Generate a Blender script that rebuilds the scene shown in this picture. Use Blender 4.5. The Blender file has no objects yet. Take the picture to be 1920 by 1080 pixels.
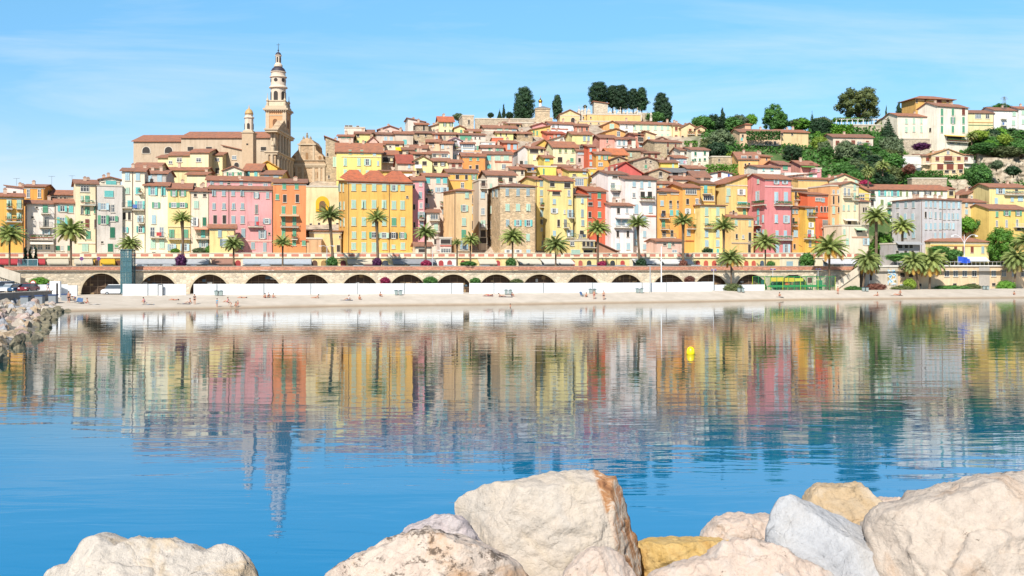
import bpy, bmesh, math, random, re
import numpy as np
from mathutils import Vector, Matrix, noise as mnoise
R = math.radians
rnd = random.Random(7)
scene = bpy.context.scene
COL = scene.collection
# ------------------------------------------------------------------ camera, world, sun
F = 2000.0; HX = 960.0; HY = 500.0; CH = 7.1      # focal length in photo pixels, horizon row, eye height
cam = bpy.data.cameras.new('camera'); camo = bpy.data.objects.new('camera', cam); COL.objects.link(camo)
camo.location = (0, 0, CH); camo.rotation_euler = (R(90), 0, 0)
cam.sensor_width = 36; cam.lens = 36*F/1920; cam.shift_y = -40/1920; cam.clip_end = 4000; cam.clip_start = 0.5
scene.camera = camo
SUN_EL, SUN_AZ = 42, 17                            # elevation; degrees to the left of straight behind the camera
sd = Vector((-math.sin(R(SUN_AZ))*math.cos(R(SUN_EL)), -math.cos(R(SUN_AZ))*math.cos(R(SUN_EL)), math.sin(R(SUN_EL))))
sl = bpy.data.lights.new('sun', 'SUN'); so = bpy.data.objects.new('sun', sl); COL.objects.link(so)
sl.energy = 4.8; sl.angle = R(0.5); sl.color = (1.0, 0.955, 0.88)
so.rotation_euler = sd.to_track_quat('Z', 'Y').to_euler()
world = bpy.data.worlds.new('World'); scene.world = world; world.use_nodes = True
nt = world.node_tree; nt.nodes.clear()
def N(t, kind, **kw):
    n = t.nodes.new(kind)
    for k, v in kw.items():
        if k in n.inputs: n.inputs[k].default_value = v
        else: setattr(n, k, v)
    return n
out = N(nt, 'ShaderNodeOutputWorld'); bg = N(nt, 'ShaderNodeBackground'); bg.inputs['Strength'].default_value = 0.105
sky = N(nt, 'ShaderNodeTexSky', sky_type='NISHITA', sun_disc=False)
sky.sun_elevation = R(SUN_EL); sky.sun_rotation = R(180+SUN_AZ); sky.air_density = 1.0; sky.dust_density = 0.3; sky.ozone_density = 3.0
tc = N(nt, 'ShaderNodeTexCoord'); sep = N(nt, 'ShaderNodeSeparateXYZ'); nt.links.new(tc.outputs['Generated'], sep.inputs[0])
# thin cirrus: noise on a high flat layer
az = N(nt, 'ShaderNodeMath', operation='ADD'); az.inputs[1].default_value = 0.12; nt.links.new(sep.outputs[2], az.inputs[0])
dx = N(nt, 'ShaderNodeMath', operation='DIVIDE'); dy_ = N(nt, 'ShaderNodeMath', operation='DIVIDE')
nt.links.new(sep.outputs[0], dx.inputs[0]); nt.links.new(az.outputs[0], dx.inputs[1])
nt.links.new(sep.outputs[1], dy_.inputs[0]); nt.links.new(az.outputs[0], dy_.inputs[1])
cmb = N(nt, 'ShaderNodeCombineXYZ'); nt.links.new(dx.outputs[0], cmb.inputs[0]); nt.links.new(dy_.outputs[0], cmb.inputs[1])
mp = N(nt, 'ShaderNodeMapping'); mp.inputs['Rotation'].default_value = (0, 0, R(14)); mp.inputs['Scale'].default_value = (0.55, 1.15, 1)
mp.inputs['Location'].default_value = (3.3, 1.2, 0)
nt.links.new(cmb.outputs[0], mp.inputs[0])
nz = N(nt, 'ShaderNodeTexNoise', Scale=1.0, Detail=7.0, Roughness=0.6, Distortion=0.9); nt.links.new(mp.outputs[0], nz.inputs['Vector'])
cr = N(nt, 'ShaderNodeMapRange'); cr.inputs['From Min'].default_value = 0.46; cr.inputs['From Max'].default_value = 0.8; cr.inputs['To Max'].default_value = 0.62
nt.links.new(nz.outputs[0], cr.inputs[0])
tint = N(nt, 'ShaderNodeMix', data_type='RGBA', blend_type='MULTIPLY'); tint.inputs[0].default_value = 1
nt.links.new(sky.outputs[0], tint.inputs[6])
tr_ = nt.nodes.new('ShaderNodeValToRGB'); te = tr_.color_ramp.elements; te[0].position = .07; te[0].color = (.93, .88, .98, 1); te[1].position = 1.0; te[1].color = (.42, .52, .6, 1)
for p_, c_ in ((.12, (.75, .92, 1.03, 1)), (.18, (.66, .99, 1.11, 1)), (.25, (.76, 1.15, 1.18, 1)), (.42, (.52, .72, .8, 1))): e_ = te.new(p_); e_.color = c_  # stops above the view darkened to weaken sky fill and deepen shade
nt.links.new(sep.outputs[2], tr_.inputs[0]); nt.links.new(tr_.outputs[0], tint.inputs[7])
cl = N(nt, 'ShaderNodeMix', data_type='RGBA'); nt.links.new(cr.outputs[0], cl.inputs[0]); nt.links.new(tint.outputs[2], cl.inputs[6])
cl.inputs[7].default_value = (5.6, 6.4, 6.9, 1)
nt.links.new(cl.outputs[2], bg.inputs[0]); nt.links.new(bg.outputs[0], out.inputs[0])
vs = scene.view_settings; vs.view_transform = 'Standard'; vs.look = 'None'; vs.exposure = 0.5; vs.gamma = 1; vs.use_curve_mapping = False
scene.cycles.max_bounces = 5; scene.cycles.diffuse_bounces = 3; scene.cycles.glossy_bounces = 3; scene.cycles.use_denoising = True
scene.cycles.sample_clamp_indirect = 6

# ------------------------------------------------------------------ placing
def QY(px):                                        # distance of the quay wall seen in this column: the bay curves away to the right
    P = [(-400, 176), (0, 192), (228, 201), (960, 218), (1435, 240), (1610, 250), (1920, 268), (2400, 300)]
    if px <= P[0][0]: return P[0][1]
    for (a, b), (c, d) in zip(P, P[1:]):
        if px <= c: return b+(d-b)*(px-a)/(c-a)
    return P[-1][1]
def lerp_tab(P, v):
    if v <= P[0][0]: return P[0][1]
    for (a, b), (c, d) in zip(P, P[1:]):
        if v <= c: return b+(d-b)*(v-a)/(c-a)
    return P[-1][1]
def WX(px, Y): return (px-HX)*Y/F
def WZ(py, Y): return CH+(HY-py)*Y/F
def W(px, py, Y): return Vector((WX(px, Y), Y, WZ(py, Y)))
CAP = [(0, 11), (225, 11), (260, 23), (560, 25), (620, 36), (760, 46), (860, 49), (1000, 53.5), (1100, 56), (1250, 55), (1380, 49), (1450, 49), (1560, 54), (1700, 54), (1920, 52), (2300, 45)]
def ground(X, Y):
    px = HX+F*X/Y; dy = Y-QY(px)-20
    if dy < -6: return 6.0
    slope = lerp_tab([(0, .40), (1250, .41), (1400, .45), (1640, .48), (1700, .42), (1780, .42), (1850, .46), (1920, .46)], px)
    return min(9.2+slope*max(0, dy-2), lerp_tab(CAP, px))
# ------------------------------------------------------------------ meshes
class MB:
    def __init__(s): s.v = []; s.f = []; s.m = []
    def add(s, vs, fs, m=0):
        b = len(s.v); s.v += [tuple(v) for v in vs]; s.f += [tuple(b+i for i in f) for f in fs]; s.m += [m]*len(fs); return s
    def box(s, x0, x1, y0, y1, z0, z1, m=0):
        return s.add([(x0,y0,z0),(x1,y0,z0),(x1,y1,z0),(x0,y1,z0),(x0,y0,z1),(x1,y0,z1),(x1,y1,z1),(x0,y1,z1)],
                     [(0,3,2,1),(4,5,6,7),(0,1,5,4),(1,2,6,5),(2,3,7,6),(3,0,4,7)], m)
    def prism(s, pts, axis, a, b, m=0):            # closed 2D outline swept along an axis
        def P(u, v, w): return (w,u,v) if axis == 'x' else ((u,w,v) if axis == 'y' else (u,v,w))
        n = len(pts); vs = [P(u, v, a) for u, v in pts]+[P(u, v, b) for u, v in pts]
        fs = [tuple(range(n))[::-1], tuple(range(n, 2*n))]+[(i, (i+1) % n, n+(i+1) % n, n+i) for i in range(n)]
        return s.add(vs, fs, m)
    def tube(s, pts, rs, n=8, m=0, cap=True):
        pts = [Vector(p) for p in pts]
        if not hasattr(rs, '__len__'): rs = [rs]*len(pts)
        base = len(s.v); up = Vector((0, 0, 1))
        for i, p in enumerate(pts):
            d = (pts[min(i+1, len(pts)-1)]-pts[max(i-1, 0)]).normalized()
            r = up if abs(d.dot(up)) < .95 else Vector((1, 0, 0))
            a = d.cross(r).normalized(); b = d.cross(a)
            s.v += [tuple(p+(a*math.cos(2*math.pi*k/n)+b*math.sin(2*math.pi*k/n))*rs[i]) for k in range(n)]
        for i in range(len(pts)-1):
            for k in range(n):
                s.f.append((base+i*n+k, base+i*n+(k+1) % n, base+(i+1)*n+(k+1) % n, base+(i+1)*n+k)); s.m.append(m)
        if cap:
            s.f.append(tuple(base+k for k in range(n))[::-1]); s.m.append(m)
            s.f.append(tuple(base+(len(pts)-1)*n+k for k in range(n))); s.m.append(m)
        return s
    def lathe(s, prof, n=16, m=0, cx=0, cy=0):     # (radius, z) pairs
        b = len(s.v)
        for r, z in prof: s.v += [(cx+r*math.cos(2*math.pi*k/n), cy+r*math.sin(2*math.pi*k/n), z) for k in range(n)]
        for i in range(len(prof)-1):
            for k in range(n):
                s.f.append((b+i*n+k, b+i*n+(k+1) % n, b+(i+1)*n+(k+1) % n, b+(i+1)*n+k)); s.m.append(m)
        s.f.append(tuple(b+k for k in range(n))[::-1]); s.m.append(m)
        s.f.append(tuple(b+(len(prof)-1)*n+k for k in range(n))); s.m.append(m)
        return s
    def mesh(s, name, mats):
        me = bpy.data.meshes.new(name); me.from_pydata(s.v, [], s.f); me.update()
        for m in (mats if isinstance(mats, (list, tuple)) else [mats]): me.materials.append(m)
        me.polygons.foreach_set('material_index', s.m)
        return me
    def build(s, name, mats, parent=None, smooth=False, loc=None, rz=0):
        me = s.mesh(name, mats)
        if smooth: me.polygons.foreach_set('use_smooth', [True]*len(me.polygons))
        return link(name, me, parent, loc, rz)
def link(name, me, parent=None, loc=None, rz=0):
    o = bpy.data.objects.new(name, me); COL.objects.link(o); o.parent = parent
    if loc is not None: o.location = loc
    if rz: o.rotation_euler = (0, 0, rz)
    return o
LABELS = {}
def tag(o, label=None, cat=None, group=None, kind=None):
    if label:
        o['label'] = label
        n = len(label.split())
        if not 4 <= n <= 16: print('LABEL LENGTH', n, label)
        if label in LABELS and not (group and LABELS[label] == group): print('LABEL TWICE', label)
        LABELS[label] = group
    if cat: o['category'] = cat
    if group: o['group'] = group
    if kind: o['kind'] = kind
    return o
def thing(name, loc, label, cat, group=None, rz=0):
    o = bpy.data.objects.new(name, None); COL.objects.link(o); o.location = loc; o.rotation_euler = (0, 0, rz)
    o.empty_display_size = .5
    return tag(o, label, cat, group)
def copy_tree(o, parent=None):
    c = o.copy(); COL.objects.link(c); c.parent = parent
    for ch in list(o.children): copy_tree(ch, c)
    return c
# ------------------------------------------------------------------ materials
def lin(h, k=1.0):
    if isinstance(h, str):
        v = [int(h[i:i+2], 16)/255 for i in (0, 2, 4)]
        v = [(c/12.92 if c <= .04045 else ((c+.055)/1.055)**2.4) for c in v]
    else: v = list(h)
    return tuple(min(1, c*k) for c in v)+(1,)
MATS = {}
def mat_new(name):
    m = bpy.data.materials.new(name); m.use_nodes = True
    t = m.node_tree; b = t.nodes['Principled BSDF']; return m, t, b
def ramp(t, fac, stops):
    r = t.nodes.new('ShaderNodeValToRGB'); e = r.color_ramp.elements
    while len(e) > 1: e.remove(e[-1])
    e[0].position = stops[0][0]; e[0].color = stops[0][1]
    for p, c in stops[1:]:
        x = e.new(p); x.color = c
    t.links.new(fac, r.inputs[0]); return r.outputs[0]
def mulc(t, a, b, fac=1.0, mode='MULTIPLY'):
    n = t.nodes.new('ShaderNodeMix'); n.data_type = 'RGBA'; n.blend_type = mode
    for i, v in ((0, fac), (6, a), (7, b)):
        if hasattr(v, 'is_linked') or hasattr(v, 'links'): t.links.new(v, n.inputs[i])
        else: n.inputs[i].default_value = v
    return n.outputs[2]
def noise_out(t, scale, detail=4, rough=.55, vec=None, stretch=None, dist=0):
    n = N(t, 'ShaderNodeTexNoise', Scale=scale, Detail=detail, Roughness=rough, Distortion=dist)
    tcn = t.nodes.new('ShaderNodeTexCoord'); v = tcn.outputs['Object'] if vec is None else vec
    if stretch:
        m = t.nodes.new('ShaderNodeMapping'); m.inputs['Scale'].default_value = stretch; t.links.new(v, m.inputs[0]); v = m.outputs[0]
    t.links.new(v, n.inputs['Vector']); return n.outputs[0]
g = lambda v: (v, v, v, 1)
def bump(t, b, h, strength=.5, dist=.05):
    n = N(t, 'ShaderNodeBump', Strength=strength, Distance=dist); t.links.new(h, n.inputs['Height']); t.links.new(n.outputs[0], b.inputs['Normal'])
WK = 0.74                                          # photo colour of a sunlit wall -> its base colour
def wall_mat(h):
    if ('w', h) in MATS: return MATS['w', h]
    m, t, b = mat_new('plaster_'+h); b.inputs['Roughness'].default_value = .9
    c = lin(h, 1.0); lu = .3*c[0]+.6*c[1]+.1*c[2]; c = tuple(min(.86, (x*.92+lu*.08)*.80+.006) for x in c[:3])+(1,)
    big = ramp(t, noise_out(t, .22, 5), [(.3, (.80, .78, .76, 1)), (.45, g(.95)), (.65, (1.06, 1.06, 1.07, 1))])
    oi = t.nodes.new('ShaderNodeObjectInfo'); ofs = t.nodes.new('ShaderNodeVectorMath'); ofs.operation = 'ADD'; tcw = t.nodes.new('ShaderNodeTexCoord'); t.links.new(tcw.outputs['Object'], ofs.inputs[0]); cbx = t.nodes.new('ShaderNodeCombineXYZ'); mo = t.nodes.new('ShaderNodeMath'); mo.operation = 'MULTIPLY'; mo.inputs[1].default_value = 90; t.links.new(oi.outputs['Random'], mo.inputs[0]); t.links.new(mo.outputs[0], cbx.inputs[0]); t.links.new(mo.outputs[0], cbx.inputs[2]); t.links.new(cbx.outputs[0], ofs.inputs[1])
    st = ramp(t, noise_out(t, 1.0, 5, .62, vec=ofs.outputs[0], stretch=(1.5, 1.5, .14)), [(.3, (.6, .56, .52, 1)), (.44, (.93, .92, .9, 1)), (.6, g(1.03))])
    fine = ramp(t, noise_out(t, 6, 3), [(.3, g(.93)), (.7, g(1.05))])
    x = mulc(t, mulc(t, mulc(t, c, big), st, .75), fine)
    t.links.new(x, b.inputs['Base Color']); bump(t, b, noise_out(t, 4, 5), .25, .04)
    MATS['w', h] = m; return m
def stone_mat(h, sc=1.5, k=WK, mort=.62):
    if ('s', h, sc) in MATS: return MATS['s', h, sc]
    m, t, b = mat_new('stone_'+h); b.inputs['Roughness'].default_value = .92
    tcn = t.nodes.new('ShaderNodeTexCoord')
    mpn = t.nodes.new('ShaderNodeMapping'); mpn.inputs['Scale'].default_value = (1, 1, 1.7); t.links.new(tcn.outputs['Object'], mpn.inputs[0])
    vo = N(t, 'ShaderNodeTexVoronoi', Scale=sc, Randomness=.9); t.links.new(mpn.outputs[0], vo.inputs['Vector'])
    ve = N(t, 'ShaderNodeTexVoronoi', Scale=sc, Randomness=.9, feature='DISTANCE_TO_EDGE'); t.links.new(mpn.outputs[0], ve.inputs['Vector'])
    sp = t.nodes.new('ShaderNodeSeparateColor'); t.links.new(vo.outputs['Color'], sp.inputs[0])
    cell = ramp(t, sp.outputs[0], [(0, g(.68)), (.5, (1, .95, .9, 1)), (1, g(1.2))])
    edge = ramp(t, ve.outputs['Distance'], [(0, g(mort)), (.06, g(1))])
    big = ramp(t, noise_out(t, .25, 4), [(.3, g(.85)), (.7, g(1.1))])
    x = mulc(t, mulc(t, mulc(t, lin(h, k), cell, .8), edge), big)
    t.links.new(x, b.inputs['Base Color']); bump(t, b, ve.outputs['Distance'], .5, .15)
    MATS['s', h, sc] = m; return m
def roof_mat(h='B27C62'):
    if ('r', h) in MATS: return MATS['r', h]
    m, t, b = mat_new('roof_tile_'+h); b.inputs['Roughness'].default_value = .85
    oi = t.nodes.new('ShaderNodeObjectInfo')
    rv = ramp(t, oi.outputs['Random'], [(0, (.8, .86, .92, 1)), (.5, g(1)), (1, (1.12, 1.0, .9, 1))])
    n1 = ramp(t, noise_out(t, .9, 5, .7), [(.28, (.55, .6, .66, 1)), (.48, (.9, .95, 1, 1)), (.62, (1.1, 1.0, .92, 1)), (.8, (1.2, 1.15, 1.05, 1))])
    wv = N(t, 'ShaderNodeTexWave', Scale=1.3, Distortion=.6, Detail=1.0); tcn = t.nodes.new('ShaderNodeTexCoord'); t.links.new(tcn.outputs['Object'], wv.inputs['Vector'])
    n2 = ramp(t, wv.outputs[0], [(0, g(.72)), (.6, g(1.08))])
    x = mulc(t, mulc(t, mulc(t, lin(h, WK), rv), n1), n2, .6)
    t.links.new(x, b.inputs['Base Color']); bump(t, b, wv.outputs[0], .6, .08)
    MATS['r', h] = m; return m
def plain(h, rough=.7, k=.8, metal=0, spec=None, name=None, var=.1):
    key = ('p', h, rough, k, metal)
    if key in MATS: return MATS[key]
    m, t, b = mat_new(name or 'paint_'+str(h)); b.inputs['Roughness'].default_value = rough; b.inputs['Metallic'].default_value = metal
    v = ramp(t, noise_out(t, 1.5, 4), [(.3, g(1-var)), (.7, g(1+var*.5))])
    t.links.new(mulc(t, lin(h, k), v), b.inputs['Base Color'])
    MATS[key] = m; return m
def glass_dark():
    if 'glass' in MATS: return MATS['glass']
    m, t, b = mat_new('window_glass'); b.inputs['Roughness'].default_value = .12
    oi = t.nodes.new('ShaderNodeObjectInfo')
    t.links.new(ramp(t, oi.outputs['Random'], [(0, lin('2C3440')), (.4, lin('54606A')), (.75, lin('8A98A2')), (1, lin('3A3028'))]), b.inputs['Base Color'])
    MATS['glass'] = m; return m
SH = {'g': '6CAE8A', 't': '78CEC8', 'b': 'A2B8BC', 'p': 'BEDCC6', 'n': '8A4A3A', 'd': '2E7A5C', 'y': '9A9A92', 'k': '4C4A48', 'o': '8C9A68', 'u': '3A62C0', 'w': 'E8ECE8', 'l': 'B8D4DC'}
def sh_mat(c): return plain(SH[c], .6, .75, name='shutter_'+c)
WHITE = lambda: plain('E2DED4', .6, .8)
DARK = lambda: plain('3B342F', .8, .8, name='dark_opening')
# ------------------------------------------------------------------ windows
WM = {}
def q(v, s=.1): return round(v/s)*s
def window_mesh(w, h, kind, sc, small, frame='w'):
    key = ('win', q(w), q(h), kind, sc, small)
    if key in WM: return WM[key]
    w, h = q(w), q(h); b = MB(); z0 = -h/2; z1 = h/2; x = w/2
    mats = [WHITE(), glass_dark(), sh_mat(sc or 'y'), DARK(), plain('D8CDBC', .9, .8)]
    b.box(-x-.12, x+.12, -.16, 0, z0-.12, z0, 4)                       # sill
    if kind == 'a':
        pts = [(-x, z0), (x, z0)]+[(x*math.cos(a), z1-x+x*math.sin(a)) for a in [math.pi*i/8 for i in range(9)]]
        b.prism([(u*1.18, v+(.12 if v > z0 else 0)) for u, v in pts], 'y', -.1, 0, 4); b.prism(pts, 'y', -.13, -.02, 3)
    elif kind == 'k':
        b.box(-x-.06, x+.06, -.05, 0, z0, z1+.06, 4); b.box(-x, x, -.075, -.01, z0, z1-.02, 3)
    else:
        if kind in 'ow' or small is False:
            t = .09
            b.box(-x-.06, x+.06, -.05, 0, z1, z1+.1, 4)
            b.box(-x, x, -.03, 0, z0, z1, 1)
            b.box(-x, -x+t, -.09, -.0, z0, z1, 0); b.box(x-t, x, -.09, -.0, z0, z1, 0); b.box(-x+t, x-t, -.088, -.0, z1-t, z1, 0); b.box(-x+t, x-t, -.088, -.0, z0, z0+t, 0)
            nm = max(2, round(w/.6))
            for i in range(1, nm): b.box(-x+w*i/nm-.04, -x+w*i/nm+.04, -.08, -.0, z0+t, z1-t, 0)
            b.box(-x+t, x-t, -.06, -.0, z0+h*.62-.03, z0+h*.62+.03, 0)
        if small and kind == 'c':
            b.box(-x, -.02, -.1, 0, z0, z1, 2); b.box(.02, x, -.1, 0, z0, z1, 2)
            b.box(-.02, .02, -.07, 0, z0, z1, 3)
        if small and kind == 'o':
            for sg in (-1, 1): b.box(min(sg*x, sg*x*1.95), max(sg*x, sg*x*1.95), -.16, -.05, z0, z1, 2)
    WM[key] = b.mesh('window', mats); return WM[key]
def shutter_mesh(w, h, sc):
    key = ('sh', q(w, .05), q(h), sc)
    if key in WM: return WM[key]
    w, h = q(w, .05), q(h); b = MB(); t = .07
    b.box(0, w, -.02, .02, -h/2, h/2); b.box(0, t, -.04, -.02, -h/2, h/2); b.box(w-t, w, -.04, -.02, -h/2, h/2)
    for z in (-h/2, -t/2, h/2-t): b.box(t, w-t, -.038, -.02, z, z+t)
    n = int(h/.16)
    for i in range(n): z = -h/2+t+(h-2*t)*(i+.3)/n; b.box(t, w-t, -.034, -.02, z, z+.05)
    WM[key] = b.mesh('shutter', [sh_mat(sc)]); return WM[key]
def put_window(par, x, y, z, rz, w, h, kind, sc, small):
    w = max(.4, w); h = max(.4, h)
    o = link('window', window_mesh(w, h, kind, sc, small), par, (x, y, z), rz)
    if kind in 'co' and not small:
        c, s = math.cos(rz), math.sin(rz)
        for sg in (-1, 1):
            if kind == 'c':
                sw = w/2-.01; m = shutter_mesh(sw, h, sc); a = R(rnd.uniform(15, 60)) if sg < 0 and rnd.random() < .13 else 0
                link('shutter', m, o, (-w/2 if sg < 0 else .012, -.115, 0), -a)
            else:
                sw = w/2+.02; m = shutter_mesh(sw, h, sc); a = R(rnd.choice([3, 4, 6, 10, 24, 40]))
                link('shutter', m, o, (-w/2-.02 if sg < 0 else w/2+.02, -.12, 0), math.pi+a if sg < 0 else -a)
    return o
def balcony(par, x0, x1, z, rz=0, y=0, dep=.9, col='k', slab='E8DCC8'):
    o = thing_part('balcony', par, (x0, y, z), rz)
    L = x1-x0; b = MB(); b.box(0, L, -dep, 0, -.16, 0); n = max(2, int(L/2)+1)
    for i in range(n): xx = .15+(L-.4)*i/max(1, n-1); b.prism([(0, -.45), (0, -.165), (-dep*.7, -.165)], 'x', xx, xx+.14)
    m = b.mesh('balcony', [plain(slab, .9, .75)]); o.data = m
    r = MB(); r.box(0, L, -dep, -dep+.05, .95, 1.0); r.box(0, L, -dep+.005, -dep+.045, .06, .1)
    for sx in (0, L-.05): r.box(sx, sx+.05, -dep+.05, 0, .95, 1.0); r.box(sx, sx+.05, -dep, -dep+.05, 0, .95)
    k = max(2, int(L/.22))
    for i in range(1, k): xx = L*i/k; r.box(xx-.014, xx+.014, -dep+.01, -dep+.04, .1, .95)
    r.build('railing', plain(SH[col], .5, .7), o)
    v_ = rnd.random()
    if v_ < .3 and L > 1.5:
        a = rnd.uniform(.1, L-1.2); cw = rnd.uniform(.5, 1.0); k = MB(); k.box(a, a+cw, -dep-.03, -dep-.002, .3, 1.03); k.box(a, a+cw, -dep-.03, -dep+.08, 1.031, 1.05); k.build('laundry', plain(rnd.choice(['E8E8EC', 'C84848', '5A7AB8', 'E8D8A8', 'D8A0A8', '4A5A6A']), .9, .75), o)
    elif v_ < .62:
        k = MB(); k.box(.1, L-.1, -dep+.06, -dep+.3, .3, .5, 0)
        for i in range(int(L*9)): x = rnd.uniform(.1, L-.3); z = rnd.uniform(.45, .8); k.prism([(x, z), (x+.2, z+.05), (x+.1, z+.28)], 'y', -dep+.05, -dep+.3, 1)
        k.build('planter', [plain('A0684A', .9, .75), plain('4A7A34', .9, .7)], o)
    return o
def thing_part(name, par, loc, rz=0):
    o = bpy.data.objects.new(name, bpy.data.meshes.new(name)); COL.objects.link(o); o.parent = par; o.location = loc; o.rotation_euler = (0, 0, rz); return o
# ------------------------------------------------------------------ houses
REG = {'R1': (0, 300, 3.857), 'R2': (220, 180, 3.376), 'R3': (300, 300, 3.857), 'R4': (580, 300, 3.857), 'R5': (860, 300, 3.857), 'R6': (1140, 300, 3.857),
       'R7': (1400, 300, 3.857), 'R8': (1620, 300, 3.857), 'Z1': (440, 70, 4.0), 'Z2': (600, 190, 6.0), 'Z3': (880, 140, 5.4), 'Z4': (1080, 140, 5.4),
       'Z5': (1300, 150, 5.4), 'Z6': (1560, 150, 4.908), 'P': (0, 0, 1.0)}
CUR = ['P']
def U(u): r = REG[CUR[0]]; return r[0]+u/r[2]
def V(v): r = REG[CUR[0]]; return r[1]+v/r[2]
GROUPS = {'hill': 'houses stacked up the hillside', 'front': 'tall houses lined up above the quay', 'villa': 'villas on the green hillside'}
WARN = []
def roof_slab(pts, t=.2):                          # a chevron or single slope, thickened downwards
    return list(pts)+[(u, v-t) for u, v in reversed(pts)]
def H(label, x0, x1, ye, Yold, col, roof='f', rise=None, win='', yaw=None, d=9.0, sc='b', ws=None, small=None, grp=None, rc='B27C62', base=None,
      stone=False, chim=None, name='house', cat='house', over=.45):
    dy = Yold-270
    s = REG[CUR[0]][2]
    a0, a1, pe = U(x0), U(x1), V(ye)
    mid = (a0+a1)/2
    Y = QY(a0)+20+dy
    if yaw is None:
        sl_ = (WX(a1, QY(a1))-WX(a0, QY(a0)), QY(a1)-QY(a0)); yaw = math.degrees(math.atan2(sl_[1], sl_[0]))
        if dy > 14: yaw = yaw*.6+rnd.uniform(-5, 5)
    a = R(yaw); c, sn = math.cos(a), math.sin(a)
    X0 = WX(a0, Y); t1 = (a1-HX)/F
    w = (t1*Y-X0)/(c-t1*sn)
    zc = Y+w/2*sn
    ze = WZ(pe, zc)
    gz = min(ground(X0, Y), ground(X0+w*c, Y+w*sn), ground(X0-d*sn, Y+d*c))-1.2 if base is None else base
    if ze-gz < 4: WARN.append((round(ze-gz, 1), label)); gz = ze-5
    if small is None: small = dy > 22
    if grp is None: grp = 'hill' if dy > 12 else 'front'
    o = thing(name, (X0, Y, gz), label, cat, GROUPS.get(grp), a)
    Hh = ze-gz
    wm = stone_mat(col) if stone else wall_mat(col)
    rz_ = 0.0
    if rise is None: rise = 9*s/3.857*(7.0/8)
    def zr(back): return WZ(pe-rise/s, Y+back)-gz-Hh
    b = MB(); b.box(0, w, 0, d, 0, Hh); rb = MB(); ov = over
    top = Hh
    if roof == 'f':
        h = max(.5, zr(d/2)); rb.prism(roof_slab([(-ov, Hh-h*ov/(d/2)+.2), (d/2, Hh+h+.2), (d+ov, Hh-h*ov/(d/2)+.2)]), 'x', -ov, w+ov)
        b.prism([(0, Hh), (d/2, Hh+h), (d, Hh)], 'x', .001, w-.001); rf = lambda x, y: Hh+.2+h*(1-abs(y-d/2)/(d/2))
    elif roof == 's':
        h = max(.5, zr(d)); rb.prism(roof_slab([(-ov, Hh-h*ov/d+.2), (d+ov, Hh+h*(1+ov/d)+.2)]), 'x', -ov, w+ov)
        b.prism([(0, Hh), (d, Hh+h), (d, Hh)], 'x', .001, w-.001); rf = lambda x, y: Hh+.2+h*y/d
    elif roof == 'p':
        h = max(.5, (rise/s)*(Y)/F); rb.prism(roof_slab([(-ov, Hh-h*ov/(w/2)+.2), (w/2, Hh+h+.2), (w+ov, Hh-h*ov/(w/2)+.2)]), 'y', -ov, d+ov)
        b.prism([(0, Hh), (w/2, Hh+h), (w, Hh)], 'y', .001, d-.001); rf = lambda x, y: Hh+.2+h*(1-abs(x-w/2)/(w/2))
    elif roof in 'lr':
        h = (rise/s)*Y/F; hl, hr = (h, 0) if roof == 'l' else (0, h); ks = (hr-hl)/w
        rb.prism(roof_slab([(-ov, Hh+hl-ks*ov+.2), (w+ov, Hh+hr+ks*ov+.2)]), 'y', -ov, d+ov)
        b.prism([(0, Hh), (0, Hh+hl), (w, Hh+hr), (w, Hh)], 'y', .001, d-.001); rf = lambda x, y: Hh+.2+hl+ks*x
    elif roof == 'h':
        e = min(w, d)/2
        h = max(.6, zr(e)); i = e
        P = [(-ov, -ov, Hh), (w+ov, -ov, Hh), (w+ov, d+ov, Hh), (-ov, d+ov, Hh)]
        P += [(x, y, z+.14) for x, y, z in P]
        P += ([(i, d/2, Hh+h), (w-i, d/2, Hh+h)] if w > d+.1 else [(w/2, i, Hh+h), (w/2, max(d-i, i+.1), Hh+h)])
        if w > d+.1: fs = [(4, 5, 9, 8), (5, 6, 9), (6, 7, 8, 9), (7, 4, 8)]
        else: fs = [(4, 5, 8), (5, 6, 9, 8), (6, 7, 9), (7, 4, 8, 9)]
        rb.add(P, fs+[(0, 3, 2, 1), (0, 1, 5, 4), (1, 2, 6, 5), (2, 3, 7, 6), (3, 0, 4, 7)])
        rf = lambda x, y: Hh+.14+h*min(1, min(x, w-x, y, d-y)/e)
    else:
        rb.box(-.12, w+.12, -.12, .25, Hh, Hh+.35); rb.box(-.12, w+.12, d-.25, d+.12, Hh, Hh+.35); rb.box(-.12, .25, .25, d-.25, Hh, Hh+.35); rb.box(w-.25, w+.12, .25, d-.25, Hh, Hh+.35)
        rb.box(.25, w-.25, .25, d-.25, Hh-.1, Hh+.06); rf = lambda x, y: Hh
    b.build('wall', wm, o)
    if roof == 't': rb.build('parapet', plain('DDD0BC', .9, .75), o)
    else:
        rb.build('roof', roof_mat(rc), o)
        if not small:
            cb = MB(); cb.box(-.1, w+.1, -.1, -.002, Hh-.5, Hh-.28); cb.build('cornice', plain('E6DAC6', .9, .75), o)
    if not small and 'D' not in [r_.strip()[:1] for r_ in win.split(';')] and rnd.random() < .6:
        k = MB(); k.tube([(w-.15, -.1, .3), (w-.15, -.1, Hh-.2)], .06, 6); k.build('drainpipe', plain('9A8068', .6, .7), o)
    if chim is None: chim = [rnd.uniform(.15, .85) for _ in range(rnd.choice([0, 1, 1, 2]))] if roof != 't' else []
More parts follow.
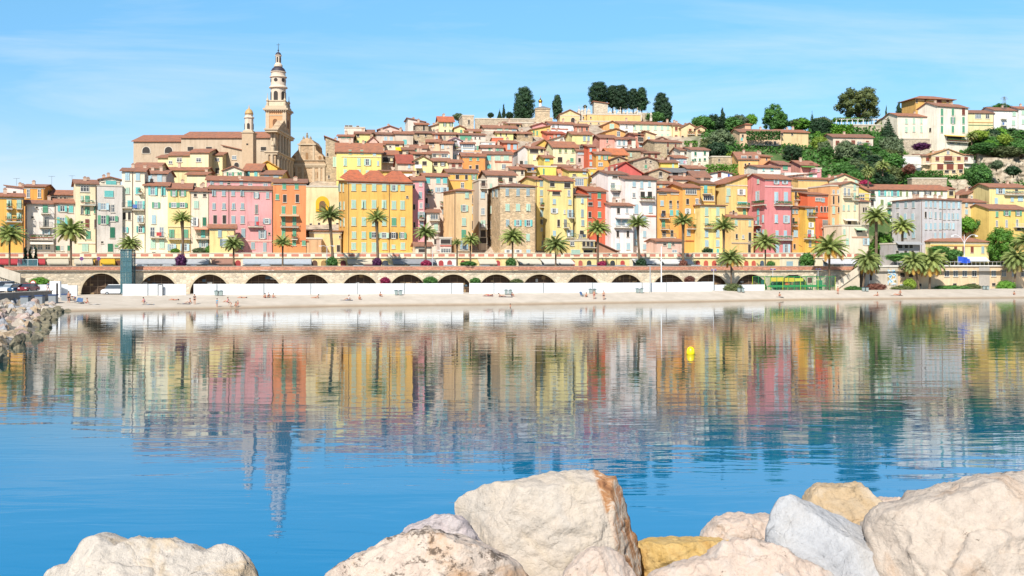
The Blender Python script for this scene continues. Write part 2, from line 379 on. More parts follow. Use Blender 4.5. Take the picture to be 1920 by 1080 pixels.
    for fx in chim:
        cx_, cy_ = fx*w, d*rnd.uniform(.3, .6); zt = rf(cx_, cy_); k = MB()
        hh = rnd.uniform(.5, 1.0)
        k.box(cx_-.32, cx_+.32, cy_-.25, cy_+.25, zt-1.0, zt+hh); k.box(cx_-.4, cx_+.4, cy_-.33, cy_+.33, zt+hh, zt+hh+.1); k.box(cx_-.22, cx_+.22, cy_-.15, cy_+.15, zt+hh+.1, zt+hh+.28, 1)
        k.build('chimney', [plain('D8BCA4', .9, .75), roof_mat()], o)
    if ws is None: ws = (1.0, 1.7) if dy < 14 else (.95, 1.45)
    wrow = []
    # window rows
    def uf(px, side):
        t = (px-HX)/F
        if side == 'F': return (t*Y-X0)/(c-t*sn)
        Ox, Oy = (X0, Y) if side == 'L' else (X0+w*c, Y+w*sn)
        return (Ox-t*Oy)/(sn+t*c)
    for row in [r.strip() for r in win.split(';') if r.strip()]:
        tk = row.split(); side = 'F'
        if tk[0] in ('L', 'R'): side = tk[0]; tk = tk[1:]
        if tk[0] in 'BSAD':
            op = tk[0]
            if op == 'D':
                for xx in tk[1:]:
                    u = uf(U(float(xx)), 'F'); k = MB(); k.tube([(u, -.1, .3), (u, -.1, Hh-.15)], .06, 6); k.build('drainpipe', plain('7E5A48', .6, .7), o)
                continue
            yy = V(float(tk[1])); ua, ub = uf(U(float(tk[2])), side), uf(U(float(tk[3])), side)
            if ua > ub: ua, ub = ub, ua
            z = WZ(yy, Y+(ua+ub)/2*(sn if side == 'F' else c))-gz
            if op == 'B':
                cc = tk[4] if len(tk) > 4 else 'k'
                if side == 'F': balcony(o, ua, ub, z, 0, 0, col=cc)
                else: balcony(o, 0, ub-ua, z, -R(90), 0, col=cc).location = (0, ub, z)
            elif op == 'S':
                k = MB(); k.box(ua, ub, -.14, -.001, z-.14, z+.14); k.build('string_course', plain(tk[4] if len(tk) > 4 else 'F0E2CC', .9, .8), o)
            elif op == 'A':
                hh = float(tk[4])/s*Y/F; k = MB(); k.prism([(-.02, z), (-1.3, z-hh), (-1.3, z-hh-.12), (-1.22, z-hh-.1), (-.02, z-.1)], 'x', ua, ub); k.build('awning', plain(tk[5] if len(tk) > 5 else 'D8D4CC', .9, .8), o)
            continue
        yy = V(float(tk[0])); mt = re.match(r'^([cowka])([a-z]?)(?:(\d+)x(\d+))?$', tk[1])
        kind, cc = mt.group(1), mt.group(2) or sc
        if kind == 'k' and mt.group(2): kind = 'c'
        for xx in tk[2:]:
            px = U(float(xx)); u = uf(px, side); yd = Y+u*(sn if side == 'F' else c)
            z = WZ(yy, yd)-gz
            if mt.group(3): ww, wh = float(mt.group(3))/s*yd/F, float(mt.group(4))/s*yd/F
            else: ww, wh = ws
            if side == 'F': wrow.append((z, u, cc))
            if side == 'F':
                if u < ww/2 or u > w-ww/2: u = min(max(u, ww/2+.1), w-ww/2-.1)
                put_window(o, u, 0, z, 0, ww, wh, kind, cc, small)
            elif side == 'L': put_window(o, 0, min(max(u, .6), d-.6), z, -R(90), ww, wh, kind, cc, small)
            else: put_window(o, w, min(max(u, .6), d-.6), z, R(90), ww, wh, kind, cc, small)
    if small and grp == 'hill':                    # lower floors, mostly hidden by the roofs in front
        zl = min([q_[0] for q_ in wrow], default=Hh-.6); us = sorted(set(round(q_[1], 1) for q_ in wrow)) or [w*.3, w*.7]
        zl -= 2.9
        while zl > 1.4:
            for u in us[:4]:
                if rnd.random() < .8: put_window(o, min(max(u, .7), max(.7, w-.7)), 0, zl, 0, .95, 1.35, rnd.choice('ccokkw'), wrow[0][2] if wrow else sc, small)
            zl -= 2.9
    return o
# ================================================================== THE FRONT ROW
CUR[0] = 'R1'
H('orange yellow house at the far left end with two stacked iron balconies', -60, 172, 264, 270, 'F5B84A', 'f', 22, '320 cp28x62 65 137; 415 cp28x62 65 137; 500 ct 85; B 352 45 90; B 352 118 160; B 445 38 160; 500 k24x40 20 135', sc='p')
H('small pale pink gabled house peeping above the leftmost orange house', 42, 168, 200, 300, 'F6DCD4', 'l', 12, '240 k18x28 105')
H('deep orange top storey with two tall white windows behind the cream balcony house', 174, 322, 192, 290, 'EFA136', 'f', 12, '242 w24x64 205 285; R 250 k 350', d=10, ws=(1, 2))
H('cream house with green shuttered door above a brown glazed loggia, second from left', 192, 402, 316, 272, 'F1E6DA', 'f', 22, '345 k10x10 265; 355 cg32x58 326; 415 k10x10 235; B 385 295 362; 448 cy32x62 330; B 485 283 378; 520 ob26x40 333; B 575 216 384 n; 545 wn150x10 300; A 585 216 384 22 E0D8CC; 630 w34x40 240 290 345')
H('old stone house with brown tiled roof rising left of the cream yellow house', 372, 546, 252, 292, 'BFA68E', 'f', 30, '275 k14x40 385 410 440 470', stone=True)
H('narrow grey beige house with teal shutters half hidden by a palm, third along', 404, 548, 312, 272, 'E0D0C0', 'f', 26, '352 ot30x44 452; 356 ct28x50 513; 445 ot34x60 450; 520 k20x30 505; 638 cd24x36 418; 638 w18x36 450; 638 cd24x38 500; S 680 404 548')
H('cream yellow house with a wide white window under its eave and a walled balcony', 549, 700, 172, 270, 'F7E3B6', 'f', 26, '205 w60x48 613; 290 cg28x62 630; B 325 580 690 w; 275 cp18x32 592; 362 cy16x52 592; 366 cg30x52 632; 360 cg14x50 686; 455 k14x24 592; 460 cn26x62 630; 460 k12x60 690; 543 cg30x56 638; 635 cp44x52 615; S 600 560 690')
H('flat topped grey beige house with one wide aqua blind near its top', 701, 885, 190, 270, 'DDD2C6', 't', 0, '245 ct60x44 787; 336 ol36x48 748; 350 w26x56 815; 432 og36x62 748; 424 og36x40 812; 525 cd32x76 812; 595 k14x12 738; 635 cd34x58 797; 622 cg22x22 840; D 692', chim=[])
H('small penthouse with a wide aqua shutter on the flat topped beige house', 722, 872, 142, 284, 'F3E6CC', 'p', 16, '168 ct70x36 803; 150 k14x14 740', small=False)
H('tall slim cream house with pale blue shutters and a planted balcony', 882, 962, 80, 271, 'F5E6CB', 'f', 18, '118 cl30x60 921; 222 cp26x46 922; 315 ct30x44 938; B 345 884 962; 405 k16x52 900; 405 k18x56 935; 505 ot22x40 903; D 958')
H('tall cream house with open teal shutters over a white balcony near the lift', 963, 1046, 82, 271, 'F7E9C9', 'f', 18, '120 cl28x56 996; 222 ct30x50 996; B 244 1000 1030; 325 ot34x60 1012; B 360 958 1045; 425 ol20x50 1015; B 458 1000 1045; 502 ot28x48 1015')
H('grey plastered top floor with two pale shuttered windows under a red roof', 1046, 1206, 98, 285, 'CFC6BE', 'f', 20, '130 cl32x54 1080 1154', small=False)
H('cream house with bright aqua shutters on its top floor right of the lift', 1046, 1216, 186, 270, 'F8ECC8', 'f', 22, '222 ot30x64 1105; 224 ct28x64 1182; 326 og26x42 1128; 430 cl28x64 1112; 520 w30x70 1102 1168; B 560 1088 1195; 608 cp34x60 1105 1170; 677 k26x24 1112; D 1048')
CUR[0] = 'R3'
H('pale yellow house with open green shutters behind a slender curved palm', 56, 222, 207, 270, 'F4D68E', 'f', 36, '240 og22x40 100 163; 326 og34x34 100 162; 532 cg34x60 85 185; B 570 60 220 y; 632 ol30x50 85 180; D 222; S 480 56 222 EAD9A8')
H('narrow beige house with an aqua balcony door left of the pink building', 223, 356, 226, 270, 'F0DABE', 'f', 24, '248 k22x34 255 322; 322 cp32x50 262; 446 ow24x62 252; 446 kd24x62 320; A 488 245 350 12 E8A080; 532 ct28x54 312; B 568 258 352 d; 605 ob30x50 315')
H('long pink building with a set back attic storey left of the orange house', 356, 810, 212, 270, 'E9A3A2', 's', 22, '238 cb24x40 390 460 528 595; 255 ob18x42 697; 255 cb22x44 778; 335 cb22x44 390 462 532 596; 352 k26x12 462 532 596; 355 cy22x66 697; 430 k24x62 398 465; 432 cb27x56 530 596; 445 cb24x70 697; B 482 635 745 n; 442 ob26x36 773; 528 cb27x62 602; 538 ob26x60 740; 620 cb26x46 672; 632 cb24x66 757; 532 k12x16 790; 520 cb26x50 530; D 497; S 585 500 808 EFC0B0; 625 cb22x40 590')
H('recessed pink attic storey with small blue windows above the long pink building', 340, 806, 150, 282, 'EBA8A6', 's', 30, '160 cb22x34 375 443 588; 160 k18x34 497; 172 w32x30 652; 176 w32x30 762', small=False, d=7, chim=[.5])
H('small yellow annex with red tiled roof against the foot of the pink building', 358, 542, 492, 264, 'F6DC90', 'f', 22, '530 cb24x54 432; B 548 488 545 n; 598 ob30x54 463', d=5, chim=[])
H('vivid orange house with green shutters right of the long pink building', 818, 1056, 165, 269, 'EE8E4E', 's', 24, '190 cg26x42 898 988; 268 cg24x38 848; 278 k24x56 902 993; 362 cg26x56 893 972; A 395 865 1005 10 E8B088; 440 cg26x66 893 972; B 483 870 1003; 530 cg26x66 893 972; B 572 950 995; D 812; S 583 1012 1072 C8704E; 600 cg26x36 970 1040', yaw=11)
CUR[0] = 'R4'
ow = H('tall cream retaining wall with a yellow arched niche beside the orange house', -40, 232, 196, 292, 'F3DDA4', 't', 0, '', d=6, yaw=8, name='retaining_wall', cat='wall', chim=[])
H('large golden yellow block with rows of pale green shutters and three hipped roofs', 276, 746, 160, 268, 'F7BE52', 's', 8, '198 cp30x48 320 393 467 540 673; 202 op26x44 611; 320 cp32x58 320 393 467 540; 326 cp32x58 611 673; 445 cp30x58 320 393 540; 447 cg34x58 611; 447 cp30x58 467 675; 543 cp30x46 322 393; 543 og34x42 467; 545 op34x40 540; 546 ok30x42 608; 546 og28x42 672; 623 cp32x46 320 543 676; 632 cp32x66 393 467; 628 cp26x28 608; 267 k14x14 707; D 283 577; L 200 cp 224 248; L 330 cp 228 252; L 450 cp 228 252', yaw=20, d=10, sc='p', chim=[])
H('narrow pink house squeezed beside the big golden yellow block', 748, 832, 146, 273, 'EFA0A6', 'f', 26, '173 w22x34 805; 255 cb24x50 803; 330 w24x40 808; 400 ob24x52 810; B 432 790 830; 468 cb26x40 812; 190 k14x30 757; 340 k14x40 758; 470 k14x40 760', yaw=10)
H('beige house with three aqua shutters under its roof and a green balcony door', 833, 1003, 118, 278, 'EFD3BC', 'f', 20, '148 ct30x40 857 932 980; 215 ol24x34 935 980; 235 ol22x40 870; B 244 850 892; 302 cd26x56 985; B 332 943 1008; 376 ob24x36 985; 455 k18x36 990; 522 cg26x40 990; 300 k16x50 848; 330 ol16x30 850')
H('little house with two glazed balconies stuck low on the beige house front', 850, 942, 378, 272, 'EED8C4', 'f', 18, '408 wl54x42 903; B 436 868 940 y; 487 cp26x52 915; B 518 870 942 y; 590 k20x40 912', d=5, chim=[])
H('low terrace house with orange tiled roof beside a palm and shop arcade', 768, 884, 622, 264, 'EBD9C0', 'f', 24, '655 k50x22 815', d=5, chim=[])
H('white and red terrace house with glazed veranda below the beige house', 943, 1030, 568, 266, 'F0DDD0', 't', 0, '590 k70x34 985; S 620 945 1028 D88070; 655 wl74x34 987', d=5, chim=[])
H('mustard yellow house with a red roof behind the slim peach tower', 1002, 1220, 92, 284, 'F2B94E', 'f', 24, '120 k24x38 1070; 122 k18x36 1135; 124 og18x38 1190; 183 w26x40 1107; S 145 1010 1130 E8B080; 190 cg20x44 1187; 282 k24x60 1190; B 312 1176 1210; 362 op26x50 1190; 470 k26x62 1188; 550 cg 1188')
H('slim peach tower house with a pyramid roof and bright green shutters', 1062, 1176, 224, 266, 'F6CB90', 'h', 22, '253 cp26x44 1138; 348 op28x48 1118; 447 cp30x52 1117; 536 cg34x62 1115; 615 ol30x62 1118; B 655 1070 1160; D 1050', yaw=24, d=8)
CUR[0] = 'R5'
H('very narrow beige house with a rusty balcony beside the rough stone tower', 146, 206, 148, 276, 'DAC6AE', 't', 0, '168 k30x40 178; B 205 155 202 n; 255 cl28x46 173; 372 w30x50 175; 462 cp34x50 176; B 497 155 205; 532 k38x50 177; 582 k52x40 177')
H('beige rendered house with red roof looking over the stone tower', 206, 415, 110, 284, 'ECD9C2', 'f', 30, '135 k32x52 300; B 172 282 325 n; 138 k28x40 376; 205 cp18x70 232; 272 cp18x40 232', small=False)
H('square rough stone tower house with pale green and aqua shutters', 300, 556, 192, 268, 'E0C49E', 'h', 28, '232 cb24x52 350 428 500; 343 cp30x48 352 428 503; 455 cb24x46 353; 455 ot26x44 427; 456 ot28x46 503; 560 cp26x50 500; 673 ow26x48 357 428; 673 cl30x50 503; L 240 cb 250 280; L 360 cp 235; L 470 k 230; L 580 k 230', stone=True, yaw=13, d=13, chim=[])
H('yellow house squeezed between the stone tower and the lemon yellow house', 556, 664, 142, 276, 'F4D378', 'f', 20, '168 cb24x44 597; 238 cb22x42 598; 300 cb20x50 598; B 340 582 616; 385 cb22x50 600; 447 ok20x34 610; 503 w16x22 600; 555 k20x44 617; B 580 605 632; 615 cy 614; D 560')
H('lemon yellow house with triple windows under its eave and tiled side loggia', 658, 830, 150, 272, 'F6DE8C', 'f', 34, '175 k46x50 785; 170 k34x40 667; 240 w22x44 797; 238 k60x28 705; S 222 640 742 C8704E; 300 cl22x36 690; 305 cl22x36 803; 367 ow28x34 690; 376 w14x26 765; 388 ol22x56 805; B 417 792 828; 456 k20x50 722; 460 cy22x60 770; B 488 755 790; 530 cl22x36 690; 528 ob26x44 800; B 562 772 836 d; 608 w44x34 815')
H('tall yellow house with a wide glass veranda on its top floor', 832, 932, 132, 282, 'F2CE6A', 't', 0, '160 wl68x50 872; 217 k20x36 858; 220 k10x18 900; S 192 834 920 D8A860', small=False)
H('pale yellow house with a red cloth on its balcony beside the red house', 850, 934, 258, 272, 'F6E398', 'f', 14, '295 cl20x36 893; 385 cb20x52 893; 455 cb22x40 896; 525 k30x30 890; B 570 852 930; 552 wn24x24 880')
H('low yellow terrace annex with three small windows and a railing', 802, 985, 588, 264, 'F4D98A', 't', 0, '605 k24x34 905 935 962; 605 wl34x30 815; B 632 888 984; 665 cp70x30 845; 665 k70x26 935', d=5, chim=[])
H('narrow brick red house between pale yellow and white houses', 931, 1066, 225, 272, 'DC6238', 'f', 30, '258 ky20x44 948; 252 cg26x50 1015; 318 k34x26 952; 320 cb22x34 1017; 395 k22x40 948; 396 cg24x40 1017; 462 k20x34 948; 530 k22x44 1020')
H('low shed roofed wing with worn red tiles below the brick red house', 1010, 1145, 662, 264, 'C98E6C', 'l', 62, '680 k40x14 1090', d=5, chim=[])
CUR[0] = 'R6'
H('red painted gable with rusty red roof behind the white balcony house', 0, 245, 92, 296, 'E0645A', 'p', 76, '60 w10x40 62', grp='front', rc='C85A48', chim=[])
H('large white house with two long balconies and pale blue shutters', 124, 352, 140, 273, 'F8E8E0', 'f', 28, '175 cl26x38 187; 180 cl22x50 242; 175 cl20x38 298; 255 w24x34 187; 250 k34x44 250 302; B 295 225 330; 355 cl30x66 203; 355 cl28x52 307; 430 cl 260; 535 k20x44 143; 535 cl24x46 263; 540 cl34x60 205; 600 cl34x40 206; 628 cl24x38 145 263; S 405 245 345 C8704E')
H('white house with green canopied roof terrace and glazed top floor', 2, 138, 102, 276, 'F7E9E2', 'f', 22, '120 k40x20 50; 120 k30x20 95; 185 w34x40 35; 188 k20x36 100; B 218 15 136 g; 252 wp100x34 80; 296 k40x14 50; 296 wl60x14 105')
H('white front block with tiled lean-to roof and a wide white balcony', 20, 182, 330, 269, 'F9EBE6', 'f', 18, '362 k22x50 75; 362 w22x48 137; 450 cl34x48 72; 450 cl44x48 122; B 488 42 165 w; 535 k20x44 70 143; 625 cl28x48 72 145; A 415 50 160 10 C8B8B0', d=6)
H('golden orange house with tiled loggia roofs beside the large white house', 355, 542, 228, 274, 'F3B250', 'f', 24, '312 cl26x36 390; 310 k22x32 452 508; 330 cy22x32 452 508; 385 k30x40 402; B 420 368 435 n; 382 ct26x40 458 503; 460 cg26x50 400; B 500 378 432; 532 k26x34 405; B 560 386 480 y; 530 k22x46 462; 540 cg22x60 522; 242 k60x12 395; 240 wl80x14 490')
H('orange upper storey with red pitched roof behind the golden orange house', 355, 520, 172, 286, 'F0AC58', 'f', 16, '185 cp22x34 382; 186 k50x16 440', small=False)
H('low pink annex with tiled roof above the shop arcade', 352, 540, 588, 264, 'F2C4AE', 'f', 16, '610 k24x14 410; 615 cp26x40 442; 606 k20x16 470; 660 w40x22 480', d=5, chim=[])
H('orange house with a white glazed loggia along its top floor', 540, 668, 200, 272, 'F3AE4C', 'f', 26, '228 w90x40 600; 300 k22x40 575; 302 w24x44 643; B 318 628 660 y; 370 ow22x36 575 643; 450 cg30x50 645; B 497 566 670; 527 cb28x40 582 645; 590 k8x50 663; S 585 560 620 B06838')
H('yellow house with teal door and wide glazed bay under the roof', 668, 778, 172, 276, 'F2C65E', 'f', 22, '213 ct26x56 704; B 244 680 740; 276 w88x34 727; S 300 672 775 D8A860')
H('pale yellow house with double rows of white green shutters behind a tall palm', 668, 850, 330, 269, 'F5DA84', 'r', 0, '372 cp26x62 712 793; 445 cp28x50 712 793; B 490 690 772; 532 cl26x50 712 793; 603 cl28x46 713 792; 660 ct20x36 750 793', chim=[])
H('narrow orange house with a wooden balcony left of the big gabled roof', 776, 850, 222, 280, 'EFAA5A', 'f', 16, '255 ct20x40 808; B 282 778 835 n; 320 cp 805', small=False)
H('yellow gable wall with a green balcony under the long sloping tiled roof', 850, 1008, 172, 274, 'F2CD78', 'r', 66, '232 ow30x42 962; 232 cp 870; 285 cp20x40 858; B 340 925 1018 g; 310 ct80x16 970; 375 cg24x40 985; 380 k16x30 907', d=10)
H('yellow corner annex with tiled canopy and rubble stone base', 890, 1052, 418, 266, 'F3C87C', 'f', 20, '455 cp22x36 925; 458 cp20x40 1025; 552 k16x32 930; 556 w18x24 977; 555 k22x60 1025; S 600 892 1050 C8B49A; 640 k20x60 1022')
CUR[0] = 'R7'
H('tall pink corner house with white framed shutters and wide gabled roof', 131, 324, 138, 266, 'E88A88', 'f', 34, '155 ol24x36 212 275; 275 cl32x84 213 282; B 328 195 318 y; 425 cl26x56 213; 428 ol26x54 285; 540 cl24x56 218 278; B 577 180 320 w; 640 cl30x62 220; 640 ol28x62 285; S 192 131 324 F4C8C4; L 155 cp24x30 85; L 260 ol30x70 85; L B 325 57 145; L 375 ct24x44 85; L 442 ct24x62 85; L B 472 60 110; L 525 ob26x56 92; L 425 cl20x50 120; L 530 cl20x50 125', yaw=20, d=9.5)
H('mustard yellow upper house with tiny balconies right of the pink corner house', 326, 440, 218, 280, 'EDB54A', 'f', 14, '260 k16x70 355; 260 w20x30 418; B 288 342 372 n; 310 k18x40 415; S 205 326 440 F0D8B0')
H('yellow orange house with three close set windows above small balconies', 326, 428, 350, 271, 'F1AC56', 'f', 14, '370 cb18x36 335 360 390; 440 k18x44 338; B 475 326 356; 440 ol24x44 396; B 478 380 415 w; 532 cl18x46 345; 532 cl18x46 360; 625 k18x36 345; 655 k30x40 412; A 612 376 470 16 8A6A4A')
H('bright yellow narrow house with one green door balcony beside the red house', 424, 497, 345, 268, 'F3C044', 'f', 10, '380 ob24x50 455; B 412 436 496 n; 470 ow20x36 463; 530 ow30x50 455; B 568 412 482 g; 605 cy22x40 457')
H('fiery red orange house with arched top windows and open loggias', 440, 604, 250, 276, 'EA6A36', 'f', 16, '285 w60x24 520; 290 cb26x26 552; 356 a18x40 506 540 564 586; 465 ky54x60 570; B 490 538 602 n; 530 k50x40 570; S 415 500 600 D85A2C')
H('tan orange house with paired balconies beside the cream gabled house', 605, 686, 190, 275, 'EFAE70', 't', 0, '232 w20x28 628 660; 290 k14x60 628; 285 k14x50 665; S 328 606 684 E8B890; 362 cp22x50 628; 360 k14x40 665; 450 cp20x60 625; B 490 655 690 w; 530 ob20x40 630; S 250 606 684 F2C8A0')
H('cream house with small classical gable and long balcony, right of tan house', 686, 808, 180, 274, 'F5DFB4', 'p', 22, '230 w24x56 710; 232 w24x50 738; B 272 694 756; 195 cp20x46 780; 262 cp20x50 780; B 290 768 802 y; 345 cp18x40 700 735 780; A 425 694 790 14 E0D8C8; 455 k30x34 742')
H('taller cream house with broad tiled gable behind the small classical gable', 598, 812, 148, 290, 'F2DDB0', 'p', 44, '135 cp22x30 643; 160 cp18x30 790', small=False, grp='front')
H('yellow corner house with shallow roof beside the long white house', 806, 886, 232, 296, 'F2CE60', 'l', 40, '275 w50x50 830; S 270 808 884 E8C890', small=False, grp='front')
H('slim weathered house with pipes on its wall behind the palm tops', 806, 884, 300, 284, 'D8C8AC', 'f', 16, '360 k14x36 845 862; 430 k14x36 860; D 815', small=False)
H('cream terrace building with stone balustrade and pale green canopy behind palms', 688, 882, 478, 266, 'F3DFC2', 't', 0, '520 cp18x40 705; 590 cp26x46 727; A 490 776 850 16 B8D8B0; 590 ol26x50 860; 510 k50x26 815; S 558 760 880 D8A888', d=7)
H('ochre blind wall house with rounded top next to the mustard house', 372, 602, 140, 292, 'F2C274', 'f', 12, '215 cp22x36 478; 210 cg16x40 570', small=False)
CUR[0] = 'R8'
H('long white house with orange roof and open green shutters above the grey building', 14, 602, 214, 298, 'F2EEDC', 'f', 36, '240 ot30x40 130; 240 cp18x36 178; 242 ot30x40 223; 240 co16x40 265 310; 238 ok26x24 370 458; 240 co16x34 515 560; 308 co22x40 130; 330 cg24x50 180; B 345 160 195 d; 375 cg24x50 180; B 398 160 198; B 272 40 75 d; 242 k30x40 62; 310 k20x40 60', small=False, grp='front')
H('yellowish end pavilion with open porch right of the long white house', 598, 656, 212, 304, 'F0D894', 'h', 22, '235 k34x40 630', small=False, grp='front', chim=[])
H('big grey corner apartment building with many pale shutters and flat red tiled roof', 412, 706, 290, 268, 'CFC9C9', 'h', 22, '320 cl20x46 447 480 513; 325 cl22x52 550 580; 328 cl22x46 612 645 683; 396 k18x46 445; 396 ol14x46 478; 400 cb16x46 515 550; 408 cl20x46 580 612; 408 ol18x46 645; 408 cl20x44 675; 480 cl20x46 447 480; 478 cl20x46 513 550; 478 ol18x44 580 612; 478 cl20x46 645; 545 cl18x40 513 550 580; L 320 cb24x50 245 305 360; L 405 w24x46 245; L 410 cl24x46 300 355; L 490 cl 300 360; L 540 cl 300 360; D 565 415', yaw=25, d=10, sc='l', chim=[.15, .3, .5, .7, .85])
H('peach house with orange tiled roof right of the grey corner building', 706, 882, 304, 280, 'F2CFA2', 'f', 24, '325 cb24x30 740; 325 cl24x30 795; 375 cl24x34 740 793; 424 cl24x20 740 790')
H('old pinkish stone gabled house behind the peach house', 754, 900, 246, 298, 'DDBFA6', 'p', 44, '268 w30x18 785 838', small=False, stone=True, grp='front')
H('upper pale yellow house at the right edge with a white balcony', 906, 1170, 198, 288, 'F3D98E', 'f', 26, '225 ol34x40 985; 225 k24x34 1102; B 252 1010 1160 w; 295 cl24x40 955; 285 cl24x30 1070; 280 cl40x34 1130', small=False, grp='front')
H('lower yellow house at the right edge with green open shutters', 904, 1180, 356, 272, 'F3CC66', 'f', 34, '392 cg24x38 960; 384 og30x36 1030; 384 og30x36 1113; 460 w20x44 960; 460 w22x50 1030; 455 w22x50 1107; B 485 1080 1157 w; 500 k60x16 1130')
H('low yellow villa with wide red hipped roof and brown shutters by the flags', 480, 902, 592, 266, 'F2DA92', 'h', 50, '655 cn18x46 557; 650 cn20x40 605; 648 cn26x46 660 780; 650 cn22x46 718; 648 cb24x50 857; 645 k22x40 510; A 700 690 882 30 C8CCD0; S 620 482 900 E0B060', d=10)
H('small slate coloured restaurant with terrace canopy at the foot of the grey building', 215, 404, 610, 258, 'B9B2AE', 't', 0, '625 k40x26 260; 625 k30x26 305 340; A 590 225 404 20 A8A8A8; 665 k24x20 240 300 350', d=5, chim=[])
# ================================================================== ON THE RISE BEHIND
CUR[0] = 'Z2'
H('tall lemon yellow house with pale shutters standing over the golden block', 185, 696, 568, 312, 'F8DE78', 'f', 96, '572 cg30x44 338 470; 575 k10x14 545; 590 cl34x40 612; S 622 240 690 F0E0A8; 682 cp36x84 283 437; 684 op38x74 533; 698 kl20x48 653; 810 cp36x84 283 440; 818 cp36x78 533; 783 k16x16 655', small=False, d=11, chim=[.3, .6], grp='hill')
H('greyish stone house with orange roof at the left end of the upper town', 62, 200, 450, 322, 'C9B496', 'l', 50, '600 k16x40 85; 850 k14x40 100; 680 cp40x110 165', stone=True, chim=[.8])
H('low house with two wide green awnings behind the greyish stone house', 200, 372, 395, 340, 'E8CDB8', 'f', 16, '405 cg40x18 262 320')
H('rooftop belvedere with open dark loggia on the left skyline', 276, 505, 300, 352, 'E8D6C2', 't', 0, '282 k38x24 300 345; 284 k30x20 425; 355 k12x16 300', chim=[])
H('pale yellow house with grey roof and three small dark windows', 405, 562, 365, 344, 'F1DF8C', 'f', 20, '385 k26x26 427; 455 cd24x26 427; 456 cd22x20 508')
H('rusty roofed house with green side window behind the pale yellow one', 500, 600, 352, 352, 'D3B58E', 'f', 28, '385 cg14x40 546')
H('pink gabled attic house below the rusty roofed house', 540, 648, 450, 334, 'F0C0AC', 'p', 50, '')
H('wide pink beige house with two pale double windows near left skyline', 634, 848, 372, 344, 'E6CBB4', 'f', 20, '420 cl36x44 738 800')
H('pinkish gabled roof house on the skyline right of the belvedere', 655, 915, 320, 354, 'ECC6B6', 'p', 44, '335 k10x14 770')
H('beige house with arched turquoise window under a dark arch of tiles', 846, 1046, 366, 342, 'DFCDB6', 'f', 26, '458 ct40x56 955')
H('white skyline house with a lean grey roof and tall dark doorway', 988, 1180, 230, 366, 'E9DDD0', 'l', 36, '300 k18x50 1058; 300 k22x60 1166')
H('brown roofed lower wing of the white skyline house', 1082, 1220, 262, 362, 'C9B49A', 'f', 18, '300 k22x60 1168', stone=True)
H('pale stone gabled house left of the red roofed cream house', 1222, 1385, 290, 364, 'E5D0B2', 'r', 50, '324 k20x10 1280')
H('cream skyline house with bright red roof and dark green shutters', 1342, 1502, 228, 362, 'F6EAAC', 'f', 54, '262 od20x40 1403 1474; 333 k20x26 1407; 333 od20x28 1472', rc='D87850')
H('long stone house with brown eave beneath the skyline houses', 1052, 1282, 358, 350, 'D0BA98', 'f', 16, '380 k18x30 1105 1188; 458 k42x36 1084', stone=True)
H('orange framed bay house with a white window among stone houses', 1276, 1342, 370, 348, 'E8804E', 'f', 16, '392 w34x50 1308')
H('long beige house with grey window under brown tiles, mid terrace row', 1342, 1532, 370, 350, 'D8C4A4', 'f', 18, '410 ky24x34 1400')
H('small yellow gabled house with one green shutter near the cemetery wall', 1510, 1632, 300, 358, 'F4DC98', 'p', 26, '338 cg26x36 1588')
H('flat yellow house with long red eave below the rampart wall', 1634, 1812, 338, 356, 'F2C65C', 'f', 24, '352 k12x10 1740')
H('round cornered stone tower house on the skyline by the ramparts', 1600, 1730, 165, 372, 'DFCBB0', 't', 0, '232 k18x50 1675', stone=True, chim=[])
H('teal shuttered veranda house with pink walls at the upper town centre', 1562, 1862, 378, 348, 'EFDCCB', 'f', 18, '412 cg130x50 1640; 412 k16x24 1746 1796')
H('mustard house with dark window band under a red roof edge', 520, 722, 490, 328, 'F1C044', 'f', 16, '512 k50x26 567; 512 k16x30 592')
H('white terrace house behind a bright yellow awning', 722, 930, 475, 330, 'F1E0C2', 'f', 24, '508 k20x16 790; 500 k44x22 868; A 512 848 940 44 F2C020; 585 w40x24 902')
H('low brown tiled house between yellow awning and peach house', 930, 1050, 545, 326, 'DFC6A6', 'f', 26, '580 k20x18 980')
H('flat roofed house with green shutters and worn tiled parapet', 1010, 1202, 528, 330, 'E9D6BE', 'f', 34, '556 cg40x22 1095')
H('peach house with wide dark attic window in the town centre', 1202, 1350, 458, 336, 'F6C89E', 'f', 24, '475 k58x22 1255; 505 w16x20 1272')
H('beige house with blue grey window below the orange framed bay', 1356, 1492, 475, 335, 'E6CCB2', 'f', 24, '512 cl30x40 1380; 515 w24x20 1440')
H('lilac white gabled house with a tall purple door', 1450, 1592, 442, 338, 'EBDCE0', 'p', 32, '450 k54x22 1512; 512 ky34x66 1533; B 540 1505 1585 y', rc='A88898')
H('glass fronted veranda house with teal curtains beside the lilac gable', 1590, 1738, 478, 334, 'DCE8E8', 'f', 14, '500 wt120x40 1665')
H('house with dark loggia openings below the brown tiled terraces', 1040, 1236, 592, 320, 'D8C2A0', 'f', 20, '615 k60x22 1100; 615 k50x22 1195')
H('cream house with glazed balcony and light blue curtains on the mid slope', 1236, 1442, 586, 321, 'F2E8BC', 'f', 20, '612 k34x36 1288; 612 wl64x40 1398; B 635 1260 1440 w')
H('beige terrace house with a wide dark balcony under rusty tiles', 682, 876, 600, 318, 'E5CBB4', 'f', 44, '655 k150x50 785; B 690 700 872')
H('steep red tiled roof house above the mustard wall', 876, 1046, 694, 308, 'E4CCB0', 'f', 90, '728 cl28x50 1003', rc='B8604C', chim=[])
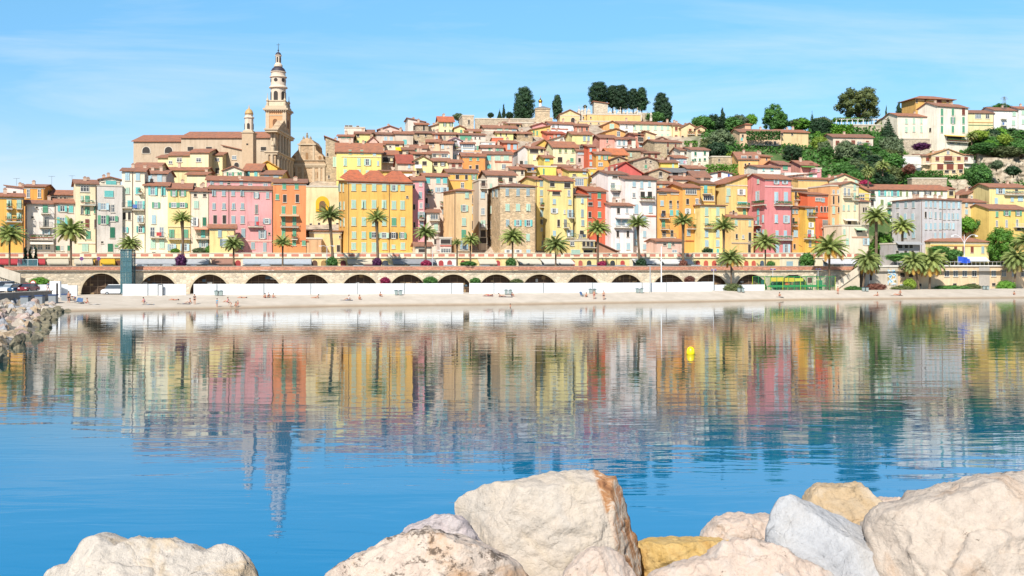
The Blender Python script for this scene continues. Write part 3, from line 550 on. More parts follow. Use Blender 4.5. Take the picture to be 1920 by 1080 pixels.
H('cream yellow gabled house with a white awning beneath dark windows', 1050, 1262, 672, 308, 'F5E09A', 'p', 58, '694 k40x40 1090; 696 k50x44 1175; A 712 1068 1140 40 F4F2EE; 800 k24x36 1098; 800 cl30x30 1172')
H('cream house with brown shuttered windows right of the yellow gable', 1260, 1448, 672, 313, 'F4E4A6', 'f', 28, '704 k44x40 1300; 706 ok30x38 1382; 775 k24x14 1297')
H('low house with brown framed windows and terracotta tiles left of orange house', 1450, 1602, 688, 311, 'DDC2A8', 'f', 28, '722 kn38x44 1502; 720 kn36x40 1576')
H('bright orange house with small green shutters high above the beige houses', 1602, 1852, 618, 320, 'F49E48', 'f', 38, '645 cg28x42 1695 1775; 742 k26x30 1692; 745 k34x60 1766; S 560 1610 1800 F0A868', small=False)
H('mustard wall house with white tent canopy behind the narrow pink house', 706, 1062, 790, 300, 'F1C058', 's', 10, '852 w50x20 825; A 815 880 1060 34 F0D8C8', chim=[])
CUR[0] = 'Z3'
H('small peach lookout house with grey windows above green awnings', 372, 520, 500, 384, 'F0CC88', 'f', 20, '502 k12x24 402; 520 k30x30 490')
H('terrace house with long mint green awnings below the ramparts', 150, 482, 540, 372, 'F0D6C0', 'f', 26, '552 cp60x30 310; 552 cp30x26 380; 560 cb44x34 450')
H('lemon house with two dark windows beneath mint awnings', 282, 445, 592, 362, 'F1E08C', 'f', 16, '608 k14x26 318 374')
H('rough stone house with terrace roof and single dark window', 482, 640, 598, 362, 'C4AC8A', 'f', 18, '614 k34x34 577', stone=True)
H('pink gabled house behind the mustard house on the upper slope', 640, 826, 520, 376, 'E79E98', 'p', 32, '')
H('mustard house with green edged windows on the upper slope', 625, 822, 560, 368, 'F3CC68', 'r', 46, '590 kg16x44 652 686; 650 cg14x40 682')
H('white upper house with shaded balcony and blue door', 822, 1072, 500, 372, 'F3EEEA', 'f', 22, '522 w28x30 850; 520 ky16x34 900; 575 cl22x40 1040; S 550 830 1000 C8704E')
H('coral house with small grey shutter beneath the white upper house', 790, 972, 598, 362, 'E47C5A', 'f', 24, '617 cl34x30 905; 636 k12x12 820', rc='C0644C')
H('brownish red house with three openings near the chapel terrace', 1070, 1212, 520, 370, 'D68A6C', 'f', 22, '550 k14x46 1098 1140; 550 k20x36 1190; 600 k20x30 1102')
H('lemon yellow house with two grey green shutters and tiled roof', 1042, 1246, 606, 342, 'F6E294', 'f', 28, '645 cb26x50 1165; 645 cb24x50 1206; 720 cg30x20 1205')
H('white cottage with tiny windows under the coral house', 862, 1070, 650, 352, 'F0E4D4', 'p', 36, '655 w30x30 935; 645 cl34x30 1045')
H('tall coral orange house with pale lilac shutters left of the cream yellow gable', 346, 490, 692, 338, 'EC8258', 'f', 24, '727 cl30x60 400; 730 cl34x54 462; 860 cl14x30 458')
H('red orange blind block beside the white terraces', 228, 345, 640, 350, 'E4724A', 't', 0, '', chim=[])
H('white terrace house with glass balustrade above the pink white house', 120, 262, 688, 346, 'EDEDE8', 't', 0, '705 cb30x20 212', chim=[])
H('pink white house with green windows under a pinkish roof', 126, 346, 738, 338, 'F1E2D2', 'f', 22, '756 cg20x28 205; 764 og24x24 262 310')
H('beige house with wide mint shutters left of the grey gable', 160, 432, 806, 322, 'F1D0B0', 'f', 26, '845 ct44x44 195; 845 cp60x46 285; 845 cp54x46 372; S 885 258 430 C8704E; 930 ct40x40 200; 930 w44x50 350', small=False)
H('orange house at the left of the upper centre with lilac roof', -8, 160, 820, 320, 'F39C46', 'f', 26, '850 cb24x40 15 85; 940 w24x34 8 75')
H('grey blind gable wall house beside the dark loggia house', 490, 612, 770, 326, 'DAD0CA', 'p', 46, '', chim=[])
H('pale yellow house with dark planted loggia under its roof', 606, 756, 748, 324, 'F5E6AC', 'f', 22, '775 k90x36 655; 770 k24x30 732; 840 kw26x48 660; 840 on24x48 714')
H('yellow gable rising between the loggia house and cream house', 655, 852, 730, 338, 'F4BE4C', 'p', 72, '750 k20x34 745', small=False)
H('small yellow house with mint shutter under the yellow gable', 756, 852, 842, 316, 'F2D45C', 'f', 24, '862 ct44x28 788')
H('large cream house with olive shutters in the middle of the upper town', 848, 1092, 735, 324, 'F8EDB6', 'f', 56, '767 co26x42 918; 765 co24x48 975; 768 co28x44 1050; 860 k46x50 918; 864 kg34x40 1037', small=False)
H('greyish pink house with two dark windows beside the narrow red house', 1092, 1206, 772, 322, 'DCC4B8', 'f', 60, '738 k40x30 1135; 800 cl90x20 1140; 866 k26x42 1115; 868 k34x44 1176', small=False)
H('narrow red orange house with pale shutters next to golden orange house', 1206, 1284, 730, 318, 'E2643A', 'f', 20, '760 cl22x36 1228; 835 cl24x40 1228; 905 cl24x36 1230', small=False)
H('plain yellow house with one green shutter below the small beige house row', 660, 884, 935, 304, 'F5D954', 't', 0, '980 cg16x60 752', small=False, chim=[])
H('salmon house with long tile edge beneath the large cream house', 882, 1100, 935, 306, 'EFA070', 'f', 22, '930 k30x12 1052')
H('small yellow house with tiled roof and grey door above the lemon house', 1010, 1202, 975, 300, 'F2DC7C', 'f', 28, '985 cl34x44 1165; 1015 k34x10 1062')
H('yellow block with flat eave left of the red gable', 1200, 1282, 955, 302, 'F5CE50', 't', 0, '1000 cp24x24 1240', chim=[])
H('little beige house with red roof and black window, below grey gable', 432, 560, 960, 302, 'E9D6B4', 'f', 26, '992 k24x38 535; 992 k16x30 464')
H('mustard balcony house with red roof beside the yellow cactus wall', 555, 676, 940, 303, 'E8B04C', 'f', 26, '962 k34x44 606; B 985 570 672')
CUR[0] = 'Z4'
H('orange gabled house with wide mint shutter on the upper right slope', 276, 452, 510, 376, 'F0A862', 'p', 40, '522 cp50x50 362')
H('white section of the long upper house with dark windows', 448, 578, 498, 374, 'F2EADC', 'f', 22, '522 w22x36 512; 590 k24x46 511')
H('long cream house with six mint shutters below the dark pines', 576, 982, 502, 374, 'F4EBC2', 'f', 26, '538 cp26x44 598 660 730 803 870 932; 612 cp30x30 930; 610 cp24x24 870', chim=[.95])
H('small orange house wedged below the orange gable', 300, 500, 580, 364, 'F0B060', 'p', 34, '600 w34x52 430')
H('cream tower end of the long upper house with brown windows', 982, 1064, 512, 372, 'F3D6A0', 'f', 22, '548 kn28x40 1015; 625 kn26x24 1013')
H('peach villa with twin gables and brown balcony windows beside the trees', 1066, 1222, 535, 370, 'F4D09C', 'p', 44, '565 kn26x34 1155; B 605 1125 1195 n; 560 k10x20 1198; 635 k22x34 1072')
H('right wing of the peach villa with its own small gable', 1214, 1306, 545, 369, 'F4CE98', 'p', 24, '570 kn24x30 1245; B 604 1225 1298 n; 640 kn26x30 1253')
H('yellow terrace block with white balustrade at the edge of the trees', 1278, 1396, 650, 362, 'F2C684', 't', 0, '', chim=[])
H('pink house with one tiny window below the orange gables', 240, 412, 640, 344, 'F0A894', 'f', 28, '655 k14x16 316; 680 k14x12 316')
H('white house with twin blue doors next to the small pink one', 410, 518, 655, 342, 'F2E9E4', 'f', 18, '690 kb24x54 438 486; 750 k20x40 480; S 720 412 518 D8D0C8')
H('white house with brown timber bay beside the twin blue doors', 516, 604, 652, 342, 'F1EAD2', 'f', 16, '685 kn40x50 542; 740 kn44x20 545')
H('coral pink house with recessed balcony and yellow door', 600, 712, 608, 346, 'E5967C', 'f', 16, '655 k60x44 655; B 688 630 695 y; 720 cl40x24 655; 605 k 640')
H('peach house with lilac shuttered windows on the right slope', 706, 802, 606, 344, 'F3CC98', 'l', 30, '645 cl26x34 736; 718 ol22x44 736')
H('big rough stone house with brown slot windows on the right slope', 796, 1072, 682, 336, 'CDB998', 'f', 22, '714 kn16x44 928; 722 kn16x44 1004; 780 k18x50 930; 790 k18x40 1003; 845 k20x36 932', stone=True, small=False)
H('low roof house with pinkish gable behind the big stone house', 800, 930, 660, 346, 'D8C0A4', 'p', 28, '')
H('small white house with orange roof left of the green shuttered white house', 1056, 1166, 766, 326, 'F3EBD8', 'f', 26, '793 k28x34 1110', small=False)
H('white house with small dark green shutters at the edge of the greenery', 1168, 1346, 762, 322, 'F8F2DA', 'f', 24, '800 cd22x34 1208; 793 cd22x34 1303; 870 cd20x24 1183; 862 cd20x26 1206 1252; 858 cd22x26 1303', small=False)
H('rubble stone house with brown eave above the red gable', 518, 702, 768, 326, 'C6B496', 'f', 20, '812 cp20x38 555; 806 k22x30 666; 885 w20x30 556', stone=True)
H('stone house with two brown shuttered windows, mid right slope', 700, 850, 795, 322, 'D2BC9C', 'f', 14, '820 kn26x56 743; 820 kn24x56 808', stone=True)
H('wide stone gabled house with one green shutter above the red gable', 580, 856, 876, 308, 'CDBDA4', 'p', 42, '880 k16x30 706; 932 cg26x34 706; 880 k14x20 755', stone=True)
H('golden yellow cottage with mint shutter on the right slope', 856, 1036, 890, 306, 'F3CC50', 'f', 24, '920 cp24x40 982')
H('white house with a bright blue double door under a pale roof', 1000, 1122, 844, 316, 'ECE6E4', 'f', 24, '878 cl54x60 1070; B 912 1040 1118')
H('golden orange house with open green shutter left of the red gable', 203, 352, 806, 314, 'EFA648', 'f', 28, '838 cp24x40 236; 840 og24x46 298; 908 w50x34 248', small=False)
H('pale yellow house with bright orange roof above the stone lean-to', 345, 524, 810, 318, 'EFC878', 'f', 60, '830 k30x14 480', rc='D88458')
H('small stone lean-to house under the bright orange roof', 350, 512, 860, 312, 'CDB48E', 'p', 32, '862 k20x26 428', stone=True)
H('stone house with grey slate gable left of dark terraces', 736, 940, 990, 298, 'C9B698', 'p', 36, '1010 k30x54 856; 1035 w40x20 856', stone=True)
H('house with grey sheet roof and planted dark balcony', 940, 1182, 990, 299, 'CFC2B4', 'f', 42, '1005 k60x40 1005; 1005 k50x50 1100; B 1030 1060 1180', rc='8C8884', chim=[])
H('beige house with brown tiled roof and vine terrace on the right slope', 1128, 1312, 950, 302, 'D5BCA0', 'f', 28, '985 cl60x36 1225')
H('house with heaped orange roof below the vine terrace', 1010, 1200, 1062, 290, 'E8C9A4', 'f', 34, '1070 k20x10 1140', small=False, grp='hill')
H('house with broken tiled roof slopes right of the heaped orange roof', 1200, 1360, 1040, 292, 'E2C2A0', 'f', 60, '1060 k20x10 1300', small=False, grp='hill')
CUR[0] = 'Z5'
H('small white house with a vivid blue shutter below the garden wall', 172, 394, 948, 300, 'EDE7E2', 'p', 24, '960 kn36x54 263; 972 cu20x34 358', grp='hill')
H('ochre orange house with glazed loggia under a hipped roof, before the trees', 456, 666, 800, 308, 'F1BC6C', 'f', 68, '784 w60x30 512; 784 k34x28 572; 784 w30x28 640; 860 k18x30 527; 864 k18x50 566; 930 w22x46 527; 938 k22x18 600', small=False, grp='hill', yaw=4)
H('apricot side wing of the ochre orange house', 664, 782, 775, 312, 'EFAA6C', 'f', 18, '800 k16x20 740', grp='hill')
H('low white house with two small teal shutters in a roof row', 650, 884, 886, 300, 'EEE7DA', 'f', 22, '908 ct20x22 710; 903 ct28x28 795', grp='hill')
H('pinkish house with a wide green shutter and roof terrace', 872, 988, 858, 303, 'E9A99A', 'f', 36, '882 cg54x52 930', grp='hill')
H('white lean roofed house with three small windows and a green door', 924, 1252, 940, 297, 'F0E6DC', 'l', -42, '962 w18x24 1055 1087 1118; 960 cg40x44 1188; 968 k10x14 1020', grp='hill')
H('small rose house with tiled roof and satellite dish among trees', 1086, 1260, 862, 304, 'EDA490', 'f', 42, '855 kn44x24 1195; A 870 1085 1220 14 6A9A4A', grp='hill')
H('rose pink sliver of a house at the edge of the dark trees', 1236, 1296, 900, 300, 'E59AA0', 't', 0, '915 w24x24 1268', grp='hill', chim=[])
CUR[0] = 'Z5'
H('long villa with vine covered arcade and tiled roofs on the green hill', 470, 890, 530, 352, 'E8C49C', 'f', 30, '565 k20x30 500; 640 k24x40 735 780 825; 570 k26x36 785; 600 ct20x30 490; B 660 580 860 w', grp='villa')
H('small square rooftop turret of the vine covered villa', 524, 582, 452, 360, 'E6B48C', 'h', 16, '', grp='villa', chim=[])
H('right wing of the vine covered villa with plain tiled roof', 886, 1165, 530, 352, 'EBCB92', 'f', 26, '550 k20x20 900; 550 k20x20 1000', grp='villa')
CUR[0] = 'Z6'
H('cream villa with brown shutters and white balcony among dark trees', 10, 378, 528, 342, 'F0DAC0', 'f', 28, '580 cn34x44 50; 575 kn36x40 195; 585 w40x40 250; 582 kn30x44 325; B 606 235 358 w; 638 k26x30 260; 636 kn26x30 333', grp='villa', yaw=6)
H('tall cream villa with green shutters on three floors near the right skyline', 966, 1252, 248, 356, 'FAF0DC', 'f', 38, '295 cg28x62 1010 1110; 292 kn36x60 1208; 372 cg28x62 1010 1208; 372 og26x58 1110; 454 cg28x62 1010 1110 1208; A 508 1030 1215 12 E8C060; 545 k170x46 1125; B 570 1050 1240; 582 w50x24 1100; 582 w40x26 1165; L 460 k 905', small=False, yaw=22, d=9, grp='villa')
H('two storey cream villa with pale mint shutters left of the tall villa', 602, 888, 334, 362, 'F6E8D0', 'f', 28, '380 cp24x48 683; 378 cp24x48 753; 378 cp22x48 822; 455 cp24x52 683; 452 cp24x50 753; 452 cp22x60 822', small=False, yaw=14, d=9, grp='villa')
H('ochre house with very wide eaves at the top of the right skyline', 770, 1108, 180, 374, 'EEB65A', 'h', 38, '190 kn24x34 862; 192 kn46x40 986; 190 kn24x40 1063; 190 k16x40 780; B 215 850 880 n; 268 kn30x36 862; 270 cn20x20 1050', small=False, over=1.1, yaw=12, grp='villa')
H('low yellowish garage house with long terrace right of the tall villa', 1254, 1486, 304, 364, 'F1E0A8', 'f', 24, '335 w60x40 1345; S 390 1256 1480 D8A870; S 415 1256 1480 8AA880; 335 w40x40 1430', small=False, yaw=5, grp='villa')
H('white villa with pale green shutters near the right edge of the skyline', 1490, 1718, 280, 362, 'F0EEE8', 'f', 26, '310 cp34x44 1675; 403 w30x44 1573; B 422 1550 1600 w; 395 cp34x44 1670; 478 w34x40 1573; 490 w90x50 1670; B 360 1550 1600 w', small=False, yaw=10, grp='villa')
H('last white villa cut by the right edge of the picture', 1718, 1830, 266, 360, 'F1EFEA', 'f', 20, '300 cp34x40 1760; 385 cp34x44 1762; 480 w30x50 1750', small=False, yaw=6, grp='villa')
H('wide gabled villa with brown shutters over a row of garage doors', 916, 1214, 690, 336, 'F4D39E', 'p', 54, '668 w28x28 1068; 726 kn34x36 968; 722 kn74x46 1068; B 748 1022 1112 n; 722 kn34x34 1165; S 768 860 1210 F6E6D0; 800 kn58x52 995; 800 kn66x54 1085; 798 kn52x50 1180; 842 k40x26 1055; 842 k34x26 1120; 838 k34x26 1185', small=False, yaw=6, grp='villa', rc='D8A070')
H('white side wing right of the gabled villa', 1212, 1306, 690, 338, 'F3EBD8', 'f', 8, '726 kn36x36 1232; B 768 1212 1300 w', small=False, grp='villa', chim=[])
H('left terrace wing of the gabled villa with railing and brown window', 836, 916, 700, 338, 'F2D2A6', 'f', 14, '733 kn34x40 878; B 778 660 930 w', small=False, grp='villa', chim=[])
H('tiny cream cottage with red roof between conifer and mint shuttered villa', 530, 604, 372, 368, 'EFE0B0', 'f', 16, '400 cp20x30 560; 440 w16x26 570', grp='villa', chim=[])
print('LOW', sorted(WARN)[:40])
# ================================================================== GROUND, BEACH, SEA
def grid(name, us, vs, fn, mat, smooth=True):
    v = [fn(u, w) for w in vs for u in us]; n = len(us)
    f = [(j*n+i, j*n+i+1, (j+1)*n+i+1, (j+1)*n+i) for j in range(len(vs)-1) for i in range(n-1)]
    me = bpy.data.meshes.new(name); me.from_pydata(v, [], f); me.materials.append(mat); me.update()
    if smooth: me.polygons.foreach_set('use_smooth', [True]*len(me.polygons))
    return link(name, me)
def frange(a, b, n): return [a+(b-a)*i/(n-1) for i in range(n)]
SHORE = [(-200, 150), (0, 160), (120, 169), (400, 180), (640, 192), (960, 200), (1300, 215), (1500, 229), (1900, 242), (2500, 270)]
def shore(px): return lerp_tab(SHORE, px)
# sea
m, t, b = mat_new('sea_water')
b.inputs['Roughness'].default_value = .0; b.inputs['IOR'].default_value = 1.38; b.inputs['Specular IOR Level'].default_value = .5
tcn = t.nodes.new('ShaderNodeTexCoord'); spx = t.nodes.new('ShaderNodeSeparateXYZ'); t.links.new(tcn.outputs['Object'], spx.inputs[0])
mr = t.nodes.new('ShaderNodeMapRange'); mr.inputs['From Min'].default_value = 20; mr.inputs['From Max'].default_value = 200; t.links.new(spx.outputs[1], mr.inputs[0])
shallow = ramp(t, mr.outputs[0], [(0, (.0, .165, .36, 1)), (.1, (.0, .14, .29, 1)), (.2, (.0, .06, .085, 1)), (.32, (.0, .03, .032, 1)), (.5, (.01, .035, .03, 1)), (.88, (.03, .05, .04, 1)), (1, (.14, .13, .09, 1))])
t.links.new(shallow, b.inputs['Base Color'])
w1 = noise_out(t, 1.0, 3, .5, stretch=(.16, .55, 1), dist=.4); w2 = noise_out(t, 1.0, 3, .55, stretch=(.7, 2.6, 1)); w3 = noise_out(t, 1.0, 2, .5, stretch=(.03, .05, 1))
def mth(op, a, c):
    n = t.nodes.new('ShaderNodeMath'); n.operation = op
    for i, v in enumerate((a, c)):
        if hasattr(v, 'links'): t.links.new(v, n.inputs[i])
        else: n.inputs[i].default_value = v
    return n.outputs[0]
calm = ramp(t, w3, [(.35, g(.35)), (.65, g(1.0))])
hgt = mth('ADD', mth('MULTIPLY', w1, 1.0), mth('MULTIPLY', mth('MULTIPLY', w2, .14), calm))
bump(t, b, hgt, 1.0, .022)
sea = MB(); sea.add([(-700, -60, 0), (700, -60, 0), (700, 290, 0), (-700, 290, 0)], [(0, 1, 2, 3)])
tag(sea.build('water', m), 'calm blue sea reflecting the town', None, kind='structure')
# beach
m, t, b = mat_new('sand'); b.inputs['Roughness'].default_value = .95
sandc = ramp(t, noise_out(t, .35, 6, .65), [(.3, (.42, .36, .29, 1)), (.7, (.54, .47, .39, 1))])
gz_ = t.nodes.new('ShaderNodeTexCoord'); gs = t.nodes.new('ShaderNodeSeparateXYZ'); t.links.new(gz_.outputs['Object'], gs.inputs[0])
wet = ramp(t, gs.outputs[2], [(0, (.62, .52, .42, 1)), (.16, (.8, .72, .62, 1)), (.45, g(1))])
t.links.new(mulc(t, sandc, wet), b.inputs['Base Color']); bump(t, b, noise_out(t, 2.5, 5), .6, .12)
def beach_pt(u, v):
    d0, d1 = shore(u), QY(u)+2
    D = (d0-4)+(d1-d0+4)*v
    X = WX(u, D); k = (D-d0)/max(1, (QY(u)-8-d0))
    z = 1.9*min(1, k)**.8 if k > 0 else k*1.2
    z += .06*mnoise.noise(Vector((X*.3, D*.3, 0)))
    if u > 1450: z = z*lerp_tab([(1450, 1), (1600, .9)], u)
    return (X, D, z)
beach = grid('beach', frange(60, 2500, 260), frange(0, 1, 26), beach_pt, m); tag(beach, kind='structure')
def bz(px, D):                                     # height of the sand in this column
    k = (D-shore(px))/max(1, QY(px)-8-shore(px)); return 1.9*max(0, min(1, k))**.8*(lerp_tab([(1450, 1), (1600, .9)], px))
def on_beach(px, py):
    d0, d1 = shore(px)-1, QY(px)
    for i in range(200):
        D = d0+(d1-d0)*i/199
        if WZ(py, D) <= bz(px, D)+.02: pass
        if CH-(py-HY)*D/F <= bz(px, D): return WX(px, D), D, bz(px, D)
    return WX(px, d1), d1, bz(px, d1)
# quay road and the hillside
road = grid('road', frange(-300, 2500, 90), [0, .5, 1], lambda u, v: (WX(u, QY(u)+.3+(20+.2)*v), QY(u)+.3+20.2*v, 6.0), plain('8A8680', .9, .5, name='asphalt')); tag(road, kind='structure')
m, t, b = mat_new('hillside'); b.inputs['Roughness'].default_value = .95
gr = ramp(t, noise_out(t, .12, 6, .65), [(.35, (.03, .07, .015, 1)), (.5, (.07, .12, .03, 1)), (.62, (.20, .17, .10, 1)), (.75, (.42, .36, .27, 1))])
hs = t.nodes.new('ShaderNodeTexCoord'); hx = t.nodes.new('ShaderNodeSeparateXYZ'); t.links.new(hs.outputs['Object'], hx.inputs[0])
dv = t.nodes.new('ShaderNodeMath'); dv.operation = 'DIVIDE'; t.links.new(hx.outputs[0], dv.inputs[0]); t.links.new(hx.outputs[1], dv.inputs[1])
town = ramp(t, noise_out(t, .5, 6, .7), [(.35, (.22, .17, .12, 1)), (.55, (.42, .34, .26, 1)), (.7, (.5, .42, .32, 1))])
xm = t.nodes.new('ShaderNodeMix'); xm.data_type = 'RGBA'; t.links.new(ramp(t, dv.outputs[0], [(.155, g(0)), (.19, g(1))]), xm.inputs[0]); t.links.new(town, xm.inputs[6]); t.links.new(gr, xm.inputs[7])
t.links.new(xm.outputs[2], b.inputs['Base Color']); bump(t, b, noise_out(t, .8, 6), .8, .4)
def hill_pt(u, v):
    D = QY(u)+14+v; X = WX(u, D); z = ground(X, D)
    if v > 20: z += 1.2*mnoise.noise(Vector((X*.05, D*.05, 3)))
    if v < 7: z = 6.0+.0
    if v >= 230: z -= (v-230)*.25
    return (X, D, z)
hill = grid('hill', frange(-400, 2600, 230), [0, 6, 6.1, 10, 15, 20]+frange(24, 420, 80), hill_pt, m); tag(hill, kind='structure')
# ================================================================== QUAY WALL WITH ARCHES
QST = stone_mat('E6D6BC', 1.3, .78)
def qpt(px, py, off=0.0):
    Y = QY(px)+off; return (WX(px, Y), Y, WZ(py, QY(px)))
ARCH = [(190, 550, 38), (296, 551, 37), (393, 551, 37), (491.5, 551, 37), (584, 551, 37), (675, 550, 36), (764, 550, 36), (850, 550, 36), (931, 548, 34), (1012, 548, 34),
        (1093, 547, 33), (1174, 546, 32), (1254.5, 545, 31), (1333, 545, 31), (1408.5, 544, 30), (1487.5, 541, 27)]
qroot = thing('quay_wall', (0, 0, 0), 'long stone quay wall of arches with a red brick parapet above the beach', 'wall')
wb = MB(); rb = MB(); ib = []; soff = MB()
TOPY = 508
xs_prev = -160
def quad(mb, A, B, C, D_, m=0): mb.add([A, B, C, D_], [(0, 1, 2, 3)], m)
def strip(x0, x1):
    n = max(1, int(abs(x1-x0)/30))
    for i in range(n):
        a, c = x0+(x1-x0)*i/n, x0+(x1-x0)*(i+1)/n
        quad(wb, qpt(a, 560), qpt(c, 560), qpt(c, TOPY), qpt(a, TOPY))
for cx, cy, r in ARCH:
    strip(xs_prev, cx-r); n = 20
    pts = [(cx-r, 560)]+[(cx-r*math.cos(math.pi*i/n), cy-r*math.sin(math.pi*i/n)*.985) for i in range(n+1)]+[(cx+r, 560)]
    for (a, av), (c, cv) in zip(pts[1:-1], pts[2:-1]): quad(wb, qpt(a, av), qpt(c, cv), qpt(c, TOPY), qpt(a, TOPY))
    for (a, av), (c, cv) in zip(pts, pts[1:]):
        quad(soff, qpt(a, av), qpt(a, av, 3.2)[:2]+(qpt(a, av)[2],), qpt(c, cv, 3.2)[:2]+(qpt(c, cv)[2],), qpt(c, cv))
    rr = r*1.09
    for i in range(n):
        a0, a1 = math.pi*i/n, math.pi*(i+1)/n
        P = [qpt(cx-k*math.cos(a), cy-k*math.sin(a)*.985, -.12) for k, a in ((r, a0), (rr, a0), (rr, a1), (r, a1))]
        Q = [(x, y+.12, z) for x, y, z in P]
        rb.add(P+Q, [(0, 1, 2, 3), (1, 5, 6, 2), (3, 7, 4, 0)])
    xs_prev = cx+r
strip(xs_prev, 1612)
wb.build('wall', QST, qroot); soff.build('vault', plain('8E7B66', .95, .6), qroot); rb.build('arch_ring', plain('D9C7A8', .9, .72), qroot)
ri = random.Random(4)
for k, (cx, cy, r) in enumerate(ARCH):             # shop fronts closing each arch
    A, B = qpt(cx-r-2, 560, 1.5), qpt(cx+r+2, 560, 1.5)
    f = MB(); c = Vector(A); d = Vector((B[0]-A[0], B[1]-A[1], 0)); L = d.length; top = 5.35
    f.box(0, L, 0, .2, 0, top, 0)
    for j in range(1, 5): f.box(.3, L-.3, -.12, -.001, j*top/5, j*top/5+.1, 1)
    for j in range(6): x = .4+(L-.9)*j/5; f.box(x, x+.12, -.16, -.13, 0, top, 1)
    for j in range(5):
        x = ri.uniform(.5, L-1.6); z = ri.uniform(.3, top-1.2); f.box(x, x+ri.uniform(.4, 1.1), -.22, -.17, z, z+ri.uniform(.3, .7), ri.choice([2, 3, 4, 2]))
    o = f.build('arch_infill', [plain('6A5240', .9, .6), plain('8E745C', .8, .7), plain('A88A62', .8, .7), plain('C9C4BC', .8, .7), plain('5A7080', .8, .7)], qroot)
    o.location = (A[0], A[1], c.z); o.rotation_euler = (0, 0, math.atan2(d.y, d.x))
def along(mb, x0, x1, ya, yb, o0, o1, step=25, m=0):   # a band following the wall line
    n = max(1, int(abs(x1-x0)/step)); rows = []
    for i in range(n+1):
        a = x0+(x1-x0)*i/n; rows.append([qpt(a, ya, o0), qpt(a, yb, o0), qpt(a, yb, o1)[:2]+(qpt(a, yb)[2],), qpt(a, ya, o1)[:2]+(qpt(a, ya)[2],)])
    vs = [p for r_ in rows for p in r_]; fs = []
    for i in range(n):
        for k in range(4): fs.append((4*i+k, 4*i+(k+1) % 4, 4*i+4+(k+1) % 4, 4*i+4+k))
    fs += [(0, 3, 2, 1), (4*n, 4*n+1, 4*n+2, 4*n+3)]
    mb.add(vs, fs, m)
k = MB(); along(k, 8, 1612, 508.4, 507.0, -.35, .1); k.build('cornice', plain('B8A890', .9, .65), qroot)
k = MB(); along(k, 8, 1612, 506.4, 499.6, -.12, .3); k.build('parapet', stone_mat('DC9C80', 2.5, .76), qroot)
k = MB(); along(k, 8, 1612, 499.6, 498.6, -.2, .38); k.build('coping', plain('E4CDB8', .9, .75), qroot)
# stairs down to the sand at both ends
def stairs(label, pxa, pya, pxb, pyb, off, rail=True):
    o = thing('stone_stairs', (0, 0, 0), label, 'stairs'); b = MB(); n = 14
    for i in range(n):
        xa, xb = pxa+(pxb-pxa)*i/n, pxa+(pxb-pxa)*(i+1)/n; z = WZ(pya+(pyb-pya)*(i+.5)/n, QY(xa))
        A, B = qpt(xa, 500, off), qpt(xb, 500, off)
        x0, x1 = sorted((A[0], B[0]))
        b.box(x0, x1, A[1], A[1]+2.2, .2, z)
    b.build('steps', plain('D8C8B0', .9, .72), o); k = MB()
    P = [Vector(qpt(pxa, pya, off-.25)), Vector(qpt(pxb, pyb, off-.25))]
    k.add([P[0]+Vector((0, 0, .9)), P[1]+Vector((0, 0, .9)), P[1]-Vector((0, 0, .9)), P[0]-Vector((0, 0, .9)),
           P[0]+Vector((0, .22, .9)), P[1]+Vector((0, .22, .9)), P[1]+Vector((0, .22, -.9)), P[0]+Vector((0, .22, -.9))],
          [(0, 1, 2, 3), (4, 7, 6, 5), (0, 4, 5, 1), (3, 2, 6, 7), (0, 3, 7, 4), (1, 5, 6, 2)])
    k.build('side_wall', wall_mat('E8D8C0'), o); return o
stairs('stone stairs with cream side wall dropping from the quay at the far left', -18, 504, 38, 522, -2.3)
stairs('pale stairs with white edged side wall beside the green playground', 1612, 505, 1566, 537, -3.0)
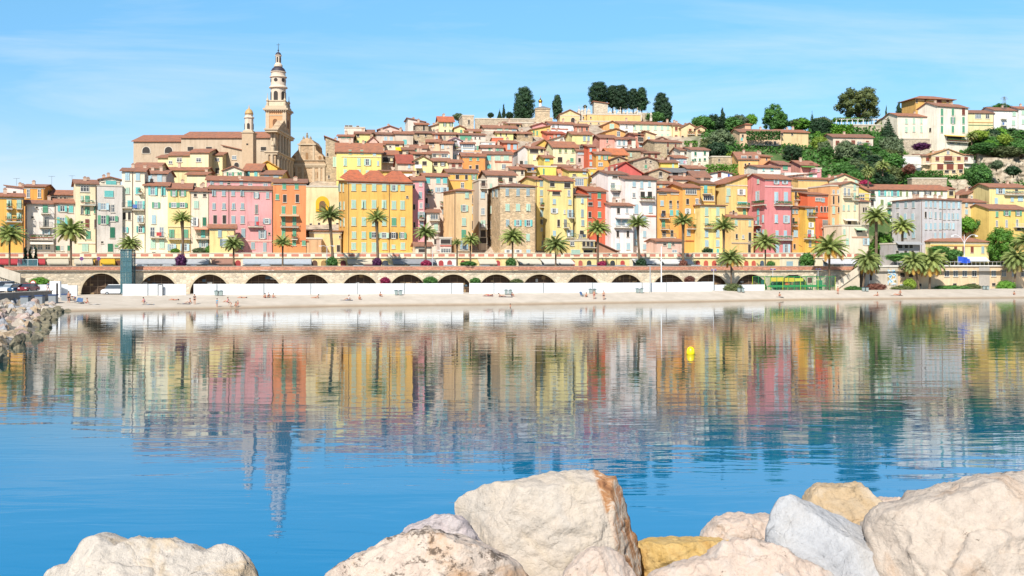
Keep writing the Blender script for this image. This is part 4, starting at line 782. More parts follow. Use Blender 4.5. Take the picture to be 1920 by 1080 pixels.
# ================================================================== SHOP ARCADE UNDER THE TERRACE
def arcade(label, x0, x1, col, arches=(), awn=(), doors=(), pan='D88C76', panels=True):
    off = 14.0; Y0 = QY(x0)+off; A = Vector((WX(x0, Y0), Y0, 6.0)); Y1 = QY(x1)+off; B = Vector((WX(x1, Y1), Y1, 6.0))
    d = B-A; L = d.length; o = thing('shop_arcade', A, label, 'shops', 'shops under the terrace along the quay', math.atan2(d.y, d.x))
    ym = (Y0+Y1)/2; hz = lambda py: WZ(py, ym)-6.0
    top = hz(484); b = MB(); b.box(0, L, 0, 8, 0, top); b.build('wall', wall_mat(col), o)
    k = MB(); k.box(-.02, L+.02, -.25, 8, top+.002, top+.2); k.build('cornice', plain('F0DEB8', .9, .78), o)
    k = MB(); k.box(0, L, 0, .3, top+.2, hz(475), 0); k.box(-.01, L+.01, -.08, .36, hz(475), hz(474), 0)
    if panels:
        n = max(1, int(L/2.1))
        for i in range(n): a = L*(i+.2)/n; k.box(a, a+L/n*.62, -.05, -.002, top+.36, hz(476.3), 1)
    k.build('balustrade', [plain('F1E2C8', .9, .8), plain(pan, .9, .7)], o)
    u = lambda px: L*(px-x0)/(x1-x0)
    for cx, w, c in arches:
        k = MB(); r = w/2*ym/F; zs = hz(492.0)-.0; pts = [(u(cx)-r, .05), (u(cx)+r, .05)]+[(u(cx)+r*math.cos(math.pi*i/10), zs-r+r*math.sin(math.pi*i/10)+.45) for i in range(11)]
        k.prism([(a, v) for a, v in pts], 'y', -.06, -.002, 0); o2 = k.build('arched_door', plain(c, .7, .7), o)
    for a, c2, cc in awn:
        k = MB(); z1 = hz(485.2); z0 = hz(493.2)
        k.prism([(-.02, z1), (-2.3, z0), (-2.3, z0-.28), (-2.22, z0-.28), (-2.2, z0-.1), (-.02, z1-.14)], 'x', u(a), u(c2)); k.build('awning', plain(cc, .85, .58), o)
        n = max(1, int((u(c2)-u(a))/2.6))
        for i in range(n):
            xx = u(a)+(u(c2)-u(a))*(i+.1)/n; k = MB(); k.box(xx, xx+(u(c2)-u(a))/n*.78, -.05, -.002, .1, 2.3); k.build('shop_window', glass_dark(), o)
    for cx, w, c in doors:
        k = MB(); k.box(u(cx)-w/2*ym/F, u(cx)+w/2*ym/F, -.06, -.002, .05, 2.4); k.build('door', plain(c, .7, .7), o)
    return o
arcade('shopfront with long red awnings at the far left of the quay', -60, 86, 'F2D8B0', awn=[(-58, 40, 'D2464E'), (44, 84, 'D2464E')])
arcade('shopfront with two cream awnings behind the tall palm', 86, 175, 'F2D8B0', awn=[(88, 128, 'E8DCC2'), (138, 173, 'EBDFC6')])
arcade('bright yellow shopfront with yellow awnings left of the glass lift', 175, 236, 'F4B832', awn=[(189, 215, 'F2C430')], doors=[(182, 8, '5A4030'), (222, 8, '7A4A30')])
arcade('shopfront with long pale grey awning right of the glass lift', 236, 396, 'F3E2C8', awn=[(254, 392, 'C9CCD0')])
arcade('little red roofed kiosk front between two grey awnings', 396, 452, 'F2C89A', arches=[(446, 10, 'B84040')], awn=[(398, 438, 'B88A78')])
arcade('shopfront with long bluish white awning below the orange house', 452, 586, 'F3E2C8', awn=[(456, 583, 'CBD3DC')])
arcade('yellow arcade with dark arches and a cream awning under the yellow block', 586, 731, 'F3D48A', arches=[(590, 10, '6A4A38'), (607, 11, 'B08850'), (643, 10, '8A3A34'), (722, 12, '4A5058')], awn=[(650, 697, 'EEE0C6')])
arcade('shopfront with long slate grey awning near the red flowered palm', 731, 818, 'F3DCA8', awn=[(735, 816, 'A9ABB0')])
arcade('white arcade front with two red arched doors', 818, 856, 'F6EEE4', arches=[(827, 9, 'C04848'), (843, 9, 'B85858')])
arcade('yellow arcade with cream awning and one red arch near the stone tower', 856, 966, 'F3D48A', arches=[(933, 9, 'C04848'), (868, 9, '9A3A38')], awn=[(895, 928, 'F2E6CE')])
arcade('shopfront with cream and white awnings in front of the stone tower', 966, 1072, 'F5E4B8', awn=[(968, 1008, 'F4EAD4'), (1012, 1070, 'F6F0E6')])
arcade('yellow arcade with five red and dark arches right of the round palm', 1072, 1180, 'F5DE94', arches=[(1074, 8, 'C04848'), (1088, 8, 'D07060'), (1104, 9, '4A4A48'), (1133, 9, 'E07A58'), (1148, 10, '44484A'), (1167, 9, 'D0524A')])
arcade('shopfront with long white awnings below the large white house', 1180, 1300, 'F5E4C0', awn=[(1184, 1232, 'F4F1EC'), (1236, 1292, 'F4F1EC')])
arcade('yellow arcade with a row of coral red arched doors', 1300, 1462, 'F5DE94', arches=[(1308, 9, 'D8604C'), (1323, 9, 'E06A54'), (1338, 9, 'D8604C'), (1398, 9, 'D8604C'), (1412, 9, 'E06A54'), (1428, 8, '5A6A7A'), (1441, 8, 'E89A80')])
arcade('last arcade front with pale windows behind the playground palms', 1462, 1612, 'F4E2BC', awn=[(1540, 1600, 'E8E8EC')], doors=[(1480, 14, 'A8C4CC'), (1500, 10, '5A6A70')])
# ================================================================== WHITE HOARDING ON THE SAND
def fence(label, x0, x1, yt0, yt1, off=-8, grp='white hoarding along the beach'):
    o = thing('hoarding', (0, 0, 0), label, 'fence', grp)
    pts = []
    n = max(2, int((x1-x0)/22)); PM = plain('F4F6F8', .5, .74, name='white_panel', var=.05)
    for i in range(n):
        a, c = x0+(x1-x0)*i/n, x0+(x1-x0)*(i+1)/n-.3
        ya, yc = QY(a)+off, QY(c)+off; Ya = yt0+(yt1-yt0)*i/n
        A = Vector((WX(a, ya), ya, 0)); B = Vector((WX(c, yc), yc, 0)); z1 = WZ(Ya, ya); z0 = bz(a, ya)-.15
        nrm = Vector((B.y-A.y, A.x-B.x, 0)).normalized()*.06
        k = MB(); k.add([(A.x, A.y, z0), (B.x, B.y, z0), (B.x, B.y, z1), (A.x, A.y, z1), (A.x-nrm.x, A.y-nrm.y, z0), (B.x-nrm.x, B.y-nrm.y, z0), (B.x-nrm.x, B.y-nrm.y, z1), (A.x-nrm.x, A.y-nrm.y, z1)],
                        [(0, 1, 2, 3), (4, 7, 6, 5), (0, 4, 5, 1), (3, 2, 6, 7), (0, 3, 7, 4), (1, 5, 6, 2)])
        k.build('panel', PM, o)
        if i % 4 == 1:
            k = MB(); k.box(B.x-.05, B.x+.05, B.y-.14, B.y-.065, z0, z1+.04); k.build('post', plain('8A8E90', .6, .7), o)
    return o
fence('short low white hoarding behind the parked cars at the left jetty', 50, 97, 534, 533)
fence('white hoarding section standing left of the first arch', 109, 146, 533, 537)
fence('white hoarding section below the glass lift', 230, 349, 532.5, 532.5)
fence('long white hoarding from the third arch to the gap at the eighth arch', 363, 869, 532.5, 531)
fence('white hoarding right of the timber gate gap in the middle', 880, 1204, 531, 530)
fence('white hoarding around the tall white mast', 1205, 1338, 530, 528)
fence('lower white hoarding left of the green playground', 1339, 1434, 534, 533.5, -7)
o = thing('entrance_pillar', (WX(104, QY(104)-9), QY(104)-9, bz(104, QY(104)-9)-.2), 'tall white pillar with a dark slot at the left end of the hoarding', 'pillar')
k = MB(); k.box(-.9, .9, -.3, .3, 0, 2.9); k.build('body', plain('F2F4F6', .5, .88), o); k = MB(); k.box(.25, .6, -.33, -.302, .6, 2.6); k.build('slot', DARK(), o)
# glass lift
Yl = QY(242)-1.2; zl = WZ(533, Yl)-1.6; o = thing('lift_tower', (WX(231.5, Yl), Yl, zl), 'glass lift tower with teal steel frame standing against the quay wall', 'lift')
wl = 21*Yl/F; hl = WZ(469, Yl)-zl; k = MB()
for x in (0, wl/2-.06, wl-.14):
    for y in (-1.6, .3): k.box(x, x+.14, y, y+.14, 0, hl)
for i in range(9):
    z = hl*i/8-.0 if i else .02
    k.box(0, wl, -1.62, -1.46, z-.1, z+.04); k.box(0, wl, .3, .42, z-.1, z+.04)
k.box(-.1, wl+.1, -1.75, .55, hl, hl+.12)
k.build('frame', plain('4A737C', .4, .7), o)
gm, t, b = mat_new('lift_glass'); b.inputs['Base Color'].default_value = lin('46707A'); b.inputs['Roughness'].default_value = .1; b.inputs['Alpha'].default_value = .5
k = MB(); k.box(.15, wl-.15, -1.58, -1.55, .1, hl-.1); k.box(wl-.1, wl-.07, -1.5, .3, .1, hl-.1); k.box(.07, .1, -1.5, .3, .1, hl-.1); k.build('glass', gm, o)
k = MB(); k.box(.35, wl-.35, -1.3, .1, hl*.5, hl*.82, 0)
for i in range(3): k.box(.5+i*.55, .85+i*.55, -1.34, -1.302, hl*.6, hl*.76, 1)
k.build('cabin', [plain('4A7C88', .4, .7), plain('B8D0D0', .4, .8)], o)
# ================================================================== CHURCH AND TOWERS
CUR[0] = 'R2'
def sub(root, ch, name):
    ch.parent = root; bpy.context.view_layer.update()
    ch.matrix_local = root.matrix_world.inverted() @ Matrix.Translation(ch.location) @ Matrix.Rotation(ch.rotation_euler.z, 4, 'Z')
    ch.name = name
    for k in ('label', 'category', 'group'):
        if k in ch: del ch[k]
church = H('long sandstone church with tiled nave roofs on the left of the old town', 404, 980, 264, 328, 'CDB698', 'f', 34, '335 k36x26 463 580; 334 k34x24 925; 425 k20x20 700', yaw=0, d=18, grp='none', name='church', cat='church', chim=[], small=True)
if 'group' in church: del church['group']
bpy.context.view_layer.update()
s1 = H('tmp nave one of church', 102, 404, 287, 331, 'C9B194', 'f', 36, '342 a48x40 183 325', yaw=0, d=18, chim=[], small=True); sub(church, s1, 'lower_nave')
LABELS.clear() if False else None
s1 = H('tmp chapel two of church', 322, 460, 376, 318, 'F0DCA2', 'f', 20, '405 w34x26 393; 420 w24x20 316', yaw=0, d=9, chim=[], small=True); sub(church, s1, 'side_chapel')
s1 = H('tmp chapel three of church', 460, 578, 358, 316, 'EFDCAC', 'f', 20, '405 w32x26 515', yaw=0, d=11, chim=[], small=True); sub(church, s1, 'side_chapel')
s1 = H('tmp chapel four of church', 578, 666, 374, 319, 'F0DCA2', 'f', 16, '402 w26x20 632', yaw=0, d=8, chim=[], small=True); sub(church, s1, 'side_chapel')
s1 = H('tmp chapel five of church', 667, 800, 345, 322, 'CFB594', 'l', 30, '390 w30x24 740; 436 a30x30 755', yaw=0, d=5, chim=[], small=True); sub(church, s1, 'side_chapel')
s1 = H('tmp chapel six of church', 256, 324, 390, 320, 'F0DCA2', 'f', 14, '', yaw=0, d=9, chim=[], small=True); sub(church, s1, 'side_chapel')
H('pale yellow wall house directly below the church side chapels', 300, 560, 470, 306, 'F0DEA4', 'f', 16, '', grp='hill', yaw=4)
H('cream terrace house with dark eave below the church, beside the pink building', 440, 565, 498, 296, 'F2E0B0', 'f', 14, '560 k16x20 490', grp='hill', yaw=4)
H('tiled house between the church and the cream shutter house', 100, 262, 455, 300, 'E6CFA6', 'f', 30, '', grp='hill', yaw=4, chim=[])
H('small classical pavilion with green shutters behind the pink attic', 672, 800, 472, 292, 'EFE0C4', 'p', 26, '494 og22x24 715; 494 cg26x24 775', grp='hill', small=False, yaw=3, chim=[])
H('cream dormer house with teal shutters and thick tiled roof above pink attic', 804, 906, 470, 294, 'F2D69A', 'f', 38, '493 ct20x38 828 877', grp='hill', small=False, yaw=3, chim=[])
H('bright yellow gabled house in front of the church facade', 890, 1012, 450, 304, 'F4C040', 'p', 36, '', grp='hill', yaw=3, chim=[], rc='D8A040')
H('low yellow house with tiled roof above the orange house', 908, 1044, 496, 292, 'EFC05C', 'f', 22, '505 cb30x16 945 1005', grp='hill', yaw=3, chim=[])
SND = stone_mat('CFB290', .9, .74, .8); SNDL = plain('D6C0A2', .9, .74); SHD = plain('C99A6A', .9, .74)
def scaled(px0, py0, Y):
    s = Y/F; return (lambda px: (px-px0)*s), (lambda py: (py0-py)*s), s
# church front, seen almost edge on
Yf = 262.0; px0, py0 = 517, 345; lx, lz, s = scaled(px0, py0, Yf)
fo = thing('church_facade', (WX(px0, Yf), Yf, WZ(py0, Yf)), 'baroque church front with columns and broken pediment, seen edge on in shade', 'church front')
zb, zt, zm = lz(345)-6, lz(243), lz(286)
k = MB(); k.box(-2.4, 0, 0, 19, zb, zm, 0); k.box(-1.6, -.2, 1.5, 17.5, zm, zt, 0); k.build('wall', SND, fo)
k = MB(); k.prism([(2, zt+.3), (9.5, zt+3.6), (17, zt+.3)], 'x', -1.7, .1); k.build('pediment', SND, fo)
k = MB()
for z in (zm, zt-.1): k.box(-2.8, .7, -.6, 19.5, z, z+.35); k.box(-2.6, .45, -.35, 19.3, z-.5, z-.002)
k.box(-2.5, .2, -.2, 19.2, zb+8, zb+8.4); k.build('cornice', SNDL, fo)
for i in range(6):
    y = 1.2+i*3.2; k = MB(); k.tube([(.25, y, zb), (.25, y, zm-.5)], .42, 10); k.box(-.2, .75, y-.5, y+.5, zm-1.1, zm-.503); k.build('column', SNDL, fo)
    if 0 < i < 5: k = MB(); k.tube([(.05, y, zm+.36), (.05, y, zt-.62)], .36, 10); k.build('column', SNDL, fo)
for x in (-2.0, -.9): k = MB(); k.tube([(x, -.2, zb), (x, -.2, zm-.5)], .38, 10); k.build('column', SNDL, fo)
for x in (-1.3, -.6): k = MB(); k.tube([(x, 1.3, zm+.36), (x, 1.3, zt-.62)], .3, 10); k.build('column', SNDL, fo)
for y in (0.3, 18.6): k = MB(); k.lathe([(.5, zm+.36), (.5, zm+1.2), (.25, zm+1.4), (.45, zm+1.9), (.1, zm+2.9)], 10, cx=-.8, cy=y); k.build('urn', SNDL, fo)
k = MB(); k.box(.001, .12, 6.5, 12.5, zb+.2, zb+6); k.build('portal', DARK(), fo)
# bell tower
Yb = 290.0; px0, py0 = 517.5, 345; lx, lz, s = scaled(px0, py0, Yb)
bt = thing('bell_tower', (WX(px0, Yb), Yb, WZ(py0, Yb)), 'tall bell tower with dark dome and lantern rising behind the church', 'bell tower')
x0, x1 = lx(499), lx(535.5); D = x1-x0+.8; zc = lz(203)
k = MB(); k.box(x0, x1, 0, D, -8, zc, 0); k.build('shaft', [plain('DCA878', .9, .76), SNDL], bt)
k = MB()
for a, c in ((x0-.12, x0+.85), (x1-.85, x1+.12)):
    k.box(a, c, -.14, -.002, -8, zc-.2); k.box(a, c, D+.002, D+.14, -8, zc-.2)
for a, c in ((-.13, .85), (D-.85, D+.13)): k.box(x1+.002, x1+.14, a, c, -8, zc-.2); k.box(x0-.14, x0-.002, a, c, -8, zc-.2)
k.box(x0-.05, x1+.05, -.1, -.003, lz(217), lz(217)+.25); k.build('pilasters', SNDL, bt)
k = MB()
for e, za, zb_ in ((.35, zc-.9, zc-.5), (.75, zc-.5, zc), (.25, zc, zc+.7)): k.box(x0-e, x1+e, -e, D+e, za, zb_)
for i in range(11): xx = x0-.3+(x1-x0+.4)*i/10; k.box(xx, xx+.16, -.62, -.36, zc-.88, zc-.52)
k.build('cornice', SNDL, bt)
k = MB(); k.box(x0+.4, x1-.4, .4, D-.4, zc+.7, lz(189)); k.box(x0+.2, x1-.2, .2, D-.2, lz(189), lz(189)+.25); k.build('plinth', plain('E4CFB2', .9, .76), bt)
cx_, cy_ = (x0+x1)/2, D/2; rr = 14*s
for ax, ay in ((x0+.3, .3), (x1-.3, .3), (x0+.3, D-.3), (x1-.3, D-.3)):
    k = MB(); k.lathe([(.35, zc+.7), (.35, zc+1.5), (.2, zc+1.7), (.42, zc+2.2), (.1, zc+2.9), (.04, zc+4.2)], 10, cx=ax, cy=ay); k.build('urn', SNDL, bt)
DR = plain('E6D2BC', .9, .76)
prof = [(rr*1.05, lz(189)+.2), (rr*1.0, lz(186)), (rr, lz(163)), (rr*1.24, lz(162)), (rr*1.24, lz(160.5)), (rr*1.03, lz(158)), (rr*1.0, lz(157)), (rr, lz(143)), (rr*1.16, lz(142)), (rr*1.16, lz(140.6)), (rr*.97, lz(139)), (rr*.94, lz(133)), (rr*1.04, lz(132.4)), (rr*1.04, lz(131))]
k = MB(); k.lathe(prof, 28, cx=cx_, cy=cy_); k.build('drum', DR, bt)
dome = [(rr*.97*math.cos(a), lz(131.2)+(lz(120.5)-lz(131.2))*math.sin(a)) for a in [math.pi/2*i/9 for i in range(9)]]
k = MB(); k.lathe(dome, 28, cx=cx_, cy=cy_); k.build('dome', plain('3A3440', .6, .8), bt, smooth=True)
r2 = 5.6*s; k = MB(); k.lathe([(8*s, lz(121.5)), (8*s, lz(118)), (6.6*s, lz(117)), (r2, lz(115)), (r2*.9, lz(114.6)), (r2*.9, lz(101.5)), (r2*1.15, lz(101)), (r2*1.15, lz(99.5))], 16, cx=cx_, cy=cy_); k.build('lantern', DR, bt)
d2 = [(r2*math.cos(a), lz(99.6)+(lz(93.5)-lz(99.6))*math.sin(a)) for a in [math.pi/2*i/6 for i in range(6)]]+[(.12, lz(93.2)), (.12, lz(91)), (.28, lz(90)), (.12, lz(89))]
k = MB(); k.lathe(d2, 16, cx=cx_, cy=cy_); k.build('lantern_dome', plain('3A3440', .6, .8), bt, smooth=True)
k = MB(); k.tube([(cx_, cy_, lz(89)), (cx_, cy_, lz(76))], [.09, .04], 6); k.box(cx_-.5, cx_+.5, cy_-.04, cy_+.04, lz(80), lz(80)+.1); k.build('spire_cross', plain('4A4440', .5, .8), bt)
def arch_o(par, x, y, z0, w, h, rz=0, mat=None, nm='arched_opening', deep=.14):
    k = MB(); r = w/2; pts = [(-r, 0), (r, 0)]+[(r*math.cos(math.pi*i/10), h-r+r*math.sin(math.pi*i/10)) for i in range(11)]
    k.prism(pts, 'y', -deep, .25); k2 = k.build(nm, mat or DARK(), par, loc=(x, y, z0), rz=rz); return k2
for i, ang in enumerate((-98, -38, -158, 22, 82, 142)):
    a = R(ang); arch_o(bt, cx_+(rr-.02)*math.cos(a), cy_+(rr-.02)*math.sin(a), lz(188), 1.15, lz(169)-lz(188), a+R(90), deep=.04)
    k = MB(); k.prism([(.52*math.cos(math.pi*j/8), .52*math.sin(math.pi*j/8)) for j in range(16)], 'y', -.04, .3); k.build('round_opening', DARK(), bt, loc=(cx_+(rr-.02)*math.cos(a), cy_+(rr-.02)*math.sin(a), lz(148)), rz=a+R(90))
    arch_o(bt, cx_+(r2*.9-.02)*math.cos(a), cy_+(r2*.9-.02)*math.sin(a), lz(113.5), .42, lz(103)-lz(113.5), a+R(90), deep=.03)
arch_o(bt, lx(516), 0, lz(238), 1.3, 2.2, nm='arched_niche', mat=plain('8A6040', .9, .7)); arch_o(bt, x1, D/2, lz(238), 1.3, 2.2, R(90), nm='arched_niche', mat=plain('8A6040', .9, .7))
# small tower with golden dome top beside the nave
Ys = 257.0; px0, py0 = 464, 345; lx, lz, s = scaled(px0, py0, Ys)
st = thing('small_tower', (WX(px0, Ys), Ys, WZ(py0, Ys)), 'slender small tower with tan dome against the church nave wall', 'tower')
hw = 10.5*s
k = MB(); k.box(-hw, hw, 0, 2*hw+.6, -8, lz(249)); k.build('shaft', plain('D2B694', .9, .74), st)
k = MB(); k.box(-hw-.2, hw+.2, -.2, 2*hw+.8, lz(249), lz(247.5)); k.box(-hw*.85, hw*.85, .2, 2*hw, lz(247.5), lz(244)); k.build('cornice', SNDL, st)
r3 = 8.3*s; cy3 = hw+.2
k = MB(); k.lathe([(r3*1.05, lz(244)), (r3, lz(243)), (r3, lz(221)), (r3*1.22, lz(220)), (r3*1.22, lz(218.5)), (r3*.9, lz(217)), (r3*.9, lz(213.5)), (r3*1.0, lz(213))], 8, cx=0, cy=cy3); k.build('belfry', DR, st)
k = MB(); k.lathe([(r3*.98*math.cos(a), lz(213)+(lz(202)-lz(213))*math.sin(a)) for a in [math.pi/2*i/7 for i in range(7)]]+[(.15, lz(201)), (.05, lz(195))], 16, cx=0, cy=cy3); k.build('dome', plain('C9A46C', .6, .8), st, smooth=True)
for ang in (-90, 0, 180): a = R(ang+4); arch_o(st, r3*.9*math.cos(a), cy3+r3*.9*math.sin(a), lz(241), .6, 1.4, a+R(90), deep=.12)
k = MB(); k.box(-.3, .2, -.03, .1, lz(272), lz(269)); k.build('slit_window', DARK(), st)
# curved gable chapel
Yc = 282.0; px0, py0 = 577.5, 350; lx, lz, s = scaled(px0, py0, Yc)
ch = thing('baroque_chapel', (WX(px0, Yc), Yc, WZ(py0, Yc)), 'small sandstone chapel with curved baroque gable right of the bell tower', 'chapel')
P = [(546, 380), (609.5, 380), (609.5, 307), (605, 292), (598, 287), (592, 280), (591, 270), (585, 261.5), (575, 258.5), (565, 262.5), (560, 270), (559, 281), (552, 288), (547, 294), (546, 307)]
k = MB(); k.prism([(lx(a), lz(c)) for a, c in P], 'y', 0, 10); k.build('wall', SND, ch)
k = MB(); k.box(lx(544), lx(611.5), -.5, -.002, lz(311), lz(307)); k.box(lx(545), lx(610.5), -.3, -.003, lz(314), lz(311.05)); k.box(lx(545), lx(610), -.3, -.002, lz(301), lz(299.8)); k.box(lx(558), lx(592.5), -.35, -.002, lz(272), lz(269.5)); k.build('cornice', SNDL, ch)
for a in (548, 556, 568, 588, 599, 607): k = MB(); k.box(lx(a)-.3, lx(a)+.3, -.2, -.003, lz(380), lz(314)); k.build('pilaster', SNDL, ch)
for a in (562, 588): k = MB(); k.box(lx(a)-.25, lx(a)+.25, -.18, -.003, lz(299.7), lz(272.1)); k.build('pilaster', SNDL, ch)
for a, c, hh in ((575.5, 300, 14), (554, 333, 11), (597, 333, 11), (552, 299, 7), (600, 299, 7)): arch_o(ch, lx(a), 0, lz(c), 5*s, hh*s, nm='niche', mat=plain('A88058', .9, .7), deep=.05)
for a, c, hh in ((575, 258.5, 11), (568.5, 262, 7), (581.5, 262, 7)):
    k = MB(); k.lathe([(.45, lz(c)-.2), (.3, lz(c)+.25), (.34, lz(c)+hh*s*.45), (.2, lz(c)+hh*s*.7), (.24, lz(c)+hh*s*.82), (.04, lz(c)+hh*s)], 8, cx=lx(a), cy=.6); k.build('statue', plain('A89880', .9, .7), ch)
k = MB(); k.box(lx(573), lx(583), -.08, -.002, lz(380), lz(342)); k.build('door', DARK(), ch)
# yellow arched niche on the big cream wall
CUR[0] = 'R4'
ny = ow.location.y+1.6; nx_ = ow.location
bpy.context.view_layer.update()
def on_wall(px, py, root, yaw):                    # point of a facade in its own frame
    c, sn = math.cos(yaw), math.sin(yaw); t_ = (px-HX)/F; u = (t_*root.location.y-root.location.x)/(c-t_*sn); return u, WZ(py, root.location.y+u*sn)-root.location.z
u, z = on_wall(U(95), V(372), ow, ow.rotation_euler.z)
arch_o(ow, u, 0, z, 3.1, 3.6, nm='niche_frame', mat=plain('F0B828', .85, .8), deep=.2); arch_o(ow, u, -.1, z+.1, 1.5, 2.4, nm='niche', mat=plain('8A6A48', .9, .7), deep=.14)
for a, c, ww, hh in ((70, 470, 18, 36), (135, 485, 22, 44), (205, 478, 22, 50), (10, 465, 16, 10)):
    u, z = on_wall(U(a), V(c), ow, ow.rotation_euler.z); put_window(ow, u, 0, z, 0, ww*.03, hh*.03, 'k', 'n', True)
H('lower cream ramp wall sloping down in front of the arched niche wall', 0, 232, 515, 272, 'EFC98A', 'r', 0, '555 k10x16 222; 640 k24x50 210', d=14, name='ramp_wall', cat='wall', grp='none', chim=[])
H('brown shaded ramp wall against the side of the orange house', -20, 92, 572, 269, 'D8A878', 't', 0, '', d=3, name='ramp_wall', cat='wall', grp='none', chim=[])  # ramp plaster browned, the orange house's cast shadow put into its colour
# hipped humps on the long block's roof
CUR[0] = 'R4'
bb = [o_ for o_ in bpy.data.objects if o_.get('label', '').startswith('large golden yellow block')][0]
bpy.context.view_layer.update(); ya = bb.rotation_euler.z; wtot = on_wall(U(746), V(160), bb, ya)[0]; Htop = on_wall(U(400), V(160), bb, ya)[1]
for a, c in ((278, 425), (428, 580), (582, 748)):
    u0, u1 = on_wall(U(a), V(160), bb, ya)[0], on_wall(U(c), V(160), bb, ya)[0]; ov = .3; um = (u0+u1)/2
    k = MB(); k.add([(u0-.1, -ov-.1, Htop+.1), (u1+.1, -ov-.1, Htop+.1), (u1+.1, 9, Htop+1.6), (u0-.1, 9, Htop+1.6), (um-1, 4.5, Htop+3.0), (um+1, 4.5, Htop+3.0), (u0, 0, Htop-.3), (u1, 0, Htop-.3)],
                    [(0, 1, 5, 4), (1, 2, 5), (2, 3, 4, 5), (3, 0, 4), (0, 6, 7, 1), (3, 2, 1, 0)][:5]); k.build('roof', roof_mat('C87452'), bb)
# chapels and walls on top of the hill
CUR[0] = 'Z3'
Yg = QY(1015)+20+128; px0, py0 = 1017, 225; lx, lz, s = scaled(px0, py0, Yg)
gd = thing('domed_chapel', (WX(px0, Yg), Yg, WZ(py0, Yg)), 'stone mausoleum chapel with a small golden onion dome between dark pines', 'chapel')
k = MB(); k.box(lx(1003.5), lx(1031), 0, 5, -8, lz(203.5)); k.box(lx(1000), lx(1036), -.8, 6, -8, lz(221)); k.build('wall', stone_mat('D8C2A2', 1.5), gd)
k = MB(); k.box(lx(1003), lx(1031.5), -.15, 5.1, lz(209), lz(208)); k.box(lx(1003), lx(1031.5), -.25, 5.2, lz(204.2), lz(203)); k.build('cornice', SNDL, gd)
k = MB(); k.add([(lx(1002.5), -.3, lz(203)), (lx(1032.5), -.3, lz(203)), (lx(1032.5), 5.3, lz(203)), (lx(1002.5), 5.3, lz(203)), (lx(1014), 2.5, lz(197)), (lx(1020), 2.5, lz(197))], [(0, 1, 5, 4), (1, 2, 5), (2, 3, 4, 5), (3, 0, 4), (3, 2, 1, 0)]); k.build('roof', plain('8C8A88', .7, .7), gd)
k = MB(); k.lathe([(3*s, lz(199)), (2.6*s, lz(192)), (3*s, lz(191.5))], 12, cx=lx(1013.5), cy=2.5); k.build('drum', plain('F0ECE4', .8, .85), gd)
k = MB(); k.lathe([(2.2*s, lz(191.6)), (4.2*s, lz(188.5)), (3.6*s, lz(186)), (1.2*s, lz(184)), (.3*s, lz(181))], 14, cx=lx(1013.5), cy=2.5); k.build('dome', plain('D9A83A', .25, .9, metal=.9), gd, smooth=True)
k = MB(); k.tube([(lx(1013.5), 2.5, lz(182)), (lx(1013.5), 2.5, lz(177))], .06, 6); k.box(lx(1012.4), lx(1014.6), 2.45, 2.55, lz(179.3), lz(178.9)); k.build('cross', plain('D9A83A', .4, .8), gd)
H('yellow classical chapel with arched doorway below the rampart pines', 918, 1116, 402, 390, 'EFCB90', 'p', 46, '466 a38x60 1048', name='chapel', cat='chapel', grp='none', yaw=4, chim=[], small=False)
H('long stone rampart wall with ledges on the left skyline', 60, 660, 452, 392, 'CDBBA2', 't', 0, '', stone=True, name='rampart_wall', cat='wall', grp='none', yaw=4, chim=[], d=4)
H('lower stepped rampart wall under the domed chapel', 380, 870, 492, 386, 'C8B69C', 't', 0, '', stone=True, name='rampart_wall', cat='wall', grp='none', yaw=4, chim=[], d=3)
CUR[0] = 'Z4'
H('long ochre yellow cemetery wall on the hilltop', 112, 655, 408, 392, 'EFC074', 't', 0, '435 k8x20 150', name='cemetery_wall', cat='wall', grp='none', yaw=4, chim=[], d=5)
H('ochre end wall joining the cemetery wall to the yellow chapel', 34, 114, 410, 396, 'E9B868', 't', 0, '435 k12x22 75', name='cemetery_wall', cat='wall', grp='none', yaw=-12, chim=[], d=5)
H('stepped ochre base wall below the cemetery wall', 30, 620, 478, 384, 'EAC48A', 't', 0, '492 k14x12 148 230', name='cemetery_wall', cat='wall', grp='none', yaw=4, chim=[], d=3)
H('stone rampart right of the cemetery wall below the round pine', 600, 790, 395, 398, 'CDBBA2', 't', 0, '', stone=True, name='rampart_wall', cat='wall', grp='none', yaw=4, chim=[], d=4)
H('pale castle ruin block under the tallest pines on the hilltop', 182, 322, 292, 398, 'DCCDB6', 'l', 18, '', stone=True, name='castle_ruin', cat='ruin', grp='none', yaw=4, chim=[], d=4)
